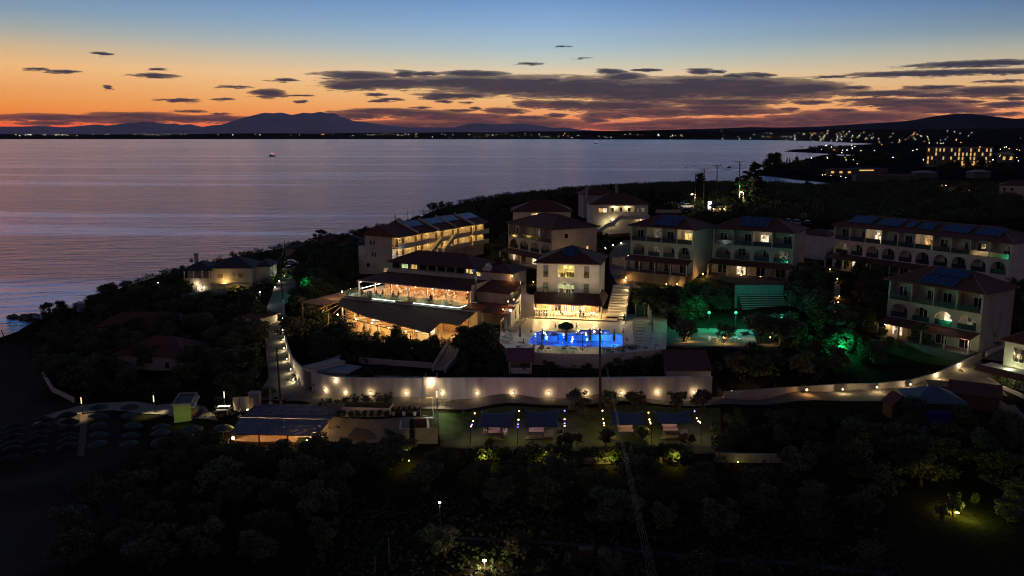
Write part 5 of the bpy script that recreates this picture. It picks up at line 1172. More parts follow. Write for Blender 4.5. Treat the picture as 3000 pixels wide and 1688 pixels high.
for i, x in enumerate((785, 1467)):
    p = onp(c7, x, 960); o = thing('lifebuoy_post', ['lifebuoy on a dark post nearest the slanted end of the pool', 'lifebuoy on a dark post in the middle of the pool front'][i], 'lifebuoy', p)
    MB().cyl((0, 0, 0), (0, 0, 2.6), .05).build('post', BLACK, o); MB().torus((0, -.12, .55), .3, .075, 20, 8, 'y').build('ring', REDC, o)
p = onp(c7, 2155, 960); o = single('shower_post', MB().cyl((0, 0, 0), (0, 0, 2.3), .06).box(-.02, .02, -.35, 0, 2.2, 2.26), GMET, 'poolside shower post at the near turquoise corner', 'shower', p)
for i, (xa, ya, xb, yb) in enumerate([(2490, 930, 2560, 905)]):
    a, b = onp(cG, 180, 1030), onp(cG, 320, 1030); c, d = onp(cG, 450, 1010), onp(cG, 320, 960)
    o = thing('canopy_frame', 'bare white metal canopy frame at the end of the pool deck', 'frame', (0, 0, 0))
    for q in (a, b, c, d): MB().cyl(q, q + Vector((0, 0, 2.2)), .05).build('post', WMET, o)
    up = Vector((0, 0, 2.2)); MB().tube([a + up, b + up, c + up, d + up, a + up], .04, 6).build('top_rail', WMET, o)
p = onp(c7, 2165, 510); person('walk', SH_DK, TR_DK, p, R(20), 'person in dark clothes walking past the end of the pool')
# white wall behind the loungers and the ramp terrace beside it
A, B, C_ = onp(c7, 100, 590), onp(c7, 430, 400), onp(c7, 655, 410)
mb = MB(); mb.wall([A, A.lerp(B, .5), B, C_], [PZ - 1] * 4, [PZ + 1.2, PZ + 2.6, PZ + 4.3, PZ + 4.2], .25)
single('pool_wall', mb, WHITE, 'sloping white wall behind the row of folded parasols', 'wall')
ter = [P(*c7(*q), PZ + 3.2) for q in [(150, 290), (330, 60), (640, 60), (640, 100), (440, 100), (260, 300)]]
struct('upper_path', MB().prism([(p.x, p.y) for p in ter], PZ, PZ + 3.2), STONEP)
def spot_lamp(k, x, y, z, hgt, label, watts, col, em, group=None, rr=.1, dy=-.25):
    p = P(*k(x, y), z); o = thing('garden_lamp', label, 'lamp', p, 0, group)
    MB().cyl((0, 0, -hgt), (0, 0, -.05), .035).build('post', BLACK, o); MB().sphere((0, 0, 0), rr).build('bulb', em, o)
    light('lamp_light', (0, dy, .12), watts, col, o, .05); return o
spot_lamp(c7, 265, 285, PZ + 4.4, 4.4, 'bright white floodlight on a tall post over the pool loungers', 60, COOL, E_COOL, None, .16)
spot_lamp(c7, 222, 135, PZ + 4.2, 1.0, 'amber path lamp on the upper path, the nearer of two', 16, AMBER, E_AMB); spot_lamp(c7, 315, 102, PZ + 4.2, 1.0, 'amber path lamp on the upper path, the farther of two', 16, AMBER, E_AMB); spot_lamp(c7, 137, 268, PZ + 3.4, .8, 'amber lamp beside the ramp below the two path lamps', 10, AMBER, E_AMB)
# small tiled porch by the wall
p = onp(c7, 90, 560); o = thing('porch', 'small porch with a red tiled roof at the foot of the white pool wall', 'porch', p, rang)
MB().add([(-3, -1.4, 2.5), (2.2, -1.4, 2.5), (2.2, 1.6, 3.3), (-3, 1.6, 3.3), (-3, -1.4, 2.64), (2.2, -1.4, 2.64), (2.2, 1.6, 3.44), (-3, 1.6, 3.44)], [(0, 3, 2, 1), (4, 5, 6, 7), (0, 1, 5, 4), (1, 2, 6, 5), (2, 3, 7, 6), (3, 0, 4, 7)]).build('roof', TILE, o)
for x in (-2.8, 2.0): MB().box(x - .09, x + .09, -1.3, -1.12, 0, 2.5).build('post', CREAM, o)
light('porch_light', (0, .2, 2.1), 22, WARM, o)
# the dark screen, table-tennis court and paved court past the pool
a, b, c, d = P(*cG(60, 560), 12.4), P(*cG(480, 560), 12.4), P(*cG(640, 700), 12.4), P(*cG(-60, 700), 12.4)
sc = thing('court_screen', 'dark green screen wall at the end of the loungers court', 'screen', (0, 0, 0))
MB().wall([a, b], [12, 12], [14.6, 14.6], .12).build('panel', mat('dark_green_mesh', (.02, .06, .05), .8), sc)
for f in (0, .33, .66, 1): q = a.lerp(b, f); MB().cyl((q.x, q.y - .1, 12), (q.x, q.y - .1, 14.8), .05).build('post', GMET, sc)
# ------------------------------------------------------------------ roads, paths, lawns
def strip(name, pairs, m_, dz=.1, nx=4, step=2.0, kind='structure'):
    mb = MB(); rows = []
    pr = [(G(*a), G(*b)) for a, b in pairs]
    for i in range(len(pr) - 1):
        n = max(1, int(max((pr[i + 1][0] - pr[i][0]).length, (pr[i + 1][1] - pr[i][1]).length) / step))
        for j in range(n + (i == len(pr) - 2)):
            f = j / n; a = pr[i][0].lerp(pr[i + 1][0], f); b = pr[i][1].lerp(pr[i + 1][1], f)
            rows.append([onground(a.lerp(b, k / nx), dz) for k in range(nx + 1)])
    for r_ in rows: mb.v += [tuple(p) for p in r_]
    w_ = nx + 1
    mb.f = [(i * w_ + k, i * w_ + k + 1, (i + 1) * w_ + k + 1, (i + 1) * w_ + k) for i in range(len(rows) - 1) for k in range(nx)]; mb.mi = [0] * len(mb.f)
    return struct(name, mb, m_, True)
strip('lane', [((836, 780), (866, 780)), ((831, 804), (866, 804)), ((800, 850), (866, 852)), ((783, 900), (834, 900)), ((775, 951), (833, 951)), ((779, 1029), (846, 1029)), ((787, 1107), (872, 1107)), ((760, 1150), (925, 1152)), ((730, 1185), (930, 1185))], ASPH)
strip('road', [((925, 1150), (900, 1205)), ((985, 1163), (985, 1208)), ((1100, 1168), (1100, 1206)), ((1280, 1169), (1280, 1200)), ((1645, 1169), (1645, 1190)), ((2085, 1166), (2085, 1189)), ((2300, 1155), (2300, 1182)), ((2476, 1146), (2476, 1178)), ((2580, 1142), (2580, 1178)), ((2670, 1122), (2690, 1182)), ((2745, 1100), (2820, 1190)), ((2830, 1068), (2960, 1215)), ((2870, 1056), (3040, 1250))], PAVE, .12)
strip('side_road', [((2862, 1052), (2935, 1062)), ((2880, 1045), (2945, 1050)), ((2935, 1015), (2975, 1020)), ((2990, 985), (3030, 990))], PAVE, .14, 2)
strip('drive', [((1810, 840), (1880, 850)), ((1790, 805), (1850, 805)), ((1785, 775), (1838, 770)), ((1785, 745), (1850, 740)), ((1800, 725), (1852, 722)), ((1825, 705), (1850, 704))], PAVE, .1, 3)
strip('brown_path', [((1796, 950), (1815, 952)), ((1813, 900), (1828, 900)), ((1826, 855), (1842, 853))], mat('brown_paving', (.22, .13, .08), .8, .15, 2), .25, 2)
strip('beach_path', [((600, 1192), (640, 1235)), ((500, 1184), (520, 1225)), ((430, 1182), (440, 1215)), ((300, 1182), (300, 1205)), ((240, 1188), (225, 1215)), ((120, 1225), (90, 1250))], mat('beach_paving', (.34, .30, .23), .85, .12, 1.2, .2), .1, 3)
strip('boardwalk', [((236, 1216), (258, 1216)), ((234, 1260), (256, 1260)), ((229, 1312), (250, 1312)), ((225, 1340), (246, 1340))], WOOD, .16, 2)
strip('lawn', [((1285, 1210), (1290, 1310)), ((1400, 1205), (1400, 1318)), ((1700, 1198), (1700, 1325)), ((2000, 1196), (2000, 1330)), ((2110, 1196), (2120, 1330))], GRASS, .07, 8)
strip('garden_lawn', [((1845, 822), (1850, 842)), ((1930, 818), (1935, 850)), ((2100, 820), (2100, 850)), ((2260, 825), (2255, 850))], GRASS, .08, 4)
strip('villa_lawn', [((2590, 985), (2560, 1020)), ((2680, 1000), (2650, 1050)), ((2790, 1022), (2780, 1075)), ((2850, 1040), (2850, 1062))], GRASS, .08, 4)
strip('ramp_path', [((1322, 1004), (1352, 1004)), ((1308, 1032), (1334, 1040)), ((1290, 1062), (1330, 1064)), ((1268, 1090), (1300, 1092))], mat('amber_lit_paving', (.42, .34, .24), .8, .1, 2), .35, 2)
strip('paved_terrace', [((860, 1226), (820, 1282)), ((1000, 1226), (990, 1300)), ((1150, 1228), (1150, 1300)), ((1255, 1228), (1260, 1262))], PAVE, .15, 4)
strip('field_track', [((1270, 1570), (1270, 1578)), ((1600, 1586), (1600, 1596)), ((1880, 1612), (1880, 1624)), ((2200, 1640), (2200, 1652)), ((2600, 1676), (2600, 1692))], mat('gravel_track', (.055, .055, .05), .95, .2, 2), .06, 2)
strip('parking_court', [((2330, 690), (2350, 735)), ((2420, 676), (2440, 720)), ((2520, 668), (2470, 690))], CONC, .15, 3)
strip('footpath', [((2420, 905), (2440, 905)), ((2440, 870), (2460, 870)), ((2445, 845), (2462, 845)), ((2430, 828), (2455, 826))], CONC, .12, 2)

# ------------------------------------------------------------------ boundary walls
BL = [S_ for S_ in [cS(770, 60), cS(800, 170), cS(835, 260), cS(880, 350), cS(958, 462)]]
def polywall(name, label, pts, hs, th, m_, cat='wall', sink=.8, group=None):
    w3 = [G(*p) for p in pts]; polywall.last = w3
    mb = MB(); mb.wall(w3, [p.z - sink for p in w3], [p.z + h for p, h in zip(w3, hs)], th)
    return single(name, mb, m_, label, cat, group=group), w3
polywall('lane_wall', 'low white wall with light niches along the lane, rising to the gatehouse', [(831, 890), (832, 940), (833, 985)] + BL, [.9, .9, 1.0, 1.3, 1.6, 2.0, 2.5, 3.1], .3, WHITE)
main = [cS(1066, 508), cS(1110, 530), cS(1180, 548), cS(1300, 566), cS(1450, 578), cS(1700, 586), cS(2352, 586)]
polywall('hotel_wall', 'tall white curved boundary wall with a row of lamps, seaward of the gate', main, [3.15] * 7, .4, WALLM); MW = polywall.last
polywall('hotel_wall', 'tall white straight boundary wall with a row of lamps, from the gate to the olives', [cS(2500, 586), (1400, 1168), (1645, 1168), (1880, 1167), (2083, 1164)], [3.15] * 5, .4, WALLM); MW2 = polywall.last
a, b = G(*cS(2352, 586)), G(*cS(2500, 586))
gt = thing('wall_gate', 'lit doorway portal in the tall white wall', 'gate', a, math.atan2(b.y - a.y, b.x - a.x)); gl_ = (b - a).length
MB().panel(-.1, gl_ + .1, 0, 3.3, [(.25, gl_ - .35, .15, 2.45, 0)], -.28, .22).build('frame', WHITE, gt)
MB().box(.1, gl_, .25, .3, 0, 3).box(.05, .1, .25, 3.2, 0, 3).box(gl_ - .2, gl_ - .1, .25, 3.2, 0, 3).build('passage_wall', CREAM, gt)
MB().box(.1, gl_ - .2, -.25, 3.0, -.3, .12).build('threshold', STONEP, gt)
MB().box(gl_ * .45, gl_ * .6, -.42, -.29, 2.62, 2.8).build('lamp', E_SOFT, gt); light('gate_light', (gl_ * .52, -.75, 2.65), 26, SOFT, gt, .06); light('passage_light', (gl_ * .5, -.05, 2.2), 30, WARM, gt, .06)
# gatehouse at the lane corner
a, b = G(*cS(958, 470)), G(*cS(1064, 506))
gh = thing('gatehouse', 'white gatehouse block with a recessed doorway and flat roof at the lane corner', 'gatehouse', a, math.atan2(b.y - a.y, b.x - a.x)); gw = (b - a).length
MB().panel(0, gw, -.5, 3.45, [(.3, gw - .3, 0, 3.0, 0)], -.1, .25).box(0, .28, .25, 6, -.5, 3.45).box(gw - .28, gw, .25, 6, -.5, 3.45).build('wall', WHITE, gh)
MB().box(-.05, gw + .05, -.15, 6.1, 3.46, 3.62).build('roof', CONC, gh); MB().box(.28, gw - .28, 2.4, 2.6, -.5, 3.4).build('inner_wall', CREAM, gh)
MB().box(gw * .45, gw * .85, 2.3, 2.39, 0, 2.1).build('door', BLACK, gh); MB().box(gw + .35, gw + .75, -.32, -.26, 1.1, 1.45).build('wall_plate', BLACK, gh)
fr = [cS(1070, 262), cS(1460, 296), cS(1620, 215), cS(1330, 165), cS(1510, 90), cS(1380, 80), cS(1150, 160), cS(960, 205)]
g0 = G(*cS(1300, 566)).z + 3.05
single('flat_roof', MB().prism([(P(*q, g0).x, P(*q, g0).y) for q in fr[:4] + fr[5:]], g0 - .15, g0 + .06), mat('bluish_roof_screed', (.26, .26, .30), .8, .12, .6), 'flat grey roof terrace behind the curved end of the white wall', 'roof terrace')
polywall('planter_wall', 'low concrete upstand along the planted strip behind the white wall', [cS(1465, 340), cS(1900, 345), cS(2330, 348)], [.3, .3, .3], .2, GREYW)
for nm, lb, pts, h in [('garden_wall', 'long low grey garden wall behind the planted strip', [cS(1600, 170), cS(2000, 205), cS(2440, 235)], .9),
                       ('ramp_wall', 'stepped pale wall on the seaward side of the amber-lit ramp', [(1268, 1088), (1290, 1050), (1308, 1020), (1318, 1000)], .9),
                       ('ramp_wall', 'stepped pale wall on the inland side of the amber-lit ramp', [(1304, 1092), (1332, 1062), (1340, 1035), (1356, 1002)], .8),
                       ('roadside_wall', 'low white retaining wall with lamps along the curving road', [cE(-660, 690), cE(0, 640), cE(650, 600), cE(980, 598), cE(1340, 560), cE(1620, 482), cE(1870, 372), cE(2110, 265)], 1.0),
                       ('side_road_wall', 'low pale wall along the side road beside the corner house', [cE(2165, 245), cE(2300, 175), cE(2420, 110)], .9),
                       ('kerb_wall', 'low kerb wall below the fenced hedge of the corner house', [cE(2180, 495), cE(2330, 580), cE(2576, 690)], .5),
                       ('orchard_wall', 'low dark wall below the garden swings', [cW(1040, 722), cW(1500, 724), cW(2090, 722)], .9),
                       ('orchard_wall', 'low dark wall among the field trees, inland of the swings', [cW(2560, 700), (2230, 1355), (2345, 1358)], 1.1),
                       ('drive_wall', 'low pale wall beside the sloping drive', [c5(1660, 1080), c5(1860, 1130), c5(1990, 1080)], 1.6),
                       ('garden_edge', 'pale curved edging wall of the lamp garden beside the drive', [c5(1830, 1330), c5(1900, 1380), c5(2060, 1430)], .4),
                       ('bar_wall', 'square stucco wall beside the beach bar', [cN(2210, 965), cN(2370, 962)], 1.9),
                       ('stair_wall', 'white sloping wall beneath the stair to the long hotel block', [cM(2100, 810), cM(2260, 690), cM(2400, 610)], 1.6),
                       ('villa_wall', 'blue-grey wall below the villa by the lane', [cL(250, 1030), cL(500, 985), cL(840, 930)], 1.6),
                       ('beach_wall', 'low pale wall dropping to the beach path', [cN(405, 635), cN(500, 800), cN(700, 900)], .8)]:
    polywall(nm, lb, pts, [h] * len(pts), .3, GREYW if 'curving' in lb else WHITE if 'white' in lb else (GREYW if 'grey' in lb or 'dark' in lb else CREAM))
p = G(*cN(2408, 945)); single('gate_pillar', MB().box(-.75, .75, -.6, .6, -.5, 2.2).box(-.8, .8, -.65, .65, 2.21, 2.32), GREYW, 'square stucco pillar at the landward end of the beach bar', 'pillar', p)

# ------------------------------------------------------------------ wall lamps, lane niches, bollards
def onwall(px, w3):
    d = ray(px, 1150)
    for a, b in zip(w3, w3[1:]):
        den = (b.x - a.x) * d.y - (b.y - a.y) * d.x
        f = (a.y * d.x - a.x * d.y) / den if abs(den) > 1e-9 else -1
        if -.02 <= f <= 1.02: return a.lerp(b, f)
    return w3[0]
def wall_lamp(px, yb, dz, label, watts=10, group='lamps along the white wall', em=E_WALL, col=(1, .72, .36), off=.42, wl=None):
    p = onwall(px, wl) if wl else G(px, yb); o = thing('wall_lamp', label, 'lamp', (p.x, p.y - off + .12, p.z + dz), 0, group)
    MB().box(-.10, .10, -.02, .10, -.14, .14).build('housing', GMET, o); MB().sphere((0, -.05, 0), .16, .08, .16).build('lens', em, o)
    light('lamp_light', (0, -.28, 0), watts, col, o, .06)
for i, (x, y) in enumerate([cS(1205, 552), cS(1430, 577), cS(1730, 587), cS(2140, 587)]): wall_lamp(x, y, .95, f'white wall lamp low on the curved wall, {ORD[i]} from the lane corner', wl=MW, off=.4)
x, y = cS(1322, 568); wall_lamp(x, y, 2.75, 'bright white lamp high on the curved wall', 16, wl=MW, off=.4)
for i, x in enumerate([135, 445, 765, 1085, 1410, 1727, 2050, 2372]):
    wall_lamp(cW(x, 0)[0], 1168, .95, f'white wall lamp low on the straight wall, {ORD[i]} past the gate', wl=MW2, off=.4)
for i, (x, y, c_) in enumerate([(365, 88, 0), (645, 82, 0), (930, 76, 1), (1200, 72, 0), (1457, 56, 0), (1710, 34, 0)]):
    px, py = b3(x, y); wall_lamp(px, py, .75, f'lamp on the low roadside wall, {ORD[i]} past the end of the white wall', 40 if not c_ else 30, 'lamps along the roadside wall', E_AMB if c_ else E_WALL, AMBER if c_ else (1, .72, .36), .35)
for i, (x, y) in enumerate([cE(1625, 480), cE(1872, 370)]): wall_lamp(x, y, .75, ['lamp on the low roadside wall where the road begins to climb', 'last lamp on the roadside wall before the villa lawn'][i], 40, 'lamps along the roadside wall', off=.35)
for i, (x, y) in enumerate([(833, 940), (834, 975), (835, 1003), (838, 1029), (846, 1061), (858, 1092), (866, 1122)]):
    p = G(x, y); o = thing('niche_lamp', f'small warm niche lamp in the lane wall, {ORD[i]} from its far end', 'lamp', (p.x - .28, p.y, p.z + .55), 0, 'niche lamps along the lane')
    MB().box(-.06, .06, -.12, .12, -.08, .08).build('lens', E_SOFT, o); MB().box(.02, .1, -.16, .16, -.12, .12).build('housing', GMET, o); light('lamp_light', (-.35, 0, .05), 30, (1, .8, .45), o, .05)
for i, (x, y) in enumerate([(1690, 675), (1635, 765), (1570, 860)]):
    p = G(*cL(x, y)); o = thing('niche_lamp', f'small lamp at the foot of the villa fence, {ORD[i]} from the far end', 'lamp', (p.x, p.y, p.z + .5), 0, 'lamps along the villa fence')
    MB().sphere((0, 0, 0), .1).build('lens', E_SOFT, o); MB().cyl((0, 0, -.5), (0, 0, -.1), .04).build('post', BLACK, o); light('lamp_light', (.2, -.1, .1), 18, SOFT, o, .05)
def bollard(px, py, label, hgt=.8, watts=22, col=AMBER, em=E_AMB, group='amber bollard lamps in the garden', head='sphere'):
    p = G(px, py); AV.extend((p.x, p.y - d_, 2.4 + .2 * d_) for d_ in (0, 3, 6)); o = thing('bollard_lamp', label, 'lamp', p, 0, group)
    MB().cyl((0, 0, -.1), (0, 0, hgt - .1), .045).build('post', BLACK, o); MB().sphere((0, 0, hgt), .10).build('bulb', em, o); MB().cyl((0, 0, hgt + .11), (0, 0, hgt + .16), .16, .1).build('cap', BLACK, o)
    light('lamp_light', (0, -.2, hgt - .05), watts, col, o, .05)
for i, (x, y) in enumerate([(220, 800), (400, 822), (352, 870), (472, 884), (772, 850), (705, 900), (1215, 858), (1025, 918), (1445, 880), (1505, 934), (1745, 956), (1853, 918), (115, 850), (60, 972), (88, 680), (700, 1046), (565, 1046), (105, 1085)]):
    bollard(*cM(x, y), f'amber garden bollard lamp, {ORD[i]} of those before the arched hotel blocks', watts=30)
for i, (x, y) in enumerate([(1110, 600), (1165, 672), (1180, 805), (1172, 850), (1166, 900)]): bollard(*k6(x, y), f'amber step lamp on the garden stair among the dark trees, {ORD[i]} from the top', .5, 16, group='lamps along the garden stair')
for i, (x, y) in enumerate([(830, 960), (1388, 965), (2085, 965)]): bollard(*cG(x, y), f'amber bollard lamp behind the brown slatted fence, {ORD[i]} from the pool', 1.1, 55, group='bollards behind the slatted fence')
for i, (x, y) in enumerate([(1390, 870), (1562, 870), (1670, 828), (1783, 800)]): bollard(*c5(x, y), f'small green-white light in the bed beside the drive, {ORD[i]} from the tan block', .35, 12, (.85, 1, .5), E_COOL, 'garden lights beside the drive')
for i, (x, y) in enumerate([(543, 1370), (1850, 1310), (1830, 1345), (1850, 1260)]): bollard(*c5(x, y), ['amber path lamp left of the white pool building', 'amber bollard at the curved edge of the drive, nearest', 'low amber light on the kerb of the drive', 'amber bollard at the curved edge of the drive, farthest'][i].replace('left of', 'on the seaward side of'), .6, 26, group='lamps beside the drive')
bollard(*cV(1990, 1262), 'cool white garden lamp at the road end of the villa lawn', .5, 22, COOL, E_COOL, 'cool garden lamps'); bollard(*cV(470, 1010), 'warm lamp by the terrace post of the villa with the lit arch', 1.6, 36, WARM, E_SOFT, 'cool garden lamps')
for i, (x, y) in enumerate([(1195, 740), (1100, 760)]): bollard(*k4(x, y), ['cool white lamp among the trees seaward of the lane villa', 'small yellow-green lamp low among the trees seaward of the lane villa'][i], 2.2 - i, 26, COOL, E_COOL, 'lamps in the shore trees')
p = G(*cL(1345, 1250)); 
def pole_lamp(k, xb, yb, xt, yt, label, watts, col, em, spot=None, name='lamp_post', group=None, r_=.06, headr=.14):
    p = G(*k(xb, yb)); tp = D(*k(xt, yt), p.y); o = thing(name, label, 'lamp post', p, 0, group); q = tp - p
    MB().cyl((0, 0, -.3), (q.x, 0, q.z - .1), r_, r_ * .7).build('post', BLACK, o); MB().sphere((q.x, 0, q.z), headr, headr, headr * .6).build('head', em, o)
    if spot: light('lamp_light', (q.x, -.1, q.z - .25), watts, col, o, .08, spot)
    else: light('lamp_light', (q.x, -.2, q.z - .25), watts, col, o, .08)
    return o
pole_lamp(cL, 1345, 1130, 1343, 905, 'cool white lamp post beside the lane, in front of the villa', 60, COOL, E_COOL)
def path_post(k, xb, yb, yt, label):
    p = G(*k(xb, yb)); tp = D(*k(xb, yt), p.y); h = tp.z - p.z
    o = thing('path_light', label, 'lamp post', p, 0, 'post lights on the beach path')
    MB().cyl((0, 0, -.2), (0, 0, h), .07).build('post', BLACK, o); MB().box(-.06, .06, -.13, -.075, h - 1.0, h).build('light_strip', emit('post_strip', (1, .85, .55), 1.6), o); MB().box(-.3, .3, -.1, .05, h + .01, h + .08).build('head', BLACK, o)
    light('lamp_light', (.0, -.35, h - .1), 190, (1, .82, .45), o, .1, 95, (0, -.15, -1))
path_post(cN, 782, 1022, 850, 'dark post light on the beach path nearest the sea, at the boardwalk'); path_post(cN, 1462, 1005, 832, 'dark post light in the middle of the beach path'); path_post(cN, 2125, 968, 795, 'dark post light by the white dining tables')
path_post(cS, 2500, 720, 490, 'slim dark post light at the head of the beach stairs')
pole_lamp(b2, 750, 1120, 742, 892, 'solar floodlight pole standing alone in the dark field', 40, COOL, E_COOL, 80, 'flood_pole')
o = pole_lamp(b2, 1090, 1392, 1080, 1330, 'warm lamp on a short stake lighting the field grass', 130, (1, .78, .4), E_SOFT, None, 'stake_lamp', None, .03, .18)
p = G(*b3(2070, 978)); o = thing('ground_lamp', 'bright yellow ground lamp under the young olive in the field', 'lamp', p); MB().cyl((0, 0, 0), (0, 0, .12), .28, .24, 12).build('housing', BLACK, o); MB().cyl((0, 0, .121), (0, 0, .15), .22, .2, 12).build('lens', emit('yellow_lens', (1, .8, .15), 8), o); light('lamp_light', (-.5, .3, .55), 110, (1, .78, .06), o, .1)
light('grass_glow', (.4, -1.5, 1.2), 70, (.85, 1, .1), o, .1)
for i, (k, x, y) in enumerate([(cW, 520, 690), (cW, 1060, 700), (cW, 1615, 700), (cW, 2180, 690), (b3, 405, 590), (b2, 515, 580)]):
    p = G(*k(x, y)); o = thing('spike_lamp', f'small yellow spike lamp lighting the shrubs below the swings, {ORD[i]} along the row', 'lamp', (p.x, p.y - .6, p.z + .3), 0, 'spike lamps in the shrub row')
    MB().cyl((0, 0, -.4), (0, 0, -.05), .02).build('spike', BLACK, o); MB().sphere((0, 0, 0), .07).build('bulb', emit('yellow_bulb', (1, .8, .2), 9), o); AV.extend((p.x, p.y - d_, 2.2) for d_ in (2, 4)); light('lamp_light', (0, -1.2, .9), 30 if i != 4 else 4, (1, .8, .12), o, .08)
# green floods
def green(k, x, y, yb, label, watts, headr=.26, tree=False):
    p = G(*k(x, yb)); tp = D(*k(x, y), p.y); o = thing('green_floodlight', label, 'floodlight', p, 0, 'green floodlights'); h = tp.z - p.z
    MB().cyl((0, 0, -.3), (0, 0, h - .1), .06).build('post', BLACK, o); MB().sphere((0, 0, h), headr).build('lens', E_GREEN, o); AV.extend((p.x, p.y - d_, 2.5) for d_ in (0, 3, 6))
    light('flood_and_fill_light', (0, -.35, h), watts, GREEN, o, .1); light('flood_and_fill_light', (-.6, -1.8 if h < 3 else 1.6, h + 1.2), watts, GREEN, o, .1)  # second point is an added fill away from the lens, to light crowns
green(cG, 1158, 493, 760, 'green floodlight on a post before the stepped terrace, the one nearer the pool', 130)
green(cG, 1560, 493, 760, 'green floodlight on a post before the stepped terrace, the inland one', 130)
green(cE, 585, 135, 200, 'green floodlight under the tree at the roadside garden corner', 260, .24); green(cL, 2140, 843, 870, 'green floodlight in the trees beside the lane', 150, .24); green(cL, 2530, 435, 470, 'small green light deep in the trees seaward of the walkway house', 3, .08)
green(cT, 1565, 500, 760, 'tall green strip light beside the big pine by the road', 60, .1)
# stepped terrace
am = thing('stepped_terrace', 'stepped concrete seating terrace in teal light below the lamp garden', 'terrace steps', (0, 0, 0))
n = 9
tl, tr_, bl, br = P(*cG(1600, 215), 16.0), P(*cG(2262, 215), 16.0), P(*cG(1700, 520), 12.6), P(*cG(2405, 500), 12.6)
for i in range(n):
    f0, f1 = i / n, (i + 1) / n
    a0, b0, a1, b1_ = bl.lerp(tl, f0), br.lerp(tr_, f0), bl.lerp(tl, f1), br.lerp(tr_, f1)
    zt_ = 12.6 + 3.4 * (i + .2) / n
    MB().prism([(a0.x, a0.y), (b0.x, b0.y), (b1_.x, b1_.y - .002), (a1.x, a1.y - .002)], 11, zt_).build('step', EARTH, am)
    MB().prism([(a0.x, a0.y - .03), (b0.x, b0.y - .03), (b0.lerp(b1_, .55).x, b0.lerp(b1_, .55).y), (a0.lerp(a1, .55).x, a0.lerp(a1, .55).y)], zt_ + .002, zt_ + .14).build('seat_slab', CONC, am)
MB().wall([P(*cG(1555, 190), 16.2), P(*cG(2282, 190), 16.2)], [13, 13], [17.6, 17.6], .2).build('back_screen', mat('teal_screen', (.12, .25, .22), .7), am)
for x, y in ((1690, 560), (2260, 560), (2020, 520)): light('terrace_wash', P(*cG(x, y), 14.6), 90, (.10, .8, 1), am, .3)
# paved court by the steps: tables and palm trunks under teal light
struct('play_court', MB().prism([(P(*cG(*q), 11.85).x, P(*cG(*q), 11.85).y) for q in [(500, 545), (1720, 560), (1900, 960), (2230, 985), (2200, 1010), (500, 985)]], 10.5, 11.85), ASPH)
for x, y, w_ in ((560, 560, 45), (1600, 610, 70), (1200, 800, 40), (1500, 820, 30), (420, 640, 30)): light('court_light', P(*cG(x, y), 13.6), w_ * .1, (.06, .95, .55), am, .3)
for x, y, c_, w_ in ((1185, 790, (1, .85, .6), 16), (1610, 815, COOL, 16), (1790, 820, WARM, 18)): light('court_light', P(*cG(x, y), 12.6), w_, c_, am, .1)
for i, (x, y) in enumerate([(1250, 930), (1560, 930), (1620, 660), (1440, 650)]):
    put('court_table', 'table_white', lambda: table_mb(.75), CLOTHW, P(*cG(x, y), 11.85), 0, f'white table on the teal-lit court, {["nearest the amber bollard", "by the dark blue banner", "in the green light at the back", "beside the back one in the green light"][i]}', 'table')
    for dx, rz in ((-.7, R(90)), (.7, R(-90))): put('court_chair', 'chair_white2', chair_mb, CLOTHW, P(*cG(x, y), 11.85) + Vector((dx, 0, 0)), rz, 'white chair at a table on the teal-lit court', 'chair', 'chairs on the teal-lit court')
a, b = P(*cG(495, 985), 11.6), P(*cG(2235, 1000), 11.6)
fe = thing('slatted_fence', 'long brown horizontal slatted fence in front of the teal court', 'fence', (a.x, a.y, 10.2), math.atan2(b.y - a.y, b.x - a.x)); fl_ = (b - a).length
mb = MB(); mb.panel(0, fl_, -.6, 1.5, [(.05 + j * fl_ / 8, (j + 1) * fl_ / 8 - .05, -.45 + i * .32, -.38 + i * .32, 0) for i in range(6) for j in range(8)], 0, .05); mb.build('slats', WOOD, fe)
for j in range(9): MB().box(j * fl_ / 8 - .05, j * fl_ / 8 + .05, .06, .14, -.6, 1.55).build('post', GMET, fe)

# ------------------------------------------------------------------ small huts and fences behind the wall
p = G(*c6(360, 1400)); o = thing('garden_hut', 'small open hut with a reddish corrugated roof behind the white wall', 'hut', p, R(-2))
MB().box(-1.7, 1.7, .8, 1.0, 0, 2.2).box(-1.7, -1.5, -1, .8, 0, 2.2).box(1.5, 1.7, -1, .8, 0, 2.2).build('wall', CREAM, o); MB().add([(-2.1, -1.5, 2.0), (2.1, -1.5, 2.0), (2.1, 1.4, 3.3), (-2.1, 1.4, 3.3), (-2.1, -1.5, 2.1), (2.1, -1.5, 2.1), (2.1, 1.4, 3.4), (-2.1, 1.4, 3.4)], [(0, 3, 2, 1), (4, 5, 6, 7), (0, 1, 5, 4), (1, 2, 6, 5), (2, 3, 7, 6), (3, 0, 4, 7)]).build('roof', tiles('violet_corrugated', (.26, .11, .16)), o)
MB().box(-1.4, 1.4, -.95, -.75, 0, .9).build('counter', WHITE, o)
p = G(*cG(850, 1430)); o = thing('tool_shed', 'dark red shed roof at the end of the straight white wall', 'shed', p, R(-1))
MB().box(-3.2, 3.2, -.8, 4.0, -1, 1.6).build('wall', GREYW, o); MB().add([(-3.4, -1.2, 1.6), (3.4, -1.2, 1.6), (3.4, 4.3, 3.4), (-3.4, 4.3, 3.4), (-3.4, -1.2, 1.7), (3.4, -1.2, 1.7), (3.4, 4.3, 3.5), (-3.4, 4.3, 3.5)], [(0, 3, 2, 1), (4, 5, 6, 7), (0, 1, 5, 4), (1, 2, 6, 5), (2, 3, 7, 6), (3, 0, 4, 7)]).build('roof', TILE, o)
a, b = G(*cG(-1960, 1440)), G(*cG(500, 1400))
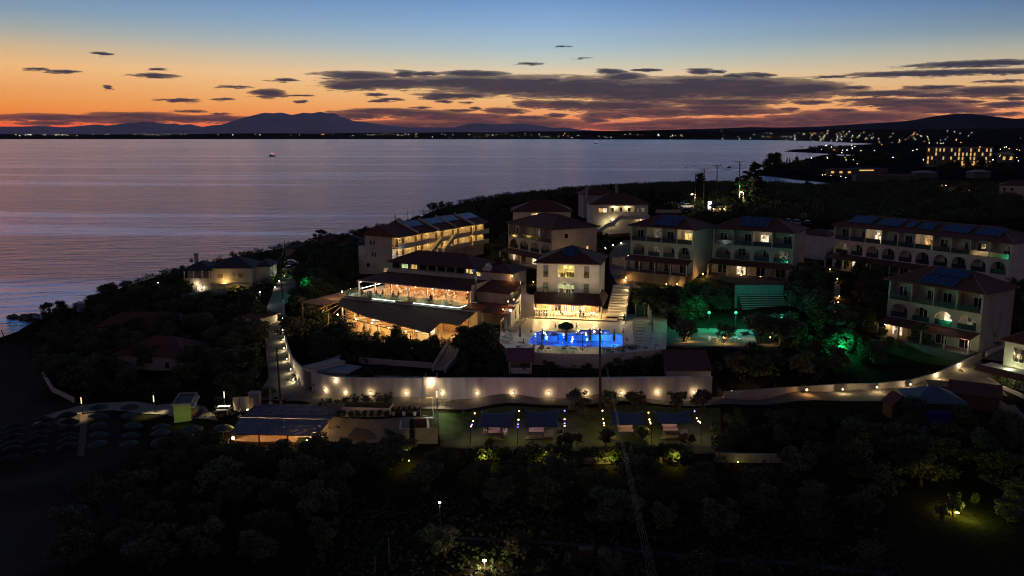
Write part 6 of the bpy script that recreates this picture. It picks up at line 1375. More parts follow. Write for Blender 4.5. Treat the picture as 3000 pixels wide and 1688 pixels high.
def mesh_fence(name, label, pa_, pb_, h, n, m_):
    o = thing(name, label, 'fence', pa_, math.atan2(pb_.y - pa_.y, pb_.x - pa_.x)); L = math.hypot(pb_.x - pa_.x, pb_.y - pa_.y); dz = pb_.z - pa_.z
    for i in range(n + 1): MB().cyl((L * i / n, 0, dz * i / n - .4), (L * i / n, 0, dz * i / n + h), .03, None, 5).build('post', m_, o)
    MB().tube([(0, 0, h - .03), (L, 0, dz + h - .03)], .018, 4).build('top_rail', m_, o); MB().tube([(0, 0, h * .5), (L, 0, dz + h * .5)], .012, 4).build('wire', m_, o); MB().tube([(0, 0, .12), (L, 0, dz + .12)], .012, 4).build('wire', m_, o)
mesh_fence('mesh_fence', 'thin metal mesh fence on top of the planted strip behind the white wall', G(*c6(110, 1430)), G(*cG(540, 1440)), 1.1, 14, GMET)
mesh_fence('green_fence', 'dark green railing around the hedge of the corner house', G(*cE(2225, 470)), G(*cE(2570, 620)), 1.2, 8, mat('green_paint', (.03, .08, .03), .6))
# ------------------------------------------------------------------ utility poles and cables
def pole(k, xb, yb, xt, yt, label, arm=None, r_=.16, ins=3):
    p = G(*k(xb, yb)); tp = D(*k(xt, yt), p.y); q = tp - p; o = thing('utility_pole', label, 'utility pole', p, 0)
    MB().cyl((0, 0, -.5), (q.x, 0, q.z), r_, r_ * .7).build('shaft', POLEW, o)
    if arm:
        for dz in arm: MB().box(q.x - 1.6, q.x + 1.6, -.2, -.12, q.z - dz - .12, q.z - dz).build('crossarm', POLEW, o)
        for j in range(ins):
            x = q.x - 1.45 + 2.9 * j / max(1, ins - 1); MB().cyl((x, -.16, q.z - arm[0]), (x, -.16, q.z - arm[0] + .35), .09, .06, 6).build('insulator', GMET, o)
    return o, tp
_, pt1 = pole(cS, 685, 645, 634, -5, 'weathered wooden pole at the corner of the lane and the beach bar')
_, pt2 = pole(b2, 1955, 170, 1951, -420, 'tall brown wooden pole standing in front of the pool', None, .2)
_, pt3 = pole(cL, 1745, 632, 1712, 125, 'slim dark pole at the far end of the lane'); _, pt4 = pole(cL, 1690, 1010, 1640, 378, 'tall thin pole half way along the lane')
_, q1 = pole(cT, 1022, 800, 1023, 340, 'utility pole in front of the dense pine, with a street lamp arm', None, .2); _, q2 = pole(cT, 1130, 805, 1130, 275, 'utility pole with one crossarm beside the dense pine', (.1,), .2, 2)
_, q3 = pole(cT, 1287, 740, 1293, 228, 'utility pole with one crossarm between the two pines', (.15,), .22, 3); _, q4 = pole(cT, 1570, 760, 1576, 185, 'tall utility pole with two crossarms beside the big leaning pine', (.1, 2.3), .24, 3)
pole(cT, 1247, 700, 1250, 470, 'thin lamp pole seaward of the crossarm pole'); pole(cT, 2025, 540, 2028, 360, 'thin mast before the headland trees'); pole(cT, 1337, 600, 1340, 462, 'short thin pole near the cliff edge'); pole(cT, 1849, 530, 1850, 462, 'short mooring post by the cove')
pole(cT, 2132, 850, 2134, 730, 'thin pole at the edge of the car park wall'); pole(k4, 110, 1290, 10, 1040, 'dark leaning pole by the beach at the frame edge', None, .12)
def cable(a, b, sag, label, r_=.03, n=12, group='power lines'):
    pts = [a.lerp(b, i / n) - Vector((0, 0, sag * 4 * (i / n) * (1 - i / n))) for i in range(n + 1)]
    return single('power_line', MB().tube(pts, r_, 4), BLACK if sag < 5 else GMET, label, 'power line', group=group)
for i in range(4):
    cable(pt2 + Vector((0, -.2, -.2 - .25 * i)), D(1915 + 9 * i, 1760, 46), .6, 'thin power line running from the tall brown pole towards the camera', .010, 12, 'power lines above the field')
for a, b, sg in ((q2, q3, 2.2), (q3, q4, 2.4), (q1, q2, .5)):
    for d in (-1.2, 0, 1.2): cable(a + Vector((d, 0, 0)), b + Vector((d, 0, 0)), sg, 'sagging power line between the seaside utility poles', .05, 10, 'power lines between the seaside poles')
cable(pt3, pt4, 1.5, 'cable hanging between the two lane poles', .04)
# street lamps by the upper road
def street_lamp(k, xb, yb, xt, yt, xh, label, col, em, watts):
    p = G(*k(xb, yb)); tp = D(*k(xt, yt), p.y); hd = D(*k(xh, yt), p.y); o = thing('street_lamp', label, 'street lamp', p); q = tp - p; hq = hd - p
    MB().cyl((0, 0, -.4), (q.x, 0, q.z), .1, .07).build('post', mat('pole_paint', (.35, .28, .22), .6), o); MB().tube([(q.x, 0, q.z), (hq.x, 0, hq.z + .35)], .05, 5).build('arm', GMET, o); MB().sphere((hq.x, 0, hq.z), .32, .2, .14).build('head', em, o)
    light('lamp_light', (hq.x, -.3, hq.z - .4), watts, col, o, .1)
street_lamp(cT, 1621, 760, 1621, 575, 1590, 'bright warm street lamp beside the big leaning pine', (1, .8, .42), E_SOFT, 900); street_lamp(cT, 1018, 790, 1016, 600, 975, 'street lamp on a curved arm by the parked cars', (1, .78, .5), E_SOFT, 500)
street_lamp(cF, 2062, 640, 2064, 572, 2062, 'amber street lamp deep in the dark wood', AMBER, E_AMB, 700); street_lamp(cF, 1838, 600, 1838, 526, 1838, 'amber lamp by the white road beyond the wood', AMBER, E_AMB, 500); street_lamp(cF, 1980, 580, 1980, 528, 1980, 'faint amber lamp between the two bright wood lamps', AMBER, E_AMB, 120)
# hotel sign, parked cars, low walls by the upper road
p = G(*cT(1193, 815)); o = thing('light_box_sign', 'upright white glowing light-box sign by the upper road', 'sign', p)
MB().box(-.6, .6, -.2, .2, 0, 3.4).build('case', GMET, o); MB().box(-.52, .52, -.26, -.21, 1.65, 3.3).build('panel', emit('sign_white', (.9, 1, .92), 3.5), o); MB().box(-.52, .52, -.26, -.21, .2, 1.5).build('panel', MATS['sign_white'], o); light('sign_light', (0, -1, 2), 80, (.8, 1, .85), o, .4)
CARP = {}
def car(k, x, y, rz, paint, label, group='parked cars'):
    p = G(*k(x, y)); o = thing('parked_car', label, 'car', (p.x, p.y, p.z + .05), rz, group)
    prof = [(-2.1, .35), (-2.15, .7), (-1.9, .95), (-1.1, 1.0), (1.5, 1.0), (2.05, .85), (2.1, .35)]
    mb = MB(); n = len(prof)
    for y_, s in ((-.86, .98), (-.8, 1.0), (.8, 1.0), (.86, .98)): mb.v += [(a_ * s, y_, b_) for a_, b_ in prof]
    mb.f = [tuple(range(n)), tuple(range(4 * n - 1, 3 * n - 1, -1))] + [(j * n + i, (j + 1) * n + i, (j + 1) * n + (i + 1) % n, j * n + (i + 1) % n) for j in range(3) for i in range(n)]; mb.mi = [0] * len(mb.f)
    mb.build('body', paint, o)
    MB().add([(-1.6, -.74, 1.0), (1.3, -.74, 1.0), (1.3, .74, 1.0), (-1.6, .74, 1.0), (-1.1, -.62, 1.46), (.55, -.62, 1.46), (.55, .62, 1.46), (-1.1, .62, 1.46)], [(0, 1, 5, 4), (1, 2, 6, 5), (2, 3, 7, 6), (3, 0, 4, 7), (3, 2, 1, 0), (4, 5, 6, 7)]).build('glasshouse', DARKG, o)
    MB().box(-1.05, .5, -.6, .6, 1.462, 1.49).build('roof', paint, o)
    for wx in (-1.3, 1.3):
        for wy in (-.86, .86): MB().cyl((wx, wy - .1, .32), (wx, wy + .1, .32), .32, None, 12).build('wheel', BLACK, o)
    for wy in (-.6, .6): MB().box(2.06, 2.12, wy - .16, wy + .16, .6, .76).build('headlight', GMET, o)
    return o
CW_ = mat('white_car_paint', (.7, .7, .7), .25, .03, 1, spec=.6); CD = mat('dark_car_paint', (.03, .035, .05), .2, .05, 1, spec=.7); CS_ = mat('silver_car_paint', (.35, .37, .4), .25, .03, 1, spec=.6)
car(cL, 1815, 500, R(8), CW_, 'white parked car at the far end of the lane'); car(cL, 1780, 585, R(75), CS_, 'silver parked car just in front of the white one on the lane')
car(cT, 900, 735, R(20), CS_, 'silver parked car, farthest of three by the street lamp'); car(cT, 915, 775, R(20), CW_, 'pale parked car, middle of three by the street lamp'); car(cT, 905, 822, R(15), CD, 'dark parked car, nearest of three by the street lamp')
car(cT, 2290, 985, R(80), CS_, 'silver car parked behind the grey-cream block, seaward one'); car(cT, 2420, 995, R(80), CD, 'dark car parked behind the grey-cream block, inland one'); car(cT, 2180, 975, R(80), CW_, 'white car roof showing behind the solar panels of the grey-cream block')
polywall('car_park_wall', 'low earth-coloured wall at the back of the car park', [cT(2110, 870), cT(2300, 890), cT(2560, 900)], [1.4] * 3, .3, CREAM); polywall('road_wall', 'low pale wall along the upper road by the glowing sign', [cT(520, 830), cT(840, 832)], [1.0] * 2, .3, CREAM); polywall('road_wall', 'pale wall beside the bus shelter on the upper road', [cT(1230, 830), cT(1400, 815), cT(1550, 815)], [1.3] * 3, .3, CREAM)
p = G(*cT(1290, 838)); o = thing('gazebo', 'small dark-roofed gazebo with fairy lights by the glowing sign', 'gazebo', p); MB().hip(-2.6, 2.6, -1.8, 1.8, 2.4, 1.0).build('roof', TILED, o)
for x in (-2.3, 0, 2.3): MB().box(x - .07, x + .07, -1.6, -1.46, 0, 2.4).build('post', CREAM, o)
for x in (-1.6, .5, 1.8): MB().sphere((x, -1.9, 1.6), .12).build('fairy_lamp', E_WARM, o)
light('gazebo_light', (1.4, -2.4, 1.6), 90, WARM, o, .1)
# ------------------------------------------------------------------ beach: umbrellas, kiosk, bar canopy
UMB = mat('lit_tone_thatch', (.055, .085, .085), .9, .25, 5, .3); UMBD = mat('unlit_tone_thatch', (.022, .022, .022), .9, .25, 5, .3)  # one thatch in two tones: teal lamp tint and darkness put into colour
def beach_umbrella(k, x, y, label, group, m_, key):
    p = D(*k(x, y), 1); p = P(*k(x, y), 3.6); p = onground(P(*k(x, y), terr(p.x, p.y) + 2.1))
    if key not in PROTO:
        o = thing('beach_umbrella', label, 'beach umbrella', p, 0, group); n = 14
        MB().cyl((0, 0, -.4), (0, 0, 2.2), .05).build('pole', POLEW, o)
        mb = MB(); mb.v = [(0, 0, 2.45)] + [(r_ * math.cos(2 * math.pi * i / n), r_ * math.sin(2 * math.pi * i / n), z) for r_, z in ((.7, 2.25), (1.38, 1.92), (1.36, 1.84)) for i in range(n)] + [(0, 0, 2.35)]
        mb.f = [(0, 1 + i, 1 + (i + 1) % n) for i in range(n)] + [(1 + j * n + i, 1 + (j + 1) * n + i, 1 + (j + 1) * n + (i + 1) % n, 1 + j * n + (i + 1) % n) for j in range(2) for i in range(n)] + [(1 + 2 * n + i, 1 + 3 * n, 1 + 2 * n + (i + 1) % n) for i in range(n)]; mb.mi = [0] * len(mb.f)
        mb.build('canopy', m_, o); PROTO[key] = o; return o
    c = clone(PROTO[key], label, p, random.uniform(0, 6), group, random.uniform(.9, 1.06)); c.rotation_euler = (random.uniform(-.12, .12), random.uniform(-.12, .12), random.uniform(0, 6)); return c
for c_, (nm, xs) in enumerate([('the column beside the boardwalk', [(930, 930), (915, 1015), (925, 1095), (920, 1190), (930, 1275)]), ('the second column inland of the boardwalk', [(1220, 930), (1215, 1005), (1240, 1090), (1225, 1185), (1220, 1275)]), ('the third column inland of the boardwalk', [(1520, 1085), (1520, 1175), (1530, 1268)]), ('the column in front of the green kiosk', [(1810, 1068), (1820, 1150)]), ('the column beside the bar canopy', [(2090, 1078), (2095, 1150)])]):
    for i, (x, y) in enumerate(xs): beach_umbrella(cN, x, y, f'grey-green beach umbrella, {ORD[i]} from the path in {nm}', 'beach umbrellas inland of the boardwalk', UMB, 'umb1')
for c_, (nm, x0) in enumerate([('next to the boardwalk', 632), ('second from the boardwalk', 395), ('third from the boardwalk', 150), ('nearest the water', -60)]):
    for i in range(6):
        if c_ == 0 and i == 0: pass
        beach_umbrella(cN, x0 + 4 * i - (12 * i if c_ else 0), 1000 + 62 * i + 45 * c_, f'dark round beach umbrella, {ORD[i]} from the path in the unlit column {nm}', 'dark beach umbrellas seaward of the boardwalk', UMBD, 'umb2')
kz = 3.0
A_, B_, C2 = P(*cN(1645, 1108), kz), P(*cN(1808, 1098), kz), P(*cN(1955, 985), kz)
ux = (B_ - A_); kw = ux.length; kl = (C2 - B_).length; kang = math.atan2(ux.y, ux.x)
kk = thing('beach_kiosk', 'yellow-green beach kiosk with a flat dark roof and a serving hatch with stools', 'kiosk', A_, kang)
mb = MB(); mb.box(0, kw, 0, .15, -.5, 2.7); mb.box(0, .15, .15, kl, -.5, 2.7); mb.box(.15, kw, kl - .15, kl, -.5, 2.7); mb.build('wall', mat('yellow_green_paint', (.40, .50, .22), .8, .1, 2), kk)
mb = MB(); mb.M = side_m(kw); mb.panel(.16, kl - .16, -.5, 2.7, [(1.2, kl - 1.2, 1.0, 2.2, 0)], 0, .15); mb.build('hatch_wall', MATS['yellow_green_paint'], kk)
MB().box(-.15, kw + .15, -.15, kl + .1, 2.71, 2.86).box(-.15, .0, -.15, kl + .1, 2.86, 3.15).box(kw, kw + .15, -.15, kl + .1, 2.86, 3.15).box(0, kw, -.15, 0, 2.86, 3.15).box(0, kw, kl - .05, kl + .1, 2.86, 3.15).build('roof', GREYW, kk)
MB().box(.05, kw - .05, .05, kl - .1, 2.87, 2.95).build('roof_panel', mat('dark_roof_felt', (.05, .04, .05), .7), kk)
MB().box(kw + .02, kw + .45, .8, kl - .8, .95, 1.0).build('counter', WOODT, kk); MB().box(kw + .0, kw + .5, -.1, kl, 2.4, 2.55).build('fascia', WMET, kk)
light('green_wash', (kw * .5, -2.2, 1.2), 9, (.5, 1, .2), kk, .2); light('hatch_light', (kw - 1.2, kl * .5, 2.3), 6, WARM, kk)
KM = Matrix.Translation(A_) @ Matrix.Rotation(kang, 4, 'Z')
for i in range(6): put('bar_stool', 'stool_dark', lambda: MB().cyl((0, 0, .72), (0, 0, .78), .18).cyl((0, 0, 0), (0, 0, .72), .03).cyl((0, 0, 0), (0, 0, .03), .2), BLACK, KM @ Vector((kw + .8, 1.0 + i * (kl - 2) / 5, 0)), 0, f'dark bar stool at the kiosk hatch, {ORD[i]} from the sea', 'stool', 'stools at the kiosk')
for i, (x, y) in enumerate([(2115, 985), (2098, 1022)]):
    p = G(*cN(x, y)); tt = put('dining_table', 'table_long', lambda: MB().box(-.9, .9, -.4, .4, .70, .74).box(-.8, -.74, -.3, .3, 0, .7).box(.74, .8, -.3, .3, 0, .7), CLOTHW, p + Vector((0, 0, .1)), .05, ['white table under the post light, the farther of two', 'white table under the post light, the nearer of two'][i], 'table')
    for j, (dx, dy, rz) in enumerate([(-.45, -.65, math.pi), (.45, -.65, math.pi), (-.45, .65, 0), (.45, .65, 0), (-1.15, 0, R(90)), (1.15, 0, R(-90))]): put('dining_chair', 'chair_dark', chair_mb, BLACK, p + Vector((dx, dy, .1)), rz, f'dark chair at the {["farther", "nearer"][i]} white table under the post light', 'chair', f'chairs at the {["farther", "nearer"][i]} white table')
# bins beside the path
for i, (x, y) in enumerate([(2052, 915), (2090, 915)]):
    p = G(*cN(x, y)); o = thing('wheeled_bin', ['dark green wheeled bin by the beach path, seaward one', 'dark green wheeled bin by the beach path, inland one'][i], 'bin', p)
    MB().box(-.3, .3, -.35, .35, .1, 1.0).build('body', mat('bin_green', (.03, .06, .03), .5), o); MB().box(-.33, .33, -.4, .38, 1.01, 1.08).build('lid', MATS['bin_green'], o)
    for x_ in (-.3, .3): MB().cyl((x_ - .04, .3, .1), (x_ + .04, .3, .1), .1).build('wheel', BLACK, o)
def holed():
    m_ = bpy.data.materials.new('torn_shade_cloth'); m_.use_nodes = True; T = NT(m_.node_tree); T.n.clear()
    co = T('ShaderNodeTexCoord').outputs['Object']
    wv = T('ShaderNodeTexNoise', {'Vector': T.vm('MULTIPLY', co, (.9, 2.2, 0))[0], 'Scale': 1.0, 'Detail': 3.0}).outputs['Fac']
    v = T('ShaderNodeTexVoronoi', {'Vector': T.vm('MULTIPLY', co, (.75, 1.5, 0))[0], 'Scale': 1.0, 'Randomness': .8}, voronoi_dimensions='2D').outputs['Distance']
    hole = T.m('LESS_THAN', v, T.m('MULTIPLY_ADD', wv, .5, -.10))
    col = T.ramp(T('ShaderNodeTexNoise', {'Vector': co, 'Scale': 3.0, 'Detail': 4.0}).outputs['Fac'], [(.3, (.14, .145, .18)), (.7, (.24, .245, .29))])
    d = T('ShaderNodeBsdfDiffuse', {'Color': col})
    mx = T('ShaderNodeMixShader', {0: hole, 1: d.outputs[0], 2: T('ShaderNodeBsdfTransparent').outputs[0]})
    T.l.new(mx.outputs[0], T('ShaderNodeOutputMaterial').inputs[0]); return m_
HOLED = holed()
bb = thing('beach_bar', 'beach bar under a wide blue-grey shade cloth with warm light glinting through its holes', 'beach bar', (0, 0, 0))
cz = 6.3
def sheet(quad, name, m_, nx=14, ny=8, sag=.12):
    q = [P(*cS(*a_), z) for a_, z in quad]; mb = MB()
    for j in range(ny + 1):
        for i in range(nx + 1):
            u, v = i / nx, j / ny; p = q[0].lerp(q[1], u).lerp(q[3].lerp(q[2], u), v); p.z -= sag * abs(math.sin(v * math.pi * 2)) + .04 * math.sin(u * 25)
            mb.v.append(tuple(p))
    m = nx + 1; mb.f = [(j * m + i, (j + 1) * m + i, (j + 1) * m + i + 1, j * m + i + 1) for j in range(ny) for i in range(nx)]; mb.mi = [0] * len(mb.f)
    o = mb.build(name, m_, bb); sm_ = o.modifiers.new('thick', 'SOLIDIFY'); sm_.thickness = .02; return o
sheet([((395, 648), cz), ((1395, 660), cz), ((1310, 782), cz - .15), ((250, 778), cz - .15)], 'shade_cloth', HOLED); sheet([((245, 782), cz - .2), ((1305, 788), cz - .2), ((1240, 824), cz + .1), ((205, 800), cz + .1)], 'valley_cloth', mat('plain_shade_cloth', (.15, .16, .24), .9, .1, 3)); sheet([((200, 808), cz + .1), ((1240, 828), cz + .1), ((1098, 1022), cz - .1), ((98, 1000), cz - .1)], 'shade_cloth', HOLED)
for q in [(395, 648), (730, 652), (1060, 656), (1395, 660), (1240, 826), (205, 806), (1100, 1018), (760, 1014), (430, 1006), (98, 998), (720, 818)]:
    t_ = P(*cS(*q), cz - .25); MB().cyl((t_.x, t_.y, terr(t_.x, t_.y) - .3), tuple(t_), .09).build('post', POLEW, bb)
for q in [((395, 648), (1395, 660)), ((205, 806), (1240, 826)), ((98, 1000), (1100, 1020)), ((395, 648), (98, 1000)), ((1395, 660), (1100, 1020))]:
    MB().tube([P(*cS(*q[0]), cz - .12), P(*cS(*q[1]), cz - .12)], .06, 5).build('beam', POLEW, bb)
for x, y in ((300, 720), (620, 700), (950, 720), (1240, 730), (200, 900), (500, 900), (800, 910), (1050, 920), (680, 960)):
    p = P(*cS(x, y), cz - .9); light('bar_light', p, 120, (1, .58, .22), bb, .1); 
    if (x, y) in ((680, 960), (950, 720), (300, 720)): MB().sphere(p, .14).build('bulb', E_WARM, bb)
cen = P(*cS(700, 850), cz); MB().prism([(P(*cS(*q), 3.75).x, P(*cS(*q), 3.75).y) for q in [(380, 740), (1380, 752), (1130, 1100), (60, 1080)]], 2.2, 3.75).build('deck', WOOD, bb)
p = P(*cS(640, 760), 3.75); MB().box(p.x - 3, p.x + 3, p.y - .4, p.y + .4, 3.75, 4.85).build('counter', WOODT, bb)
p = P(*cS(1380, 850), 4.0); o = single('tied_curtain', MB().tube([P(*cS(1372, 700), cz - .3), P(*cS(1385, 780), 5.2), P(*cS(1395, 870), 4.1)], [.16, .1, .2], 7), mat('beige_curtain', (.5, .4, .3), .9, .1, 5), 'tied beige curtain at the inland corner of the beach bar', 'curtain')
for i, (x, y) in enumerate([(985, 1085), (130, 1045)]):
    p = P(*cS(x, y), 5.0); o = thing('torch_lamp', ['warm hanging lamp at the near inland edge of the beach bar', 'warm hanging lamp at the near seaward edge of the beach bar'][i], 'lamp', p); MB().sphere((0, 0, 0), .16, .16, .26).build('shade', E_WARM, o); MB().cyl((0, 0, .2), (0, 0, 1.0), .02).build('cord', BLACK, o); light('lamp_light', (0, -.35, 0), 40, WARM, o, .1)
for i, (x, y) in enumerate([(212, 790), (565, 640)]):
    p = G(*cS(x, y)); closed_parasol(p, ['pale folded parasol at the seaward side of the beach bar', 'pale folded parasol behind the beach bar'][i], 'folded parasols by the beach bar')
# stairs, planters, rinse court
a, b = G(*cS(2310, 820)), G(*cS(2450, 820)); top = G(*cS(2340, 715))
stx = thing('beach_stairs', 'short lit stair with steel handrails down from the wall gate', 'stairs', a, math.atan2(b.y - a.y, b.x - a.x)); sw = (b - a).length; nst = 7; rise = max(.9, G(*cS(2400, 690)).z - a.z) / nst
for i in range(nst): MB().box(0, sw, i * .42, (i + 1) * .42 - .002, -.6, rise * (i + 1)).build('step', STONEP, stx)
for x in (-.05, sw + .05):
    MB().tube([(x, -.3, 1.0), (x, nst * .42, rise * nst + 1.0), (x, nst * .42 + 1.2, rise * nst + 1.0)], .03, 6).build('handrail', GMET, stx)
    for f in (0, .5, 1): MB().cyl((x, nst * .42 * f, rise * nst * f - .2), (x, nst * .42 * f, rise * nst * f + 1.0), .025).build('baluster', GMET, stx)
light('stair_light', (sw + .3, -.4, 1.0), 36, COOL, stx, .05)
mesh_fence('steel_railing', 'steel railing along the path at the head of the beach stairs', G(*cS(2455, 690)), G(*cS(2630, 690)), 1.0, 4, GMET)
pb_ = thing('planter_box', 'long white planter box under the dark clipped hedge', 'planter', G(*cS(1395, 790)), 0); e_ = G(*cS(1950, 785)); L_ = (e_ - Vector(pb_.location)).length; pb_.rotation_euler = (0, 0, math.atan2(e_.y - pb_.location.y, e_.x - pb_.location.x))
MB().box(0, L_, 0, 2.4, -.4, 1.35).build('box', WHITE, pb_); MB().box(.12, L_ - .12, .12, 2.28, 1.352, 1.40).build('soil', EARTH, pb_)
a = G(*cS(2250, 1110)); b = G(*cS(2425, 1115)); sh = thing('rinse_court', 'square rinse court with ochre walls at the foot of the beach stairs', 'enclosure', a, math.atan2(b.y - a.y, b.x - a.x))
MB().box(-2.2, 2.9, 0, .2, -.5, 2.1).build('wall', CREAM, sh); MB().box(2.7, 2.9, .2, 4.6, -.5, 2.0).build('wall', mat('ochre_wall', (.42, .24, .12), .9), sh); MB().box(-2.2, -2.0, .2, 4.2, -.5, 1.9).build('wall', CREAM, sh); MB().box(-1.0, 1.4, 4.4, 4.6, -.5, 1.9).build('wall', mat('brick_red_render', (.30, .12, .09), .9), sh)
struct('pebble_court', MB().prism([(G(*cS(*q)).x, G(*cS(*q)).y) for q in [(1560, 920), (2060, 935), (2180, 1080), (1470, 1070)]], 2.5, 4.75), mat('pebble_bed', (.20, .15, .10), .95, .3, 6, .4))
pp = [G(*cS(1990 + 62 * i, 780)) for i in range(6)]

# ------------------------------------------------------------------ sail shades, festoon strings and swing benches on the lawn
SAIL = mat('blue_sail_cloth', (.10, .105, .16), .85, .1, 2)
def post_px(x, yb, yt): 
    p = G(*cW(x, yb)); return p, D(*cW(x, yt), p.y)
frontp = [(387, 548, 388), (806, 558, 396), (1225, 540, 385), (1580, 545, 380), (1995, 545, 360), (2436, 540, 352)]
backp = [(430, 400, 250), (822, 400, 225), (1225, 400, 225), (1560, 400, 225), (1968, 400, 245), (2375, 400, 232)]
names = ['seaward end', 'second pair from the seaward end', 'third pair from the seaward end', 'fourth pair from the seaward end', 'fifth pair from the seaward end', 'inland end']
TOPS = []
for i in range(6):
    tops = []
    for row, nm in ((frontp, 'near'), (backp, 'far')):
        p, t_ = post_px(*row[i])
        if nm == 'far': 
            p = onground(P(*cW(row[i][0], row[i][2] + 175), terr(p.x, p.y)))
            t_ = D(*cW(row[i][0], row[i][2]), p.y)
        q = t_ - p; o = thing('festoon_post', f'thin {nm} post of the shade sails at the {names[i]}', 'post', p, 0, 'posts of the shade sails'); MB().cyl((0, 0, -.4), (q.x, 0, q.z), .045).cyl((q.x, 0, q.z), (q.x, 0, q.z + .08), .06).build('shaft', BLACK, o); tops.append(t_)
    TOPS.append(tops)
    n = 5; a, b = tops[1], tops[0]
    o = thing('festoon_string', f'string of coloured bulbs between the sail posts, {names[i]}', 'festoon lights', (0, 0, 0), 0, 'festoon strings of the shade sails')
    pts = [a.lerp(b, j / 12) - Vector((0, 0, .5 * math.sin(math.pi * j / 12))) for j in range(13)]
    MB().tube(pts, .015, 4).build('cord', BLACK, o)
    pat = [[E_AMB, E_AMB, E_BLUE, E_AMB], [E_AMB, E_WARM, E_BLUE, E_BLUE], [E_BLUE, E_AMB, E_BLUE, E_WARM], [E_AMB, E_RED, E_WARM, E_AMB], [E_AMB, E_WARM, E_WARM, E_AMB], [E_BLUE, E_AMB, E_WARM, E_WARM]][i]
    for j in range(4):
        q = pts[1 + j * 3 + (1 if j else 0)] - Vector((0, 0, .12)); MB().sphere(q, .09).build('bulb', pat[j], o)
    light('festoon_light', pts[9] - Vector((0, .3, .5)), 40, (1, .55, .22), o, .1); light('festoon_light', pts[4] - Vector((0, 0, .5)), 22, (.5, .25, 1) if E_BLUE in pat else (1, .5, .2), o, .1)
def sail(i, j, label, inset=(.10, .10)):
    a0, a1 = TOPS[i]; b0, b1_ = TOPS[j]   # near, far
    mb = MB(); nx, ny = 14, 8
    for v in range(ny + 1):
        for u in range(nx + 1):
            s, t_ = u / nx, v / ny
            pin = .42 * math.sin(math.pi * t_)           # the short sides curve in, leaving the lens-shaped gaps
            s2 = inset[0] + .0 + (1 - inset[0] - inset[1]) * s
            s2 = s2 + (pin * .13) * (1 - 2 * s)
            t2 = t_ + .10 * math.sin(math.pi * s) * (1 - 2 * t_)
            p = a0.lerp(b0, s2).lerp(a1.lerp(b1_, s2), t2); p.z -= .15 + .25 * math.sin(math.pi * s)
            mb.v.append(tuple(p))
    m = nx + 1; mb.f = [(y * m + x, (y + 1) * m + x, (y + 1) * m + x + 1, y * m + x + 1) for y in range(ny) for x in range(nx)]; mb.mi = [0] * len(mb.f)
    o = single('shade_sail', mb, SAIL, label, 'shade sail', group=None, smooth=True); sd = o.modifiers.new('thick', 'SOLIDIFY'); sd.thickness = .02
sail(0, 1, 'blue shade sail with curved ends nearest the beach stairs', (.13, .07)); sail(1, 2, 'blue shade sail second from the beach stairs, above a single white bench', (.12, .1)); sail(3, 4, 'blue shade sail third from the beach stairs, inland of the gap', (.12, .1)); sail(4, 5, 'blue shade sail farthest from the beach stairs', (.1, .1))
CUSH = mat('pink_white_cushion', (.70, .60, .60), .85, .06, 3)
for i, (x, y, px0, px1) in enumerate([(615, 440, 575, 745), (972, 430, 872, 1120), (1765, 428, 1640, 1735), (2160, 418, 2070, 2310)]):
    nmx = ['nearest the beach stairs, with people beside it', 'second from the beach stairs', 'third from the beach stairs, behind an olive', 'farthest from the beach stairs'][i]
    a = G(*cW(px0, 520)); b = G(*cW(px1, 520)); c = G(*cW(px0 + 35, 442)); 
    single('deck_platform', MB().prism([(G(*cW(*q)).x, G(*cW(*q)).y) for q in [(px0, 522), (px1, 518), (px1 + 5, 436), (px0 + 28, 436)]], a.z - .5, a.z + .22), mat('mossy_deck_boards', (.16, .17, .09), .85, .2, 3, stretch=(6, .6, 1)), f'low square deck platform, {ORD[i]} along the lawn from the beach stairs', 'platform', group=None)
    p = G(*cW(x, y + 18)); o = thing('garden_sofa', f'pale cushioned garden sofa, {nmx}', 'sofa', p + Vector((0, 0, .12)), 0)
    MB().box(-1.0, 1.0, -.35, .4, .12, .42).build('seat', CUSH, o); MB().box(-1.0, 1.0, .42, .58, .15, .95).build('backrest', CUSH, o)
    for sx in (-1.12, 1.02): MB().box(sx, sx + .1, -.35, .58, 0, .6).build('armrest', BLACK, o)
    t_ = thing('coffee_table', f'low black slatted table before the sofa {nmx}', 'table', p + Vector((0, -1.7, .12)), 0); MB().box(-.95, .95, -.4, .4, .36, .41).build('top', BLACK, t_)
    for sx in (-.9, .84):
        for sy in (-.36, .3): MB().box(sx, sx + .06, sy, sy + .06, -.1, .36).build('leg', BLACK, t_)
p1_ = G(*cW(530, 455)); person('stand', SH_RED, TR_DK, p1_, R(90), 'person in a red top standing beside the sofa nearest the beach stairs'); p2_ = G(*cW(665, 462)); person('stand', SH_DK, TR_DK, p2_, R(-30), 'person in black standing by the inland side of that sofa'.replace('that sofa', 'the first sofa'))
for i, (x, y) in enumerate([(522, 465), (695, 478)]): put('lawn_chair', 'chair_white', lambda: chair_mb(True), CLOTHW, G(*cW(x, y)) + Vector((0, 0, .2)), [R(90), R(-60)][i], ['white lawn chair on the seaward side of the first sofa', 'white lawn chair on the inland side of the first sofa'][i], 'chair')
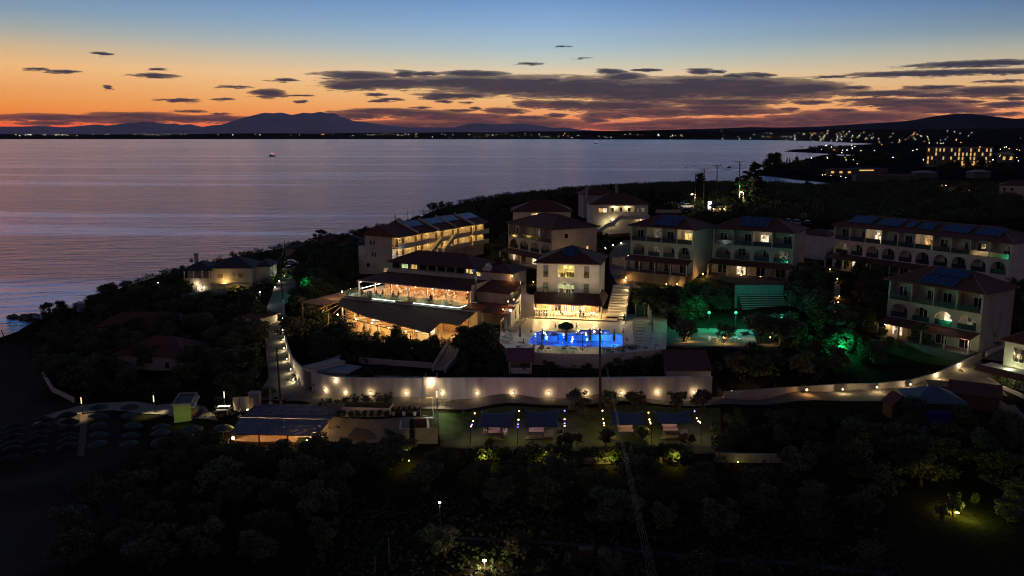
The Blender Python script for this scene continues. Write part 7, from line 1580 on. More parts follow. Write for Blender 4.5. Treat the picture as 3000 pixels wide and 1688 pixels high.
# goal frames and posts in the field
for i, pts in enumerate([[(215, 1130), (215, 960), (490, 965), (490, 1135)]]):
    A2, B2 = G(*b2(200, 1135)), G(*b2(490, 1135)); T1 = D(*b2(250, 962), A2.y); T2 = D(*b2(488, 968), B2.y); o = thing('football_goal', 'bare football goal frame in the dark field', 'goal', (0, 0, 0)); MB().tube([A2, Vector((A2.x, A2.y, T2.z)), T2, B2], .05, 6).build('frame', POLEW, o); MB().tube([A2, B2], .04, 5).build('ground_bar', POLEW, o)
for i, (xb, yb, yt) in enumerate([(362, 1375, 1160), (256, 1445, 1300)]): 
    p = G(*b2(xb, yb)); t_ = D(*b2(xb, yt), p.y); single('goal_post', MB().cyl((0, 0, -.3), (0, 0, t_.z - p.z), .05), GMET, ['thin metal post in the floodlit grass, the taller one', 'thin metal post in the floodlit grass, the shorter one by the frame bottom'][i], 'post', p)
p = G(*b2(1850, 1300)); o = thing('field_crate', 'small reddish wooden crate beside the field track', 'crate', p); MB().panel(-.7, .7, 0, .9, [(-.6 + .45 * i, -.6 + .45 * i + .32, .1, .8, 0) for i in range(3)], -.5, -.42).build('front', WOOD, o); MB().box(-.7, .7, -.418, .5, 0, .85).build('body', WOOD, o)
# lean-to stalls and tents by the road
p = G(*cE(1190, 880)); o = thing('playhouse', 'small timber playhouse with a steep roof by the blue sheet', 'playhouse', p, R(10)); MB().panel(-1.3, 1.3, 0, 1.9, [(-.5, .4, .1, 1.7, 0)], -1, -.9).box(-1.3, -1.2, -.898, 1, 0, 1.9).box(1.2, 1.3, -.898, 1, 0, 1.9).box(-1.198, 1.198, .9, 1, 0, 1.9).build('wall', mat('honey_timber', (.24, .12, .05), .7, .2, 3, stretch=(8, 1, 1)), o)
MB().add([(-1.6, -1.3, 1.85), (1.6, -1.3, 1.85), (1.6, 1.2, 1.85), (-1.6, 1.2, 1.85), (0, -1.3, 3.2), (0, 1.2, 3.2)], [(0, 1, 4), (2, 3, 5), (1, 2, 5, 4), (3, 0, 4, 5), (3, 2, 1, 0)]).build('roof', TILE, o)
p = G(*cE(1560, 900)); o = thing('blue_marquee', 'pale pyramid marquee roof above a blue groundsheet and side wall', 'marquee', p, R(-6)); MB().hip(-3.4, 3.4, -3, 3, 2.9, 1.5, .08).build('roof', mat('pale_blue_canvas', (.11, .14, .22), .8, .1, 2), o); MB().box(-3.2, 1.5, -2.9, -2.82, -.4, 2.0).build('side_sheet', mat('blue_tarpaulin', (.02, .08, .40), .6, .1, 2), o)
for x in (-3.2, 3.2):
    for y in (-2.7, 2.8): MB().cyl((x, y, -.5), (x, y, 2.9), .05).build('post', GMET, o)
p = G(*cE(1760, 720)); o = thing('market_shed', 'low shed with a flat reddish roof behind the pale marquee', 'shed', p, R(-14)); MB().box(-2.6, 2.6, -1, 1.8, -.5, 2.2).build('wall', GREYW, o); MB().box(-2.9, 2.9, -1.3, 2.1, 2.21, 2.36).build('roof', TILE, o)
p = G(*cE(2030, 780)); o = thing('market_shed', 'broken-roofed timber shed under the dark tree by the road', 'shed', p, R(-28)); MB().box(-3, 3, -1, 2, -.5, 1.9).build('wall', WOOD, o); MB().add([(-3.3, -1.4, 1.9), (3.3, -1.4, 1.9), (3.3, 2.3, 2.8), (-3.3, 2.3, 2.8), (-3.3, -1.4, 2.0), (3.3, -1.4, 2.0), (3.3, 2.3, 2.9), (-3.3, 2.3, 2.9)], [(0, 3, 2, 1), (4, 5, 6, 7), (0, 1, 5, 4), (1, 2, 6, 5), (2, 3, 7, 6), (3, 0, 4, 7)]).build('roof', TILE, o)
# solar boiler on a roof by the shore
p = G(*cN(780, 130)); o = thing('solar_boiler', 'white cylinder of a solar boiler with its tilted collector near the shore house', 'solar boiler', p + Vector((0, 0, 2.6)), R(20)); MB().cyl((-.8, 0, 1.9), (.8, 0, 1.9), .32, None, 12).build('tank', WMET, o); MB().add([(-.9, -2.0, 0), (.9, -2.0, 0), (.9, -.1, 1.7), (-.9, -.1, 1.7), (-.9, -2.05, .08), (.9, -2.05, .08), (.9, -.15, 1.78), (-.9, -.15, 1.78)], [(0, 3, 2, 1), (4, 5, 6, 7), (0, 1, 5, 4), (1, 2, 6, 5), (2, 3, 7, 6), (3, 0, 4, 7)]).build('collector', GMET, o)
MB().cyl((-.6, -.1, -2.8), (-.6, 0, 1.6), .04).cyl((.6, -.1, -2.8), (.6, 0, 1.6), .04).build('stand', GMET, o)

# ------------------------------------------------------------------ boats, buoys
FE0 = emit('boat_lamp', (1, .95, .85), 3)
def boat(k, x, y, s, label, lit=None):
    p = P(*k(x, y), 0); o = thing('boat', label, 'boat', p, R(15)); mb = MB(); n = 7
    pr = [(-3, .9), (-2, 1.15), (0, 1.25), (1.8, .9), (3.2, .05)]
    vs = []
    for x_, w_ in pr: vs += [(x_ * s, -w_ * s, .9 * s), (x_ * s, w_ * s, .9 * s), (x_ * s * .9, w_ * .6 * s, -.2 * s), (x_ * s * .9, -w_ * .6 * s, -.2 * s)]
    mb.add(vs, [(4 * i + j, 4 * i + (j + 1) % 4, 4 * i + 4 + (j + 1) % 4, 4 * i + 4 + j) for i in range(4) for j in range(4)] + [(3, 2, 1, 0), (16, 17, 18, 19)]); mb.build('hull', mat('dark_hull', (.03, .03, .035), .6), o)
    MB().box(-1.6 * s, .3 * s, -.7 * s, .7 * s, .9 * s, 2.0 * s).build('cabin', GREYW if not lit else WHITE, o)
    if lit: MB().sphere((0, 0, 3.0 * s), .3 * s).build('lamp', FE0, o); MB().sphere((1.6 * s, 0, 2.2 * s), .35 * s).build('red_lamp', emit('red_boat_lamp', (1, .06, .03), 3), o); MB().cyl((0, 0, 2.0 * s), (0, 0, 3.0 * s), .06 * s).build('mast', BLACK, o)
boat(k1, 2052, 1180, 2.2, 'small fishing boat with a white and a red light out on the bay', True); boat(k2, 1920, 1084, 3.0, 'tiny pale boat far out in the middle of the bay', True); boat(cT, 1445, 264, 1.1, 'dark moored boat beyond the tall utility pole')
for i, (x, y) in enumerate([(892, 265), (1007, 245)]): single('buoy', MB().sphere((0, 0, .3), .9, .9, .9).cyl((0, 0, 1.0), (0, 0, 2.0), .12), BLACK, ['dark round buoy on the water, the nearer of two', 'dark round buoy on the water, the farther of two'][i], 'buoy', P(*cT(x, y), 0))
# rocks at the shore
for i, (x, y, s) in enumerate([(100, 948, 1.3), (190, 952, 1.8), (235, 960, 2.2), (130, 950, .9)]):
    p = P(*k4(x, y), 0); mb = MB().sphere((0, 0, 0), s * 1.6, s, s * .55, 9, 6); mb.v = [(a + random.uniform(-.2, .2) * s, b + random.uniform(-.2, .2) * s, c + random.uniform(-.15, .2) * s) for a, b, c in mb.v]; single('shore_rock', mb, mat('wet_rock', (.05, .045, .04), .6, .2, 2, .4), f'dark rock at the waterline, {ORD[i]} of the small reef from the open water'.replace('first of', 'outermost of') if i else 'dark rock at the waterline, low outer one of the small reef', 'rock', p, random.uniform(0, 3))

# ------------------------------------------------------------------ the far shore: hotel, low buildings, town lights
a, b = P(*cF(1650, 322), 6), P(*cF(2270, 330), 6)
fa = math.atan2(b.y - a.y, b.x - a.x); fL = (b - a).length; fo = thing('far_hotel', 'big four-storey hotel across the cove with many amber-lit balconies', 'hotel', a, fa)
sc_ = a.y / F; fh = 150 / 3.22 * sc_
MB().box(0, fL, 1.2, 16, -4, fh).build('wall', mat('dim_cream', (.30, .28, .23), .9), fo); MB().box(-.5, fL + .5, -1.0, 16.5, fh + .01, fh + .6).build('roof', GREYW, fo)
rr_ = random.Random(5); nb_ = 17
lit_ = {(r_, c_) for r_ in range(4) for c_ in range(nb_) if rr_.random() < (.5 if r_ > 0 else .65)}
for r_ in range(4):
    MB().box(0, fL, -.6, 1.198, r_ * fh / 4 - .2, r_ * fh / 4 + .25).build('balcony_slab', MATS['dim_cream'], fo)
    for c_ in range(nb_):
        x0 = c_ * fL / nb_; l = (r_, c_) in lit_
        if l: MB().box(x0 + fL / nb_ * .3, x0 + fL / nb_ * .68, 1.12, 1.19, r_ * fh / 4 + .3, (r_ + .8) * fh / 4).build('window', emit('far_window_amber', (1, .52, .16), .8) if rr_.random() < .8 else emit('far_window_pale', (1, .7, .35), .6), fo)
        elif rr_.random() < .5: MB().box(x0 + fL / nb_ * .3, x0 + fL / nb_ * .68, 1.12, 1.19, r_ * fh / 4 + .3, (r_ + .8) * fh / 4).build('window', DARKG, fo)
for c_ in range(nb_ + 1): MB().box(c_ * fL / nb_ - .15, c_ * fL / nb_ + .15, -.5, 1.197, .26, fh).build('fin', MATS['dim_cream'], fo)
MB().box(fL * .55, fL * .95, -3, -.61, -1.5, .6).build('veranda', emit('far_window_amber', (1, .52, .16), 1.5), fo)
def far_house(k, x, y, w_, h_, label, roofm, wallm, lit=0, dep=12):
    p = P(*k(x, y), 3); s = p.y / F / (3.22 if k is cF else 2.574) ; o = thing('shore_house', label, 'house', p, random.uniform(-.2, .2)); W, H = w_ * s, h_ * s
    MB().box(-W / 2, W / 2, 0, dep, -3, H).build('wall', wallm, o); MB().hip(-W / 2 - .6, W / 2 + .6, -.6, dep + .6, H, H * .5).build('roof', roofm, o)
    for i in range(lit):
        x0 = -W / 2 + W * (i + .3) / max(lit, 1); MB().box(x0, x0 + W * .35 / lit, -.12, -.004, H * .25, H * .75).build('window', emit('far_window_amber', (1, .52, .16), 1.5), o)
for i, (x, y, w_, h_, lb, m1, lit) in enumerate([(850, 420, 230, 36, 'long low beach restaurant with amber lights by the cove', TILE, 3), (1280, 470, 560, 34, 'long dark red roof behind the cove beach', TILE, 0), (1650, 440, 200, 34, 'pale low building beside the bright white lamp across the cove', GREYW, 0), (2180, 440, 170, 40, 'pale flat house beneath the far hotel', GREYW, 0), (1100, 395, 420, 22, 'low row of roofs on the far bank of the cove', TILED, 1), (470, 325, 90, 24, 'small lit house on the headland behind the round tree', TILE, 1), (2420, 300, 150, 60, 'dim tower block beside the far hotel', GREYW, 2), (780, 200, 90, 22, 'pale house low on the wooded spit', GREYW, 1)]):
    far_house(cF, x, y, w_, h_, lb, m1, mat('far_wall', (.16, .15, .14), .9), lit)
LAMPK = {}
def far_lamp(px, py, dist, r_, em, label, group):
    p = D(px, py, dist); key = ('fl', em.name, round(r_, 1))
    if key not in PROTO:
        mb = MB(); mb.sphere((0, 0, 0), r_, r_, r_, 6, 4); mb.k = 1; mb.box(-r_ * .15, r_ * .15, -.1, .1, -r_ * 3, -r_ * .9); me = bpy.data.meshes.new('distant_lamp'); me.from_pydata(mb.v, [], mb.f); me.materials.append(em); me.materials.append(BLACK); me.polygons.foreach_set('material_index', mb.mi); PROTO[key] = me
    o = bpy.data.objects.new('distant_lamp', PROTO[key]); COL.objects.link(o); o.location = p; tag(o, label, 'lamp', group)
FE = [emit('far_white', (1, .93, .78), 6), emit('far_amber', (1, .6, .22), 6), emit('far_green', (.7, 1, .75), 7), emit('far_cool', (.8, .92, 1), 8), emit('far_red', (1, .25, .1), 6)]
rf = random.Random(21)
def fem(): return FE[0 if (u := rf.random()) < .3 else 1 if u < .74 else 2 if u < .84 else 3 if u < .97 else 4]
for _ in range(55):
    x = rf.choice([rf.uniform(0, 330), rf.uniform(60, 260), rf.uniform(330, 1000)]); far_lamp(x, rf.uniform(393.5, 398), 9000, 3.0 * rf.uniform(.4, 1.0), fem(), 'tiny light on the far coast beneath the mountain range', 'lights on the far coast beneath the mountains')
for _ in range(70): far_lamp(rf.uniform(1000, 2000), rf.uniform(391, 404), 7800, 2.2 * rf.uniform(.4, 1.05), fem(), 'tiny light on the dark coast strip in the middle of the horizon', 'lights on the middle of the far coast')
for _ in range(120):
    x = rf.gauss(2520, 190); x = min(max(x, 2010), 2990); y = rf.uniform(388, 413) if x < 2560 else rf.uniform(386, 425); far_lamp(x, y - (6 if rf.random() < .3 else 0), 2600, 1.0 * rf.uniform(.3, .85), fem(), 'tiny light of the town on the slope behind the bay', 'lights of the town behind the bay')
for _ in range(45): far_lamp(rf.uniform(2420, 2990), rf.uniform(425, 470), 1200, .55 * rf.uniform(.6, 1.0), fem(), 'small light among the dark trees around the far hotel', 'lights among the trees around the far hotel')
for i, (x, y, e, lb) in enumerate([(1592, 413, 3, 'bright cool lamp on the low roofs across the cove'), (1800, 345, 3, 'bright lamp below the far hotel veranda'), (1002, 322, 1, 'yellow lamp among the trees behind the cove restaurant'), (570, 268, 3, 'white lamp on the headland house'), (2180, 310, 3, 'cool lamp at the inland foot of the far hotel'), (1820, 170, 1, 'amber lamp on the roof edge of the far hotel'), (2140, 422, 3, 'white lamp by the pale flat house under the far hotel'), (2525, 295, 3, 'cool lamp inland of the far hotel'), (2405, 268, 1, 'amber lamp beside the dim tower block'), (675, 428, 1, 'amber lamp on the cove beach, nearest the water'), (700, 424, 1, 'amber lamp on the cove beach, second from the water'), (755, 434, 1, 'amber lamp on the cove beach, third from the water'), (848, 440, 1, 'amber lamp on the cove beach, farthest inland'), (895, 452, 2, 'small greenish lamp beside the last beach lamp'), (905, 192, 3, 'white lamp on the wooded spit, inland one'), (665, 186, 3, 'white lamp on the wooded spit, seaward one')]):
    d_ = P(*cF(x, y + 14), 2).y; far_lamp(*cF(x, y), d_, d_ / F * (1.2 if i < 2 else .8), FE[e], lb, None)
LAMPAV = list(AV)
# ------------------------------------------------------------------ plants
def leaf_mesh(name, centers, radii, n, size, m_, seed, flat=1.0, zmin=None, droop=0.0):
    g = np.random.default_rng(seed); k = len(centers); C = np.array(centers, float); Rd = np.array(radii, float)
    wt = (Rd ** 2); idx = g.choice(k, n, p=wt / wt.sum())
    d = g.normal(size=(n, 3)); d /= np.linalg.norm(d, axis=1)[:, None]
    r_ = Rd[idx] * (g.random(n) ** .45)
    p = C[idx] + d * r_[:, None] * np.array([1, 1, flat])
    if zmin is not None: p[:, 2] = np.maximum(p[:, 2], zmin + g.random(n) * .15)
    a = g.normal(size=(n, 3)) + d * .6; a[:, 2] -= droop; a /= np.linalg.norm(a, axis=1)[:, None]
    b = np.cross(a, g.normal(size=(n, 3))); b /= np.linalg.norm(b, axis=1)[:, None] + 1e-9
    s = size * g.uniform(.6, 1.3, n)[:, None]
    A, B = a * s, b * s * .5
    V = np.stack([p - A * .5, p + B * .5, p + A * .5, p - B * .5], 1).reshape(-1, 3)
    me = bpy.data.meshes.new(name); me.vertices.add(4 * n); me.vertices.foreach_set('co', V.astype(np.float32).ravel())
    me.loops.add(4 * n); me.loops.foreach_set('vertex_index', np.arange(4 * n, dtype=np.int32)); me.polygons.add(n); me.polygons.foreach_set('loop_start', np.arange(0, 4 * n, 4, dtype=np.int32)); me.polygons.foreach_set('loop_total', np.full(n, 4, np.int32))
    me.materials.append(m_); me.update(calc_edges=True); return me
def tree_proto(kind, seed):
    g = random.Random(seed); T = MB()
    if kind == 'olive':      # 5 m tall
        cs, rs = [], []
        for i in range(20):
            a = g.uniform(0, 6.28); q = g.uniform(.2, 1.8); z = g.uniform(1.3, 4.3); cs.append((q * math.cos(a), q * math.sin(a), z)); rs.append(g.uniform(.55, .95) * (1 - .12 * abs(z - 3)))
        me = leaf_mesh('crown', cs, rs, 2400, .40, LEAFO, seed, .85)
        T.tube([(0, 0, -.5), (.1, .05, .7), (.0, .1, 1.4)], [.26, .2, .16], 7)
        for c in cs[:6]: T.tube([(0, .1, 1.3), (c[0] * .5, c[1] * .5, (1.3 + c[2]) / 2), (c[0], c[1], c[2])], [.11, .07, .03], 5)
    elif kind == 'broad':    # 6 m
        cs, rs = [], []
        for i in range(26):
            a = g.uniform(0, 6.28); q = g.uniform(.2, 2.2); z = g.uniform(.9, 5.2); q *= 1 - .5 * max(0, (z - 3.4) / 2); cs.append((q * math.cos(a), q * math.sin(a), z)); rs.append(g.uniform(.6, 1.1))
        me = leaf_mesh('crown', cs, rs, 3000, .44, LEAFG, seed, .9)
        T.tube([(0, 0, -.5), (.05, 0, 1.2), (.0, .1, 3.2)], [.25, .2, .1], 7)
        for c in cs[:6]: T.tube([(0, .05, 1.4), (c[0] * .5, c[1] * .5, (1.6 + c[2]) / 2), c], [.1, .06, .03], 5)
    elif kind == 'pine':     # 10 m, tiers of drooping branches
        cs, rs = [], []
        T.tube([(0, 0, -.5), (.1, 0, 4), (.2, .1, 9.6)], [.3, .2, .05], 7)
        for i in range(34):
            z = 2.2 + 7.4 * (i / 33) ** .9; a = i * 2.4 + g.uniform(-.4, .4); L = (1 - (z - 2) / 8.6) * 2.9 * g.uniform(.55, 1.1) + .25
            for f in (.55, .9):
                cs.append((.2 * z / 9 + L * f * math.cos(a), L * f * math.sin(a), z + .25 * f)); rs.append(.34 + .3 * L / 3)
            T.tube([(.2 * z / 9, 0, z - .2), (.2 * z / 9 + L * math.cos(a), L * math.sin(a), z + .2)], [.05, .015], 4)
        me = leaf_mesh('crown', cs, rs, 5000, .42, LEAFP, seed, .7)
    elif kind == 'cypress':  # 6 m
        cs = [(0.05 * math.sin(i * 2), .05 * math.cos(i * 3), .6 + i * .5) for i in range(12)]; rs = [.55 * math.sin(math.pi * (i + 2) / 15) + .1 for i in range(12)]
        me = leaf_mesh('crown', cs, rs, 1200, .28, LEAFP, seed, 1.1); T.tube([(0, 0, -.5), (0, 0, 4)], [.12, .04], 6)
    elif kind == 'bush':     # 1.6 m
        cs, rs = [], []
        for i in range(12):
            a = g.uniform(0, 6.28); q = g.uniform(0, .8); cs.append((q * math.cos(a), q * math.sin(a), g.uniform(.4, 1.2))); rs.append(g.uniform(.35, .6))
        me = leaf_mesh('crown', cs, rs, 900, .26, LEAFG, seed, .9, .02); T.tube([(0, 0, -.3), (.05, 0, .8)], [.06, .03], 5)
    elif kind == 'palm':
        T.tube([(0, 0, -.5), (.1, 0, 3), (.15, 0, 7)], [.25, .18, .16], 7); cs, rs = [], []
        for i in range(14):
            a = i * 2.4; 
            for f in (.3, .6, .9, 1.2): cs.append((.15 + 1.6 * f * math.cos(a), 1.6 * f * math.sin(a), 7.2 + .5 * f - .75 * f * f)); rs.append(.22)
        me = leaf_mesh('crown', cs, rs, 900, .4, LEAFP, seed, .6)
    tm = bpy.data.meshes.new('trunk'); tm.from_pydata(T.v, [], T.f); tm.materials.append(TRUNK); tm.polygons.foreach_set('use_smooth', [True] * len(tm.polygons))
    return me, tm
TP = {k: [tree_proto(k, s) for s in sd] for k, sd in dict(olive=(1, 2, 3, 4, 5), broad=(11, 12, 13, 14), pine=(21, 22, 23), cypress=(31, 32), bush=(41, 42, 43, 44), palm=(51,)).items()}
BASEH = dict(olive=5.0, broad=6.0, pine=10.0, cypress=6.6, bush=1.6, palm=8.0)
NAMES = dict(olive='olive_tree', broad='broadleaf_tree', pine='pine_tree', cypress='cypress_tree', bush='bush', palm='palm_tree')
tr_r = random.Random(77)
NT_ = [0]
def plant(kind, p, h, label, group=None, wide=1.0, lean=0.0):
    me, tm = tr_r.choice(TP[kind]); s = h / BASEH[kind]; NT_[0] += 1
    root = thing(NAMES[kind], label, {'bush': 'bush'}.get(kind, 'tree'), p, tr_r.uniform(0, 6.28), group); root.scale = (s * wide, s * wide, s)
    if lean: root.rotation_euler = (0, lean, 0)
    for nm, m_ in (('crown', me), ('trunk', tm)):
        o = bpy.data.objects.new(nm, m_); COL.objects.link(o); adopt(o, root)
    return root
def scatter(poly, n, mind, kinds, hs, label, group, zmin=.6, wide=(1.1, 1.55)):
    w3 = [G(*q) for q in poly]; xs = [p.x for p in w3]; ys = [p.y for p in w3]; done = 0
    def inside(x, y):
        c = False
        for i in range(len(w3)):
            a, b = w3[i], w3[i - 1]
            if (a.y > y) != (b.y > y) and x < (b.x - a.x) * (y - a.y) / (b.y - a.y) + a.x: c = not c
        return c
    for _ in range(n * 60):
        if done >= n: break
        x, y = tr_r.uniform(min(xs), max(xs)), tr_r.uniform(min(ys), max(ys))
        if not inside(x, y): continue
        if any((x - a) ** 2 + (y - b) ** 2 < max(mind, c) ** 2 for a, b, c in AV): continue
        z = terr(x, y)
        if z < zmin or not dry(x, y): continue
        AV.append((x, y, mind)); k = tr_r.choice(kinds); plant(k, Vector((x, y, z - .1)), tr_r.uniform(*hs) * (1 if k != 'bush' else .45), label, group, tr_r.uniform(*wide)); done += 1
def at(kind, k, x, yb, yt, label, group=None, wide=1.0, z=None, lean=0.0):
    p = G(*k(x, yb)) if z is None else P(*k(x, yb), z); t_ = D(*k(x, yt), p.y); AV.append((p.x, p.y, 2.0)); return plant(kind, p - Vector((0, 0, .1)), max(.4, t_.z - p.z + .1), label, group, wide, lean)
# skyline trees by the upper road
at('pine', cT, 1075, 720, 330, 'dense dark pine between the two utility poles', wide=1.4); at('pine', cT, 1690, 740, 195, 'big dark pine leaning beside the tall utility pole', wide=1.7, lean=.10); at('pine', cT, 1560, 700, 380, 'shorter pine at the seaward foot of the big leaning pine', wide=1.6)
at('broad', cT, 790, 690, 480, 'round dark tree against the sea, seaward of the parked cars', wide=1.4); at('broad', cT, 700, 690, 530, 'lower dark tree joined to the round one against the sea', wide=1.4); at('pine', cT, 470, 690, 475, 'thin open pine against the sea above the pale apartment house', wide=.8); at('pine', cT, 330, 690, 515, 'slim pointed pine against the sea behind the apartment roof', wide=.6); at('cypress', cT, 165, 680, 535, 'small pointed tree just past the apartment house roof')
at('broad', cT, 1270, 730, 570, 'tree glowing bright green by the strip light', wide=1.2)
for i, x in enumerate([660, 750]): at('bush', cT, x, 815, 680, f'upright yellow-green shrub by the low road wall, {["seaward", "inland"][i]} of the pair', wide=.9)
for i, x in enumerate([1440, 1520, 1580, 1680, 1760, 1840, 1900]): at('broad', cT, x, 775, 605 + 12 * (i % 3), f'yellow-lit roadside tree under the street lamp, {ORD[i]} from the sea', 'yellow-lit trees under the street lamp', wide=.9)
at('cypress', cT, 910, 880, 812, 'small dark clipped cone bush below the parked cars', wide=1.4)
at('pine', c5, 770, 470, 95, 'dark pine behind the white apartment house, seaward one', wide=.8, z=15); at('pine', c5, 1010, 470, 92, 'dark pine behind the white apartment house, middle one', wide=.8, z=15); at('pine', c5, 1110, 470, 105, 'dark pine behind the white apartment house, inland one', wide=.8, z=15); at('pine', c5, 395, 420, 140, 'small pine top over the seaward end of the white apartment roof', wide=.8, z=14); at('broad', c5, 880, 400, 175, 'low dark tree between the pines behind the white apartment house', wide=1.6, z=15); at('pine', c5, 1640, 120, -60, 'dark pine beside the clifftop house chimney', wide=.8, z=21)
at('broad', cY, 2260, 330, 65, 'spreading dark tree against the sea past the walkway house', wide=1.3, z=9); at('broad', cY, 2130, 330, 180, 'lower dark tree beside the spreading one past the walkway house', wide=1.5, z=9); at('broad', cY, 2400, 330, 140, 'dark tree against the sea beside the white apartment house', wide=1.3, z=9)
for i, x in enumerate([(1085, 150), (1000, 180)]):
    p = P(*cY(x[0], 340), 8); t_ = D(*cY(x[0] - 5, x[1]), p.y); o = thing('dead_stalk', ['tall dead agave stalk against the sea', 'thinner dead stalk beside the tall one'][i], 'plant', p); q = t_ - p
    MB().tube([(0, 0, -2), (q.x, 0, q.z)], [.08, .05], 5).build('stem', BLACK, o)
    for j in range(6 - 2 * i): MB().tube([(q.x, 0, q.z - .6 - j * .5), (q.x + (.5 if j % 2 else -.5), 0, q.z - .4 - j * .5)], .03, 4).build('branchlet', BLACK, o)
# garden details
p = onp(c7, 1190, 640); o = thing('bush', 'round clipped bush standing in the notch of the pool', 'bush', p)
cr_ = bpy.data.objects.new('crown', leaf_mesh('crown', [(0, 0, .95), (-.7, 0, .9), (.7, 0, .9), (0, .5, 1.0), (0, -.5, .9)], [.8, .6, .6, .65, .65], 3800, .22, LEAFG, 8, .85, .2)); COL.objects.link(cr_); adopt(cr_, o); MB().cyl((0, 0, 0), (0, 0, .7), .12).build('trunk', TRUNK, o)
single('tree_ring', MB().cyl((0, 0, 0), (0, 0, .3), 1.7, 1.7, 20), WHITE, 'round white kerb under the clipped pool bush', 'tree ring', onp(c7, 1190, 655))
def hedge(k, a, b, yt, label, thick=1.2, m_=None, dens=130, group=None, dz=0.0):
    p, q = G(*k(*a)), G(*k(*b)); L = (q - p).length; hgt = max(.5, D(*k(a[0], yt), p.y).z - p.z); n = int(L * dens * max(.7, thick * hgt / 1.6)); kk_ = max(4, int(L * 2.2)); g = random.Random(int(a[0] * 7 + a[1]))
    cs = [(g.uniform(0, L), g.uniform(-thick / 2, thick / 2) , g.uniform(.15, .85) * hgt) for _ in range(kk_ * 3)]; rs = [g.uniform(.35, .6) * min(1.2, hgt * .7) for _ in cs]
    root = thing('hedge', label, 'hedge', p + Vector((0, 0, dz)), math.atan2(q.y - p.y, q.x - p.x), group)
    me = leaf_mesh('foliage', cs, rs, n, .27, m_ or LEAFG, int(a[0]), 1.0, 0.0); f = bpy.data.objects.new('foliage', me); COL.objects.link(f); adopt(f, root)
    st_ = MB(); 
    for i in range(max(2, int(L / 1.2))): st_.tube([(i * 1.2 + .3, 0, -.3), (i * 1.2 + .35, .05, hgt * .5)], .03, 4)
    st_.build('stems', TRUNK, root); return root
hedge(cS, (1160, 650), (1400, 665), 592, 'dark clipped hedge above the planter, seaward half', 1.8); hedge(cS, (1420, 712), (1960, 705), 612, 'dark clipped hedge in the long white planter', 2.2, dz=.9)
for i in range(7): at('bush', cS, 1420 + 82 * i, 800, 712, f'small upright shrub in front of the long white planter, {ORD[i]} from the beach bar', 'shrubs before the planter', .7)
for i, p in enumerate(pp):
    o = thing('potted_plant', f'potted plant in the row beside the beach stairs, {ORD[i]} from the planter', 'potted plant', p, 0, 'potted plants by the beach stairs'); MB().cyl((0, 0, 0), (0, 0, .5), .2, .28, 10).build('pot', BLACK if i % 2 else CLOTHW, o); f = bpy.data.objects.new('foliage', TP['bush'][i % 4][0]); COL.objects.link(f); adopt(f, o); f.scale = (.35, .35, .6); f.location = (0, 0, .45)
hedge(c7, (700, 1090), (1300, 1110), 985, 'dark hedge below the near edge of the pool deck, seaward part', 2.2, dens=150); hedge(c7, (1300, 1120), (1830, 1110), 930, 'dark ragged hedge below the near edge of the pool deck, behind the tall pole', 2.4, dens=150); hedge(c7, (1840, 1130), (2570, 1080), 930, 'dark ragged hedge below the turquoise end of the pool', 2.6, dens=150); hedge(cG, (60, 1180), (510, 1170), 1040, 'dark hedge in front of the white canopy frame', 2.4, dens=150)
hedge(cS, (1600, 330), (2330, 335), 255, 'low dark ground planting in the strip behind the white wall', 3.5, dens=60)
hedge(cE, (2260, 500), (2580, 650), 420, 'bright green clipped hedge behind the railing of the corner house', 1.2, mat('lawn_green_leaves', (.07, .14, .03), .8, .2, 1)); light('hedge_light', tuple(G(*cE(2420, 540)) + Vector((-1.5, -2, 3.0))), 60, (.9, 1, .5), None, .2)
hedge(b1, (1745, 125), (2040, 85), -20, 'green hedge under the trees at the lane corner, lit by the post light', 2.5, LEAFG, 150); hedge(cW, (270, 330), (430, 318), 265, 'green ground shrubs beside the beach stairs', 2.0, mat('lawn_green_leaves', (.07, .14, .03)), 100)
for i, (x, yb, yt, w_) in enumerate([(1340, 270, 55, 1.15), (1610, 255, 62, 1.1), (1870, 250, 65, 1.1), (2215, 250, 62, 1.15), (2450, 265, 40, 1.2)]): at('olive', cW, x, yb, yt, f'olive tree between the white wall and the shade sails, {ORD[i]} from the gate', 'olives along the straight wall', w_)
for i, (x, yb, yt, w_) in enumerate([(1235, 610, 415, 1.1), (1335, 560, 440, .9), (1590, 570, 405, .95), (1910, 520, 385, 1.1), (2265, 560, 440, .9), (2345, 560, 455, .9), (560, 590, 490, 1.0)]): at('olive', cW, x, yb, yt, f'young olive on the near side of the lawn, {ORD[i]} counting inland'.replace('seventh counting inland', 'nearest the beach stairs'), 'young olives on the lawn', w_)
for i in range(24):
    x = 470 + 78 * i; at('bush', cW, x + tr_r.uniform(-15, 15), 705, 565 + tr_r.uniform(-25, 25), 'shrub in the yellow-lit row below the lawn', 'shrubs in the row below the lawn', 1.2)
at('olive', b3, 2035, 1000, 815, 'young olive glowing yellow above the ground lamp', wide=.8); at('bush', b3, 2200, 900, 810, 'narrow yellow-lit sapling beside the glowing olive', wide=.6); at('olive', b3, 1960, 1040, 900, 'dark small olive beside the ground lamp', wide=.8); at('cypress', b2, 537, 470, 245, 'thin dark cypress in front of the rinse court'); at('broad', b2, 380, 480, 330, 'dark shrubby tree in front of the pebble court', wide=1.2); at('bush', b3, 110, 1440, 1220, 'pale feathery shrub at the bottom edge of the field', wide=1.1)
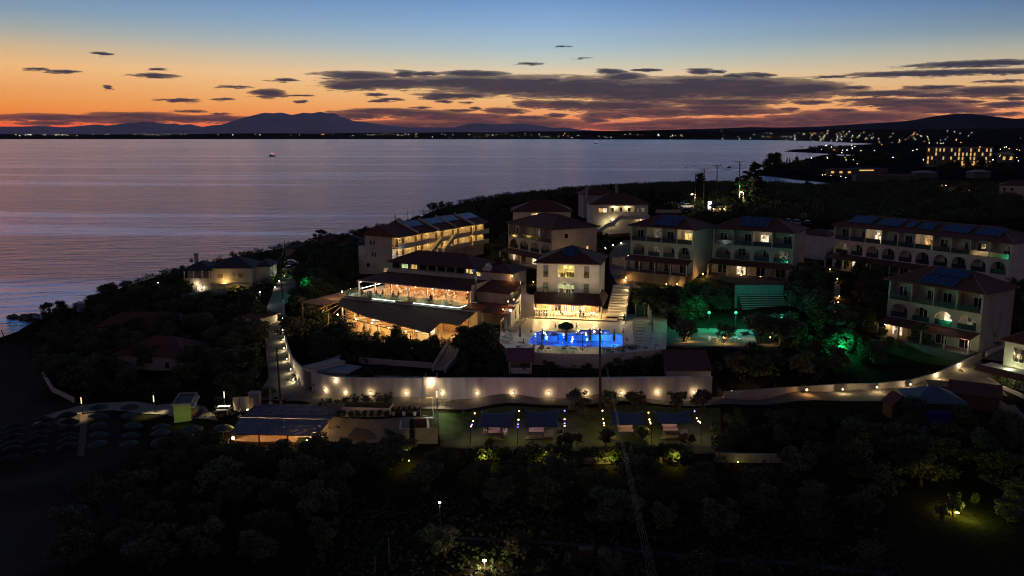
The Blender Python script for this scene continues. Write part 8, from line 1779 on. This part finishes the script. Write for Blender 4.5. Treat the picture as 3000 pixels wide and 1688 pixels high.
# bushes between the wall and the restaurant, and the big one at the ramp
at('broad', cR, 2180, 1340, 880, 'big dark bushy tree between the restaurant ramp and the pool', wide=1.5); at('broad', cR, 2400, 1330, 850, 'second dark bushy tree beside the porch with the red roof', wide=1.4); at('broad', cR, 2480, 1450, 1000, 'dark bushy tree below the pool loungers', wide=1.4)
for i, (x, yb, yt, w_) in enumerate([(150, 1250, 800, 1.2), (330, 1290, 860, 1.1), (560, 1290, 1080, 1.4), (760, 1290, 1090, 1.4), (980, 1290, 1050, 1.1), (1180, 1310, 1080, 1.3), (1380, 1300, 1100, 1.5), (1560, 1300, 1080, 1.4), (1680, 1320, 1130, 1.2), (60, 1350, 950, 1.3), (1110, 1260, 880, .8)]): at('broad', cR, x, yb, yt, f'dark leafy tree below the lower restaurant terrace, {ORD[i] if i < 9 else ("nearest the lane" if i == 9 else "standing inside the pergola")}' + (' from the sea side' if i < 9 else ''), 'trees below the restaurant terrace', w_ * 1.4)
scatter([(900, 1010), (1290, 1020), (1250, 1070), (960, 1060)], 20, 2.6, ['bush', 'broad'], (2.2, 3.6), 'dark shrub on the slope between the white wall and the restaurant', 'shrubs on the slope below the restaurant', wide=(1.1, 1.5))
scatter([(870, 830), (960, 850), (960, 1000), (855, 1020)], 16, 3.2, ['broad', 'olive'], (4, 6), 'dark tree between the lane and the restaurant pergolas', 'trees between the lane and the restaurant')
scatter([(1340, 1070), (1460, 1060), (1470, 1090), (1340, 1100)], 8, 2.2, ['bush', 'broad'], (2, 3), 'dark shrub below the ramp near the open hut', 'shrubs near the open hut')
scatter([(1600, 1072), (2060, 1065), (2060, 1085), (1600, 1092)], 22, 1.9, ['bush'], (2.4, 4.4), 'dark ragged shrub on the bank above the straight white wall', 'shrubs on the bank above the straight wall', wide=(1.3, 1.7))
at('broad', cL, 2100, 862, 560, 'tree glowing green above the floodlight beside the lane', wide=1.2); at('broad', cL, 2205, 860, 600, 'second green-lit tree behind the lane floodlight', wide=1.2)
at('broad', cE, 690, 200, -40, 'tree glowing green over the roadside floodlight', wide=1.1); at('broad', cE, 560, 150, -20, 'leafy tree beside the green-glowing roadside one', wide=1.0)
scatter([(870, 740), (1040, 720), (1040, 830), (890, 830)], 22, 4, ['broad', 'olive'], (4, 6), 'dark tree on the slope seaward of the walkway house', 'trees seaward of the walkway house')
scatter([(700, 735), (1040, 670), (1140, 638), (1400, 600), (1420, 640), (1040, 735), (800, 760)], 30, 5, ['broad', 'olive', 'broad'], (3.5, 5.5), 'dark tree along the cliff edge past the lane', 'trees along the cliff edge past the lane', 1.5)
scatter([(110, 945), (300, 880), (520, 812), (620, 790), (700, 800), (560, 850), (540, 900), (300, 940)], 42, 3.6, ['broad', 'olive'], (3, 5), 'dark tree on the shore slope seaward of the lane villa', 'trees on the shore slope by the villa', .7)
scatter([(110, 1010), (300, 1000), (540, 905), (740, 900), (770, 960), (770, 1100), (500, 1140), (250, 1165), (130, 1120)], 58, 4.0, ['olive', 'broad', 'olive'], (3.6, 5.4), 'dark tree around the red-roofed bungalows', 'trees around the bungalows', 1.0)
at('olive', b1, 1860, 90, -120, 'olive at the lane corner catching the post light', wide=1.2); at('olive', b1, 1720, 60, -110, 'olive beside the lane corner hedge', wide=1.2); at('palm', k4, 230, 1240, 1060, 'dark ragged palm by the beach at the frame edge', wide=1.2)
for i, (x, yb, yt) in enumerate([(2010, 750, 640), (1960, 760, 640), (1850, 790, 680), (1740, 820, 720), (2140, 690, 550), (1640, 810, 740)]): at('olive', cY, x, yb, yt, f'small tree on the lit bank below the walkway house, {ORD[i]} from the white apartments' if i != 4 else 'small amber-lit tree at the inland end of the walkway house', 'trees on the bank below the walkway house', 1.1)
scatter([(1420, 735), (1490, 700), (1500, 770), (1440, 800)], 10, 3.2, ['olive', 'bush'], (3, 4.4), 'dark shrub on the bank between the walkway house and the tan block', 'shrubs beside the tan block')
scatter([(1420, 660), (1475, 640), (1480, 690), (1400, 720)], 8, 3.6, ['broad'], (4, 6), 'dark tree inland of the walkway house', 'trees inland of the walkway house')
at('broad', c5, 1480, 780, 620, 'small tree lit green-gold against the wall of the pale apartment house', wide=1.1); at('broad', c5, 1570, 780, 640, 'second gold-lit tree beside the louvred screen', wide=1.0)
scatter([(1720, 705), (1790, 695), (1800, 715), (1740, 730)], 10, 2.0, ['bush'], (2.0, 3), 'low shrub in the bed beside the sloping drive', 'shrubs in the drive bed')
scatter([(1840, 775), (2100, 790), (2330, 795), (2330, 812), (2100, 812), (1850, 800)], 12, 2.8, ['bush'], (2.0, 3.0), 'round shrub before the terraces of the arched blocks', 'shrubs before the arched blocks')
scatter([(1880, 868), (2140, 868), (2150, 905), (2000, 940), (1900, 935), (1870, 890)], 22, 3.0, ['olive', 'broad'], (3.2, 4.8), 'dark tree between the lamp garden and the teal court', 'trees between the lamp garden and the court')
at('broad', cG, 800, 620, 270, 'tree with green-lit crown seaward of the floodlights', wide=1.3); at('broad', cG, 980, 600, 300, 'tree with green-lit crown beside the floodlight post', wide=1.2); at('olive', cG, 780, 960, 560, 'large dark olive over the first bollard behind the slatted fence', wide=1.25); at('olive', cG, 1400, 960, 640, 'dark olive over the middle bollard behind the slatted fence', wide=1.15); at('olive', cG, 1950, 970, 480, 'large dark olive over the last bollard behind the slatted fence', wide=1.4); at('olive', cG, 2240, 980, 500, 'dark olive at the inland end of the slatted fence', wide=1.4)
scatter([(2330, 830), (2420, 815), (2580, 860), (2560, 985), (2420, 960), (2310, 905)], 34, 3.2, ['olive', 'broad'], (3.6, 5.4), 'dark tree beside the lit garden stair', 'trees beside the garden stair')
scatter([(2330, 960), (2540, 1000), (2560, 1070), (2470, 1110), (2200, 1120), (2100, 1090), (2120, 1060)], 44, 3.2, ['olive', 'broad', 'bush'], (3.2, 5), 'dark tree in the unlit garden above the roadside wall', 'trees in the garden above the roadside wall')
at('broad', cV, 1020, 1200, 850, 'dark round tree in front of the villa with the lit arch', wide=1.2); at('bush', cV, 560, 1170, 1060, 'dark bush on the villa lawn', wide=1.3); at('broad', cV, 1960, 1240, 860, 'dark tree at the road corner of the villa', wide=1.2); at('broad', cV, 2200, 1180, 900, 'dark tree behind the corner house roof', wide=1.2); at('bush', cV, 430, 1040, 900, 'thin tree beside the terrace lamp of the villa', wide=1.0)
scatter([(2440, 770), (2600, 810), (2600, 850), (2460, 830)], 14, 3.0, ['olive', 'broad'], (3.2, 4.6), 'dark tree under the canopy of the long white block', 'trees before the long white block')
scatter([(2920, 880), (3000, 850), (3000, 980), (2960, 990)], 10, 3.4, ['broad'], (4, 6), 'dark tree between the villa and the frame edge', 'trees at the inland side of the villa')
scatter([(2020, 645), (2240, 640), (2300, 660), (2070, 660)], 16, 3.2, ['broad', 'bush'], (3, 5), 'dark tree behind the roofs of the arched blocks', 'trees behind the arched blocks')
# the dark wood behind
scatter([(2060, 575), (2300, 552), (2990, 548), (3000, 640), (2700, 650), (2330, 650), (2200, 620)], 95, 4.2, ['olive', 'broad'], (4, 6), 'dark tree in the wide unlit grove below the far hotel', 'trees of the wide unlit grove', 1.0)
# the foreground field
scatter([(440, 1345), (900, 1345), (1250, 1340), (1240, 1380), (700, 1410), (460, 1410)], 46, 2.8, ['broad', 'olive', 'broad'], (2.8, 4.6), 'dark tree in the thick belt in front of the beach bar', 'trees in the belt before the beach bar')
scatter([(1250, 1385), (2050, 1385), (2400, 1370), (2400, 1420), (1250, 1440)], 26, 4.2, ['olive'], (3.4, 4.6), 'dark olive in the orchard row below the low wall', 'olives below the low orchard wall')
scatter([(350, 1450), (1000, 1440), (1000, 1680), (150, 1680), (200, 1560)], 38, 4.6, ['olive'], (3.4, 5), 'dark olive in the unlit grove along the bottom of the field', 'olives of the unlit seaward grove')
scatter([(2120, 1250), (2500, 1245), (2560, 1320), (2200, 1350), (2100, 1340)], 18, 4, ['olive', 'broad'], (2.8, 3.8), 'dark tree between the shade sails and the timber playhouse', 'trees between the sails and the playhouse')
scatter([(2650, 1275), (2990, 1290), (2990, 1430), (2500, 1420), (2420, 1330)], 28, 4, ['olive', 'broad'], (3.6, 5.4), 'dark tree in the black grove below the road bend', 'trees of the grove below the road bend')
scatter([(2880, 1440), (2990, 1440), (2990, 1560), (2850, 1540)], 7, 3.6, ['olive'], (3, 4.2), 'dark olive beyond the yellow ground lamp', 'olives beyond the ground lamp')
at('olive', b2, 1100, 1460, 1400, 'leaf tops of a shrub at the bottom edge below the stake lamp', wide=1.6)
# undergrowth that nobody could count, over the slopes and gardens
def cover(name, polys, per, hs, label, size=.5, k=42):
    g = np.random.default_rng(9); cs, rs = [], []
    for poly in polys:
        w3 = [G(*q) for q in poly]; tr = tessellate_polygon([[Vector((p.x, p.y, 0)) for p in w3]])
        for a, b, c in tr:
            A, B, C_ = w3[a], w3[b], w3[c]; ar = abs((B.x - A.x) * (C_.y - A.y) - (B.y - A.y) * (C_.x - A.x)) / 2
            for _ in range(int(ar * per)):
                u, v = sorted(g.random(2)); x = A.x * u + B.x * (v - u) + C_.x * (1 - v); y = A.y * u + B.y * (v - u) + C_.y * (1 - v); h = g.uniform(*hs)
                if any((x - q[0]) ** 2 + (y - q[1]) ** 2 < q[2] ** 2 for q in LAMPAV): continue
                zt = terr(x, y)
                if zt < .3 or not dry(x, y): continue
                cs.append((x, y, zt + h * .45)); rs.append(h * .75)
    me = leaf_mesh(name, cs, rs, len(cs) * k, size, LEAFG, 3, .75); o = bpy.data.objects.new(name, me); COL.objects.link(o); tag(o, label, None, None, 'stuff')
cover('undergrowth', [[(100, 930), (300, 845), (540, 772), (700, 730), (1040, 655), (1140, 628), (1180, 622), (1040, 745), (880, 800), (790, 850), (540, 900), (130, 1000)], [(110, 1010), (540, 905), (760, 900), (770, 1090), (500, 1140), (250, 1160), (140, 1110)], [(870, 740), (1050, 725), (1050, 830), (980, 860), (880, 860)], [(870, 900), (960, 900), (960, 990), (1290, 1030), (1260, 1065), (960, 1060), (860, 1020)]], .16, (.8, 1.9), 'dense dark undergrowth between the shore trees and the restaurant')
cover('undergrowth', [[(1880, 880), (2140, 880), (2150, 905), (2000, 940), (1900, 935)], [(2330, 825), (2450, 815), (2590, 860), (2560, 985), (2420, 960), (2310, 905)], [(2330, 960), (2540, 1000), (2560, 1070), (2470, 1110), (2090, 1140), (2090, 1080)], [(1340, 1070), (1460, 1060), (2060, 1062), (2060, 1085), (1340, 1100)], [(2340, 780), (2640, 835), (2600, 850), (2440, 825)], [(1410, 680), (1490, 690), (1500, 790), (1430, 760)]], .2, (.8, 1.7), 'dense dark undergrowth of the unlit garden slopes')
cover('cliff_undergrowth', [[(1150, 628), (1400, 572), (1560, 545), (1750, 530), (2000, 528), (2160, 534), (2330, 542), (2320, 565), (2050, 580), (1780, 590), (1700, 600), (1480, 640), (1400, 650)]], .045, (1.6, 3.4), 'dark scrub along the cliff edge against the sea', .8)
cover('grove_undergrowth', [[(1990, 590), (2060, 562), (2330, 548), (2990, 542), (3000, 640), (2700, 655), (2330, 650), (2050, 650)]], .075, (2.0, 3.6), 'continuous dark canopy of the wide unlit grove', .9)
cover('field_undergrowth', [[(450, 1325), (1250, 1325), (1250, 1390), (480, 1400)], [(2650, 1275), (2990, 1290), (2990, 1420), (2450, 1400)], [(2080, 1235), (2560, 1225), (2560, 1320), (2080, 1320)], [(1250, 1345), (2350, 1345), (2350, 1370), (1250, 1375)]], .22, (.8, 1.6), 'dark undergrowth along the edges of the field')
scatter([(1450, 1440), (2900, 1450), (2750, 1560), (2100, 1590), (1450, 1530)], 30, 5.0, ['olive', 'broad', 'olive'], (3.2, 4.8), 'dark tree in the open unlit field', 'trees of the open unlit field')
scatter([(1300, 1620), (2600, 1668), (2600, 1690), (1300, 1690)], 8, 4.0, ['olive', 'bush'], (2.6, 3.6), 'dark shrubby tree beyond the field track', 'shrubs beyond the field track')
cover('field_grass', [[(1000, 1445), (2500, 1440), (2700, 1688), (900, 1688)]], 1.8, (.12, .3), 'rough dark grass of the open field', .3, 12)
# headland and far trees
for i, (x, yb, yt, w_) in enumerate([(215, 405, 208, 1.5), (160, 400, 290, 1.5), (265, 405, 250, 1.2)]):
    p = P(*cF(x, yb), 1); plant('broad', p, D(*cF(x, yt), p.y).z - 1, ['tall round tree on the headland, against the sea', 'lower seaward half of the headland tree group', 'dark tree joined to the inland side of the round headland tree'][i], None, w_)
for i, (x, yb, yt, k_) in enumerate([(338, 340, 258, 'cypress'), (362, 340, 262, 'cypress'), (425, 340, 250, 'broad'), (520, 340, 265, 'broad'), (455, 200, 158, 'palm'), (476, 200, 152, 'palm')]):
    p = P(*cF(x, yb), 1); plant(k_, p, D(*cF(x, yt), p.y).z - 1, ['thin cypress on the headland, seaward one', 'thin cypress on the headland, inland one', 'small round tree above the lit headland lawn', 'broad tree beside the headland house', 'palm top on the wooded spit, shorter one', 'palm top on the wooded spit, taller one'][i])
def scatter_far(poly, n, hs, label, group, kinds=('broad', 'pine', 'cypress', 'broad'), wide=(1.2, 1.9)):
    for _ in range(n):
        u = [tr_r.random() for _ in poly]; u = [-math.log(q) for q in u]; s = sum(u); x = sum(a * q[0] for a, q in zip(u, poly)) / s; y = sum(a * q[1] for a, q in zip(u, poly)) / s
        plant(tr_r.choice(kinds), P(*cF(x, y), .9), tr_r.uniform(*hs), label, group, tr_r.uniform(*wide))
scatter_far([(300, 400), (640, 420), (700, 390), (420, 350)], 22, (7, 11), 'dark tree of the headland wood by the cove', 'trees of the headland wood')
scatter_far([(560, 330), (960, 340), (1500, 330), (1650, 300), (1500, 260), (900, 275), (640, 275)], 44, (10, 17), 'dark tree in the belt between the cove and the far hotel', 'trees between the cove and the far hotel')
scatter_far([(480, 205), (900, 215), (1100, 190), (700, 180), (560, 188)], 26, (10, 16), 'dark tree of the wooded spit', 'trees of the wooded spit')
scatter_far([(1600, 330), (2500, 350), (2560, 420), (1700, 420)], 26, (9, 14), 'dark tree around the foot of the far hotel', 'trees around the far hotel')
for i, (x, y) in enumerate([(1660, 335), (1690, 340), (1770, 335), (1960, 345), (2210, 335), (2235, 338), (2300, 345)]): p = P(*cF(x, y), 1); plant('cypress', p, 20, f'tall dark cypress before the far hotel, {ORD[i]} from the sea', 'cypresses before the far hotel', 1.2)
scatter_far([(1200, 180), (2560, 230), (2560, 300), (1500, 260), (1150, 220)], 40, (10, 16), 'dark tree on the plain behind the far hotel', 'trees on the plain behind the far hotel')
print('trees', NT_[0])
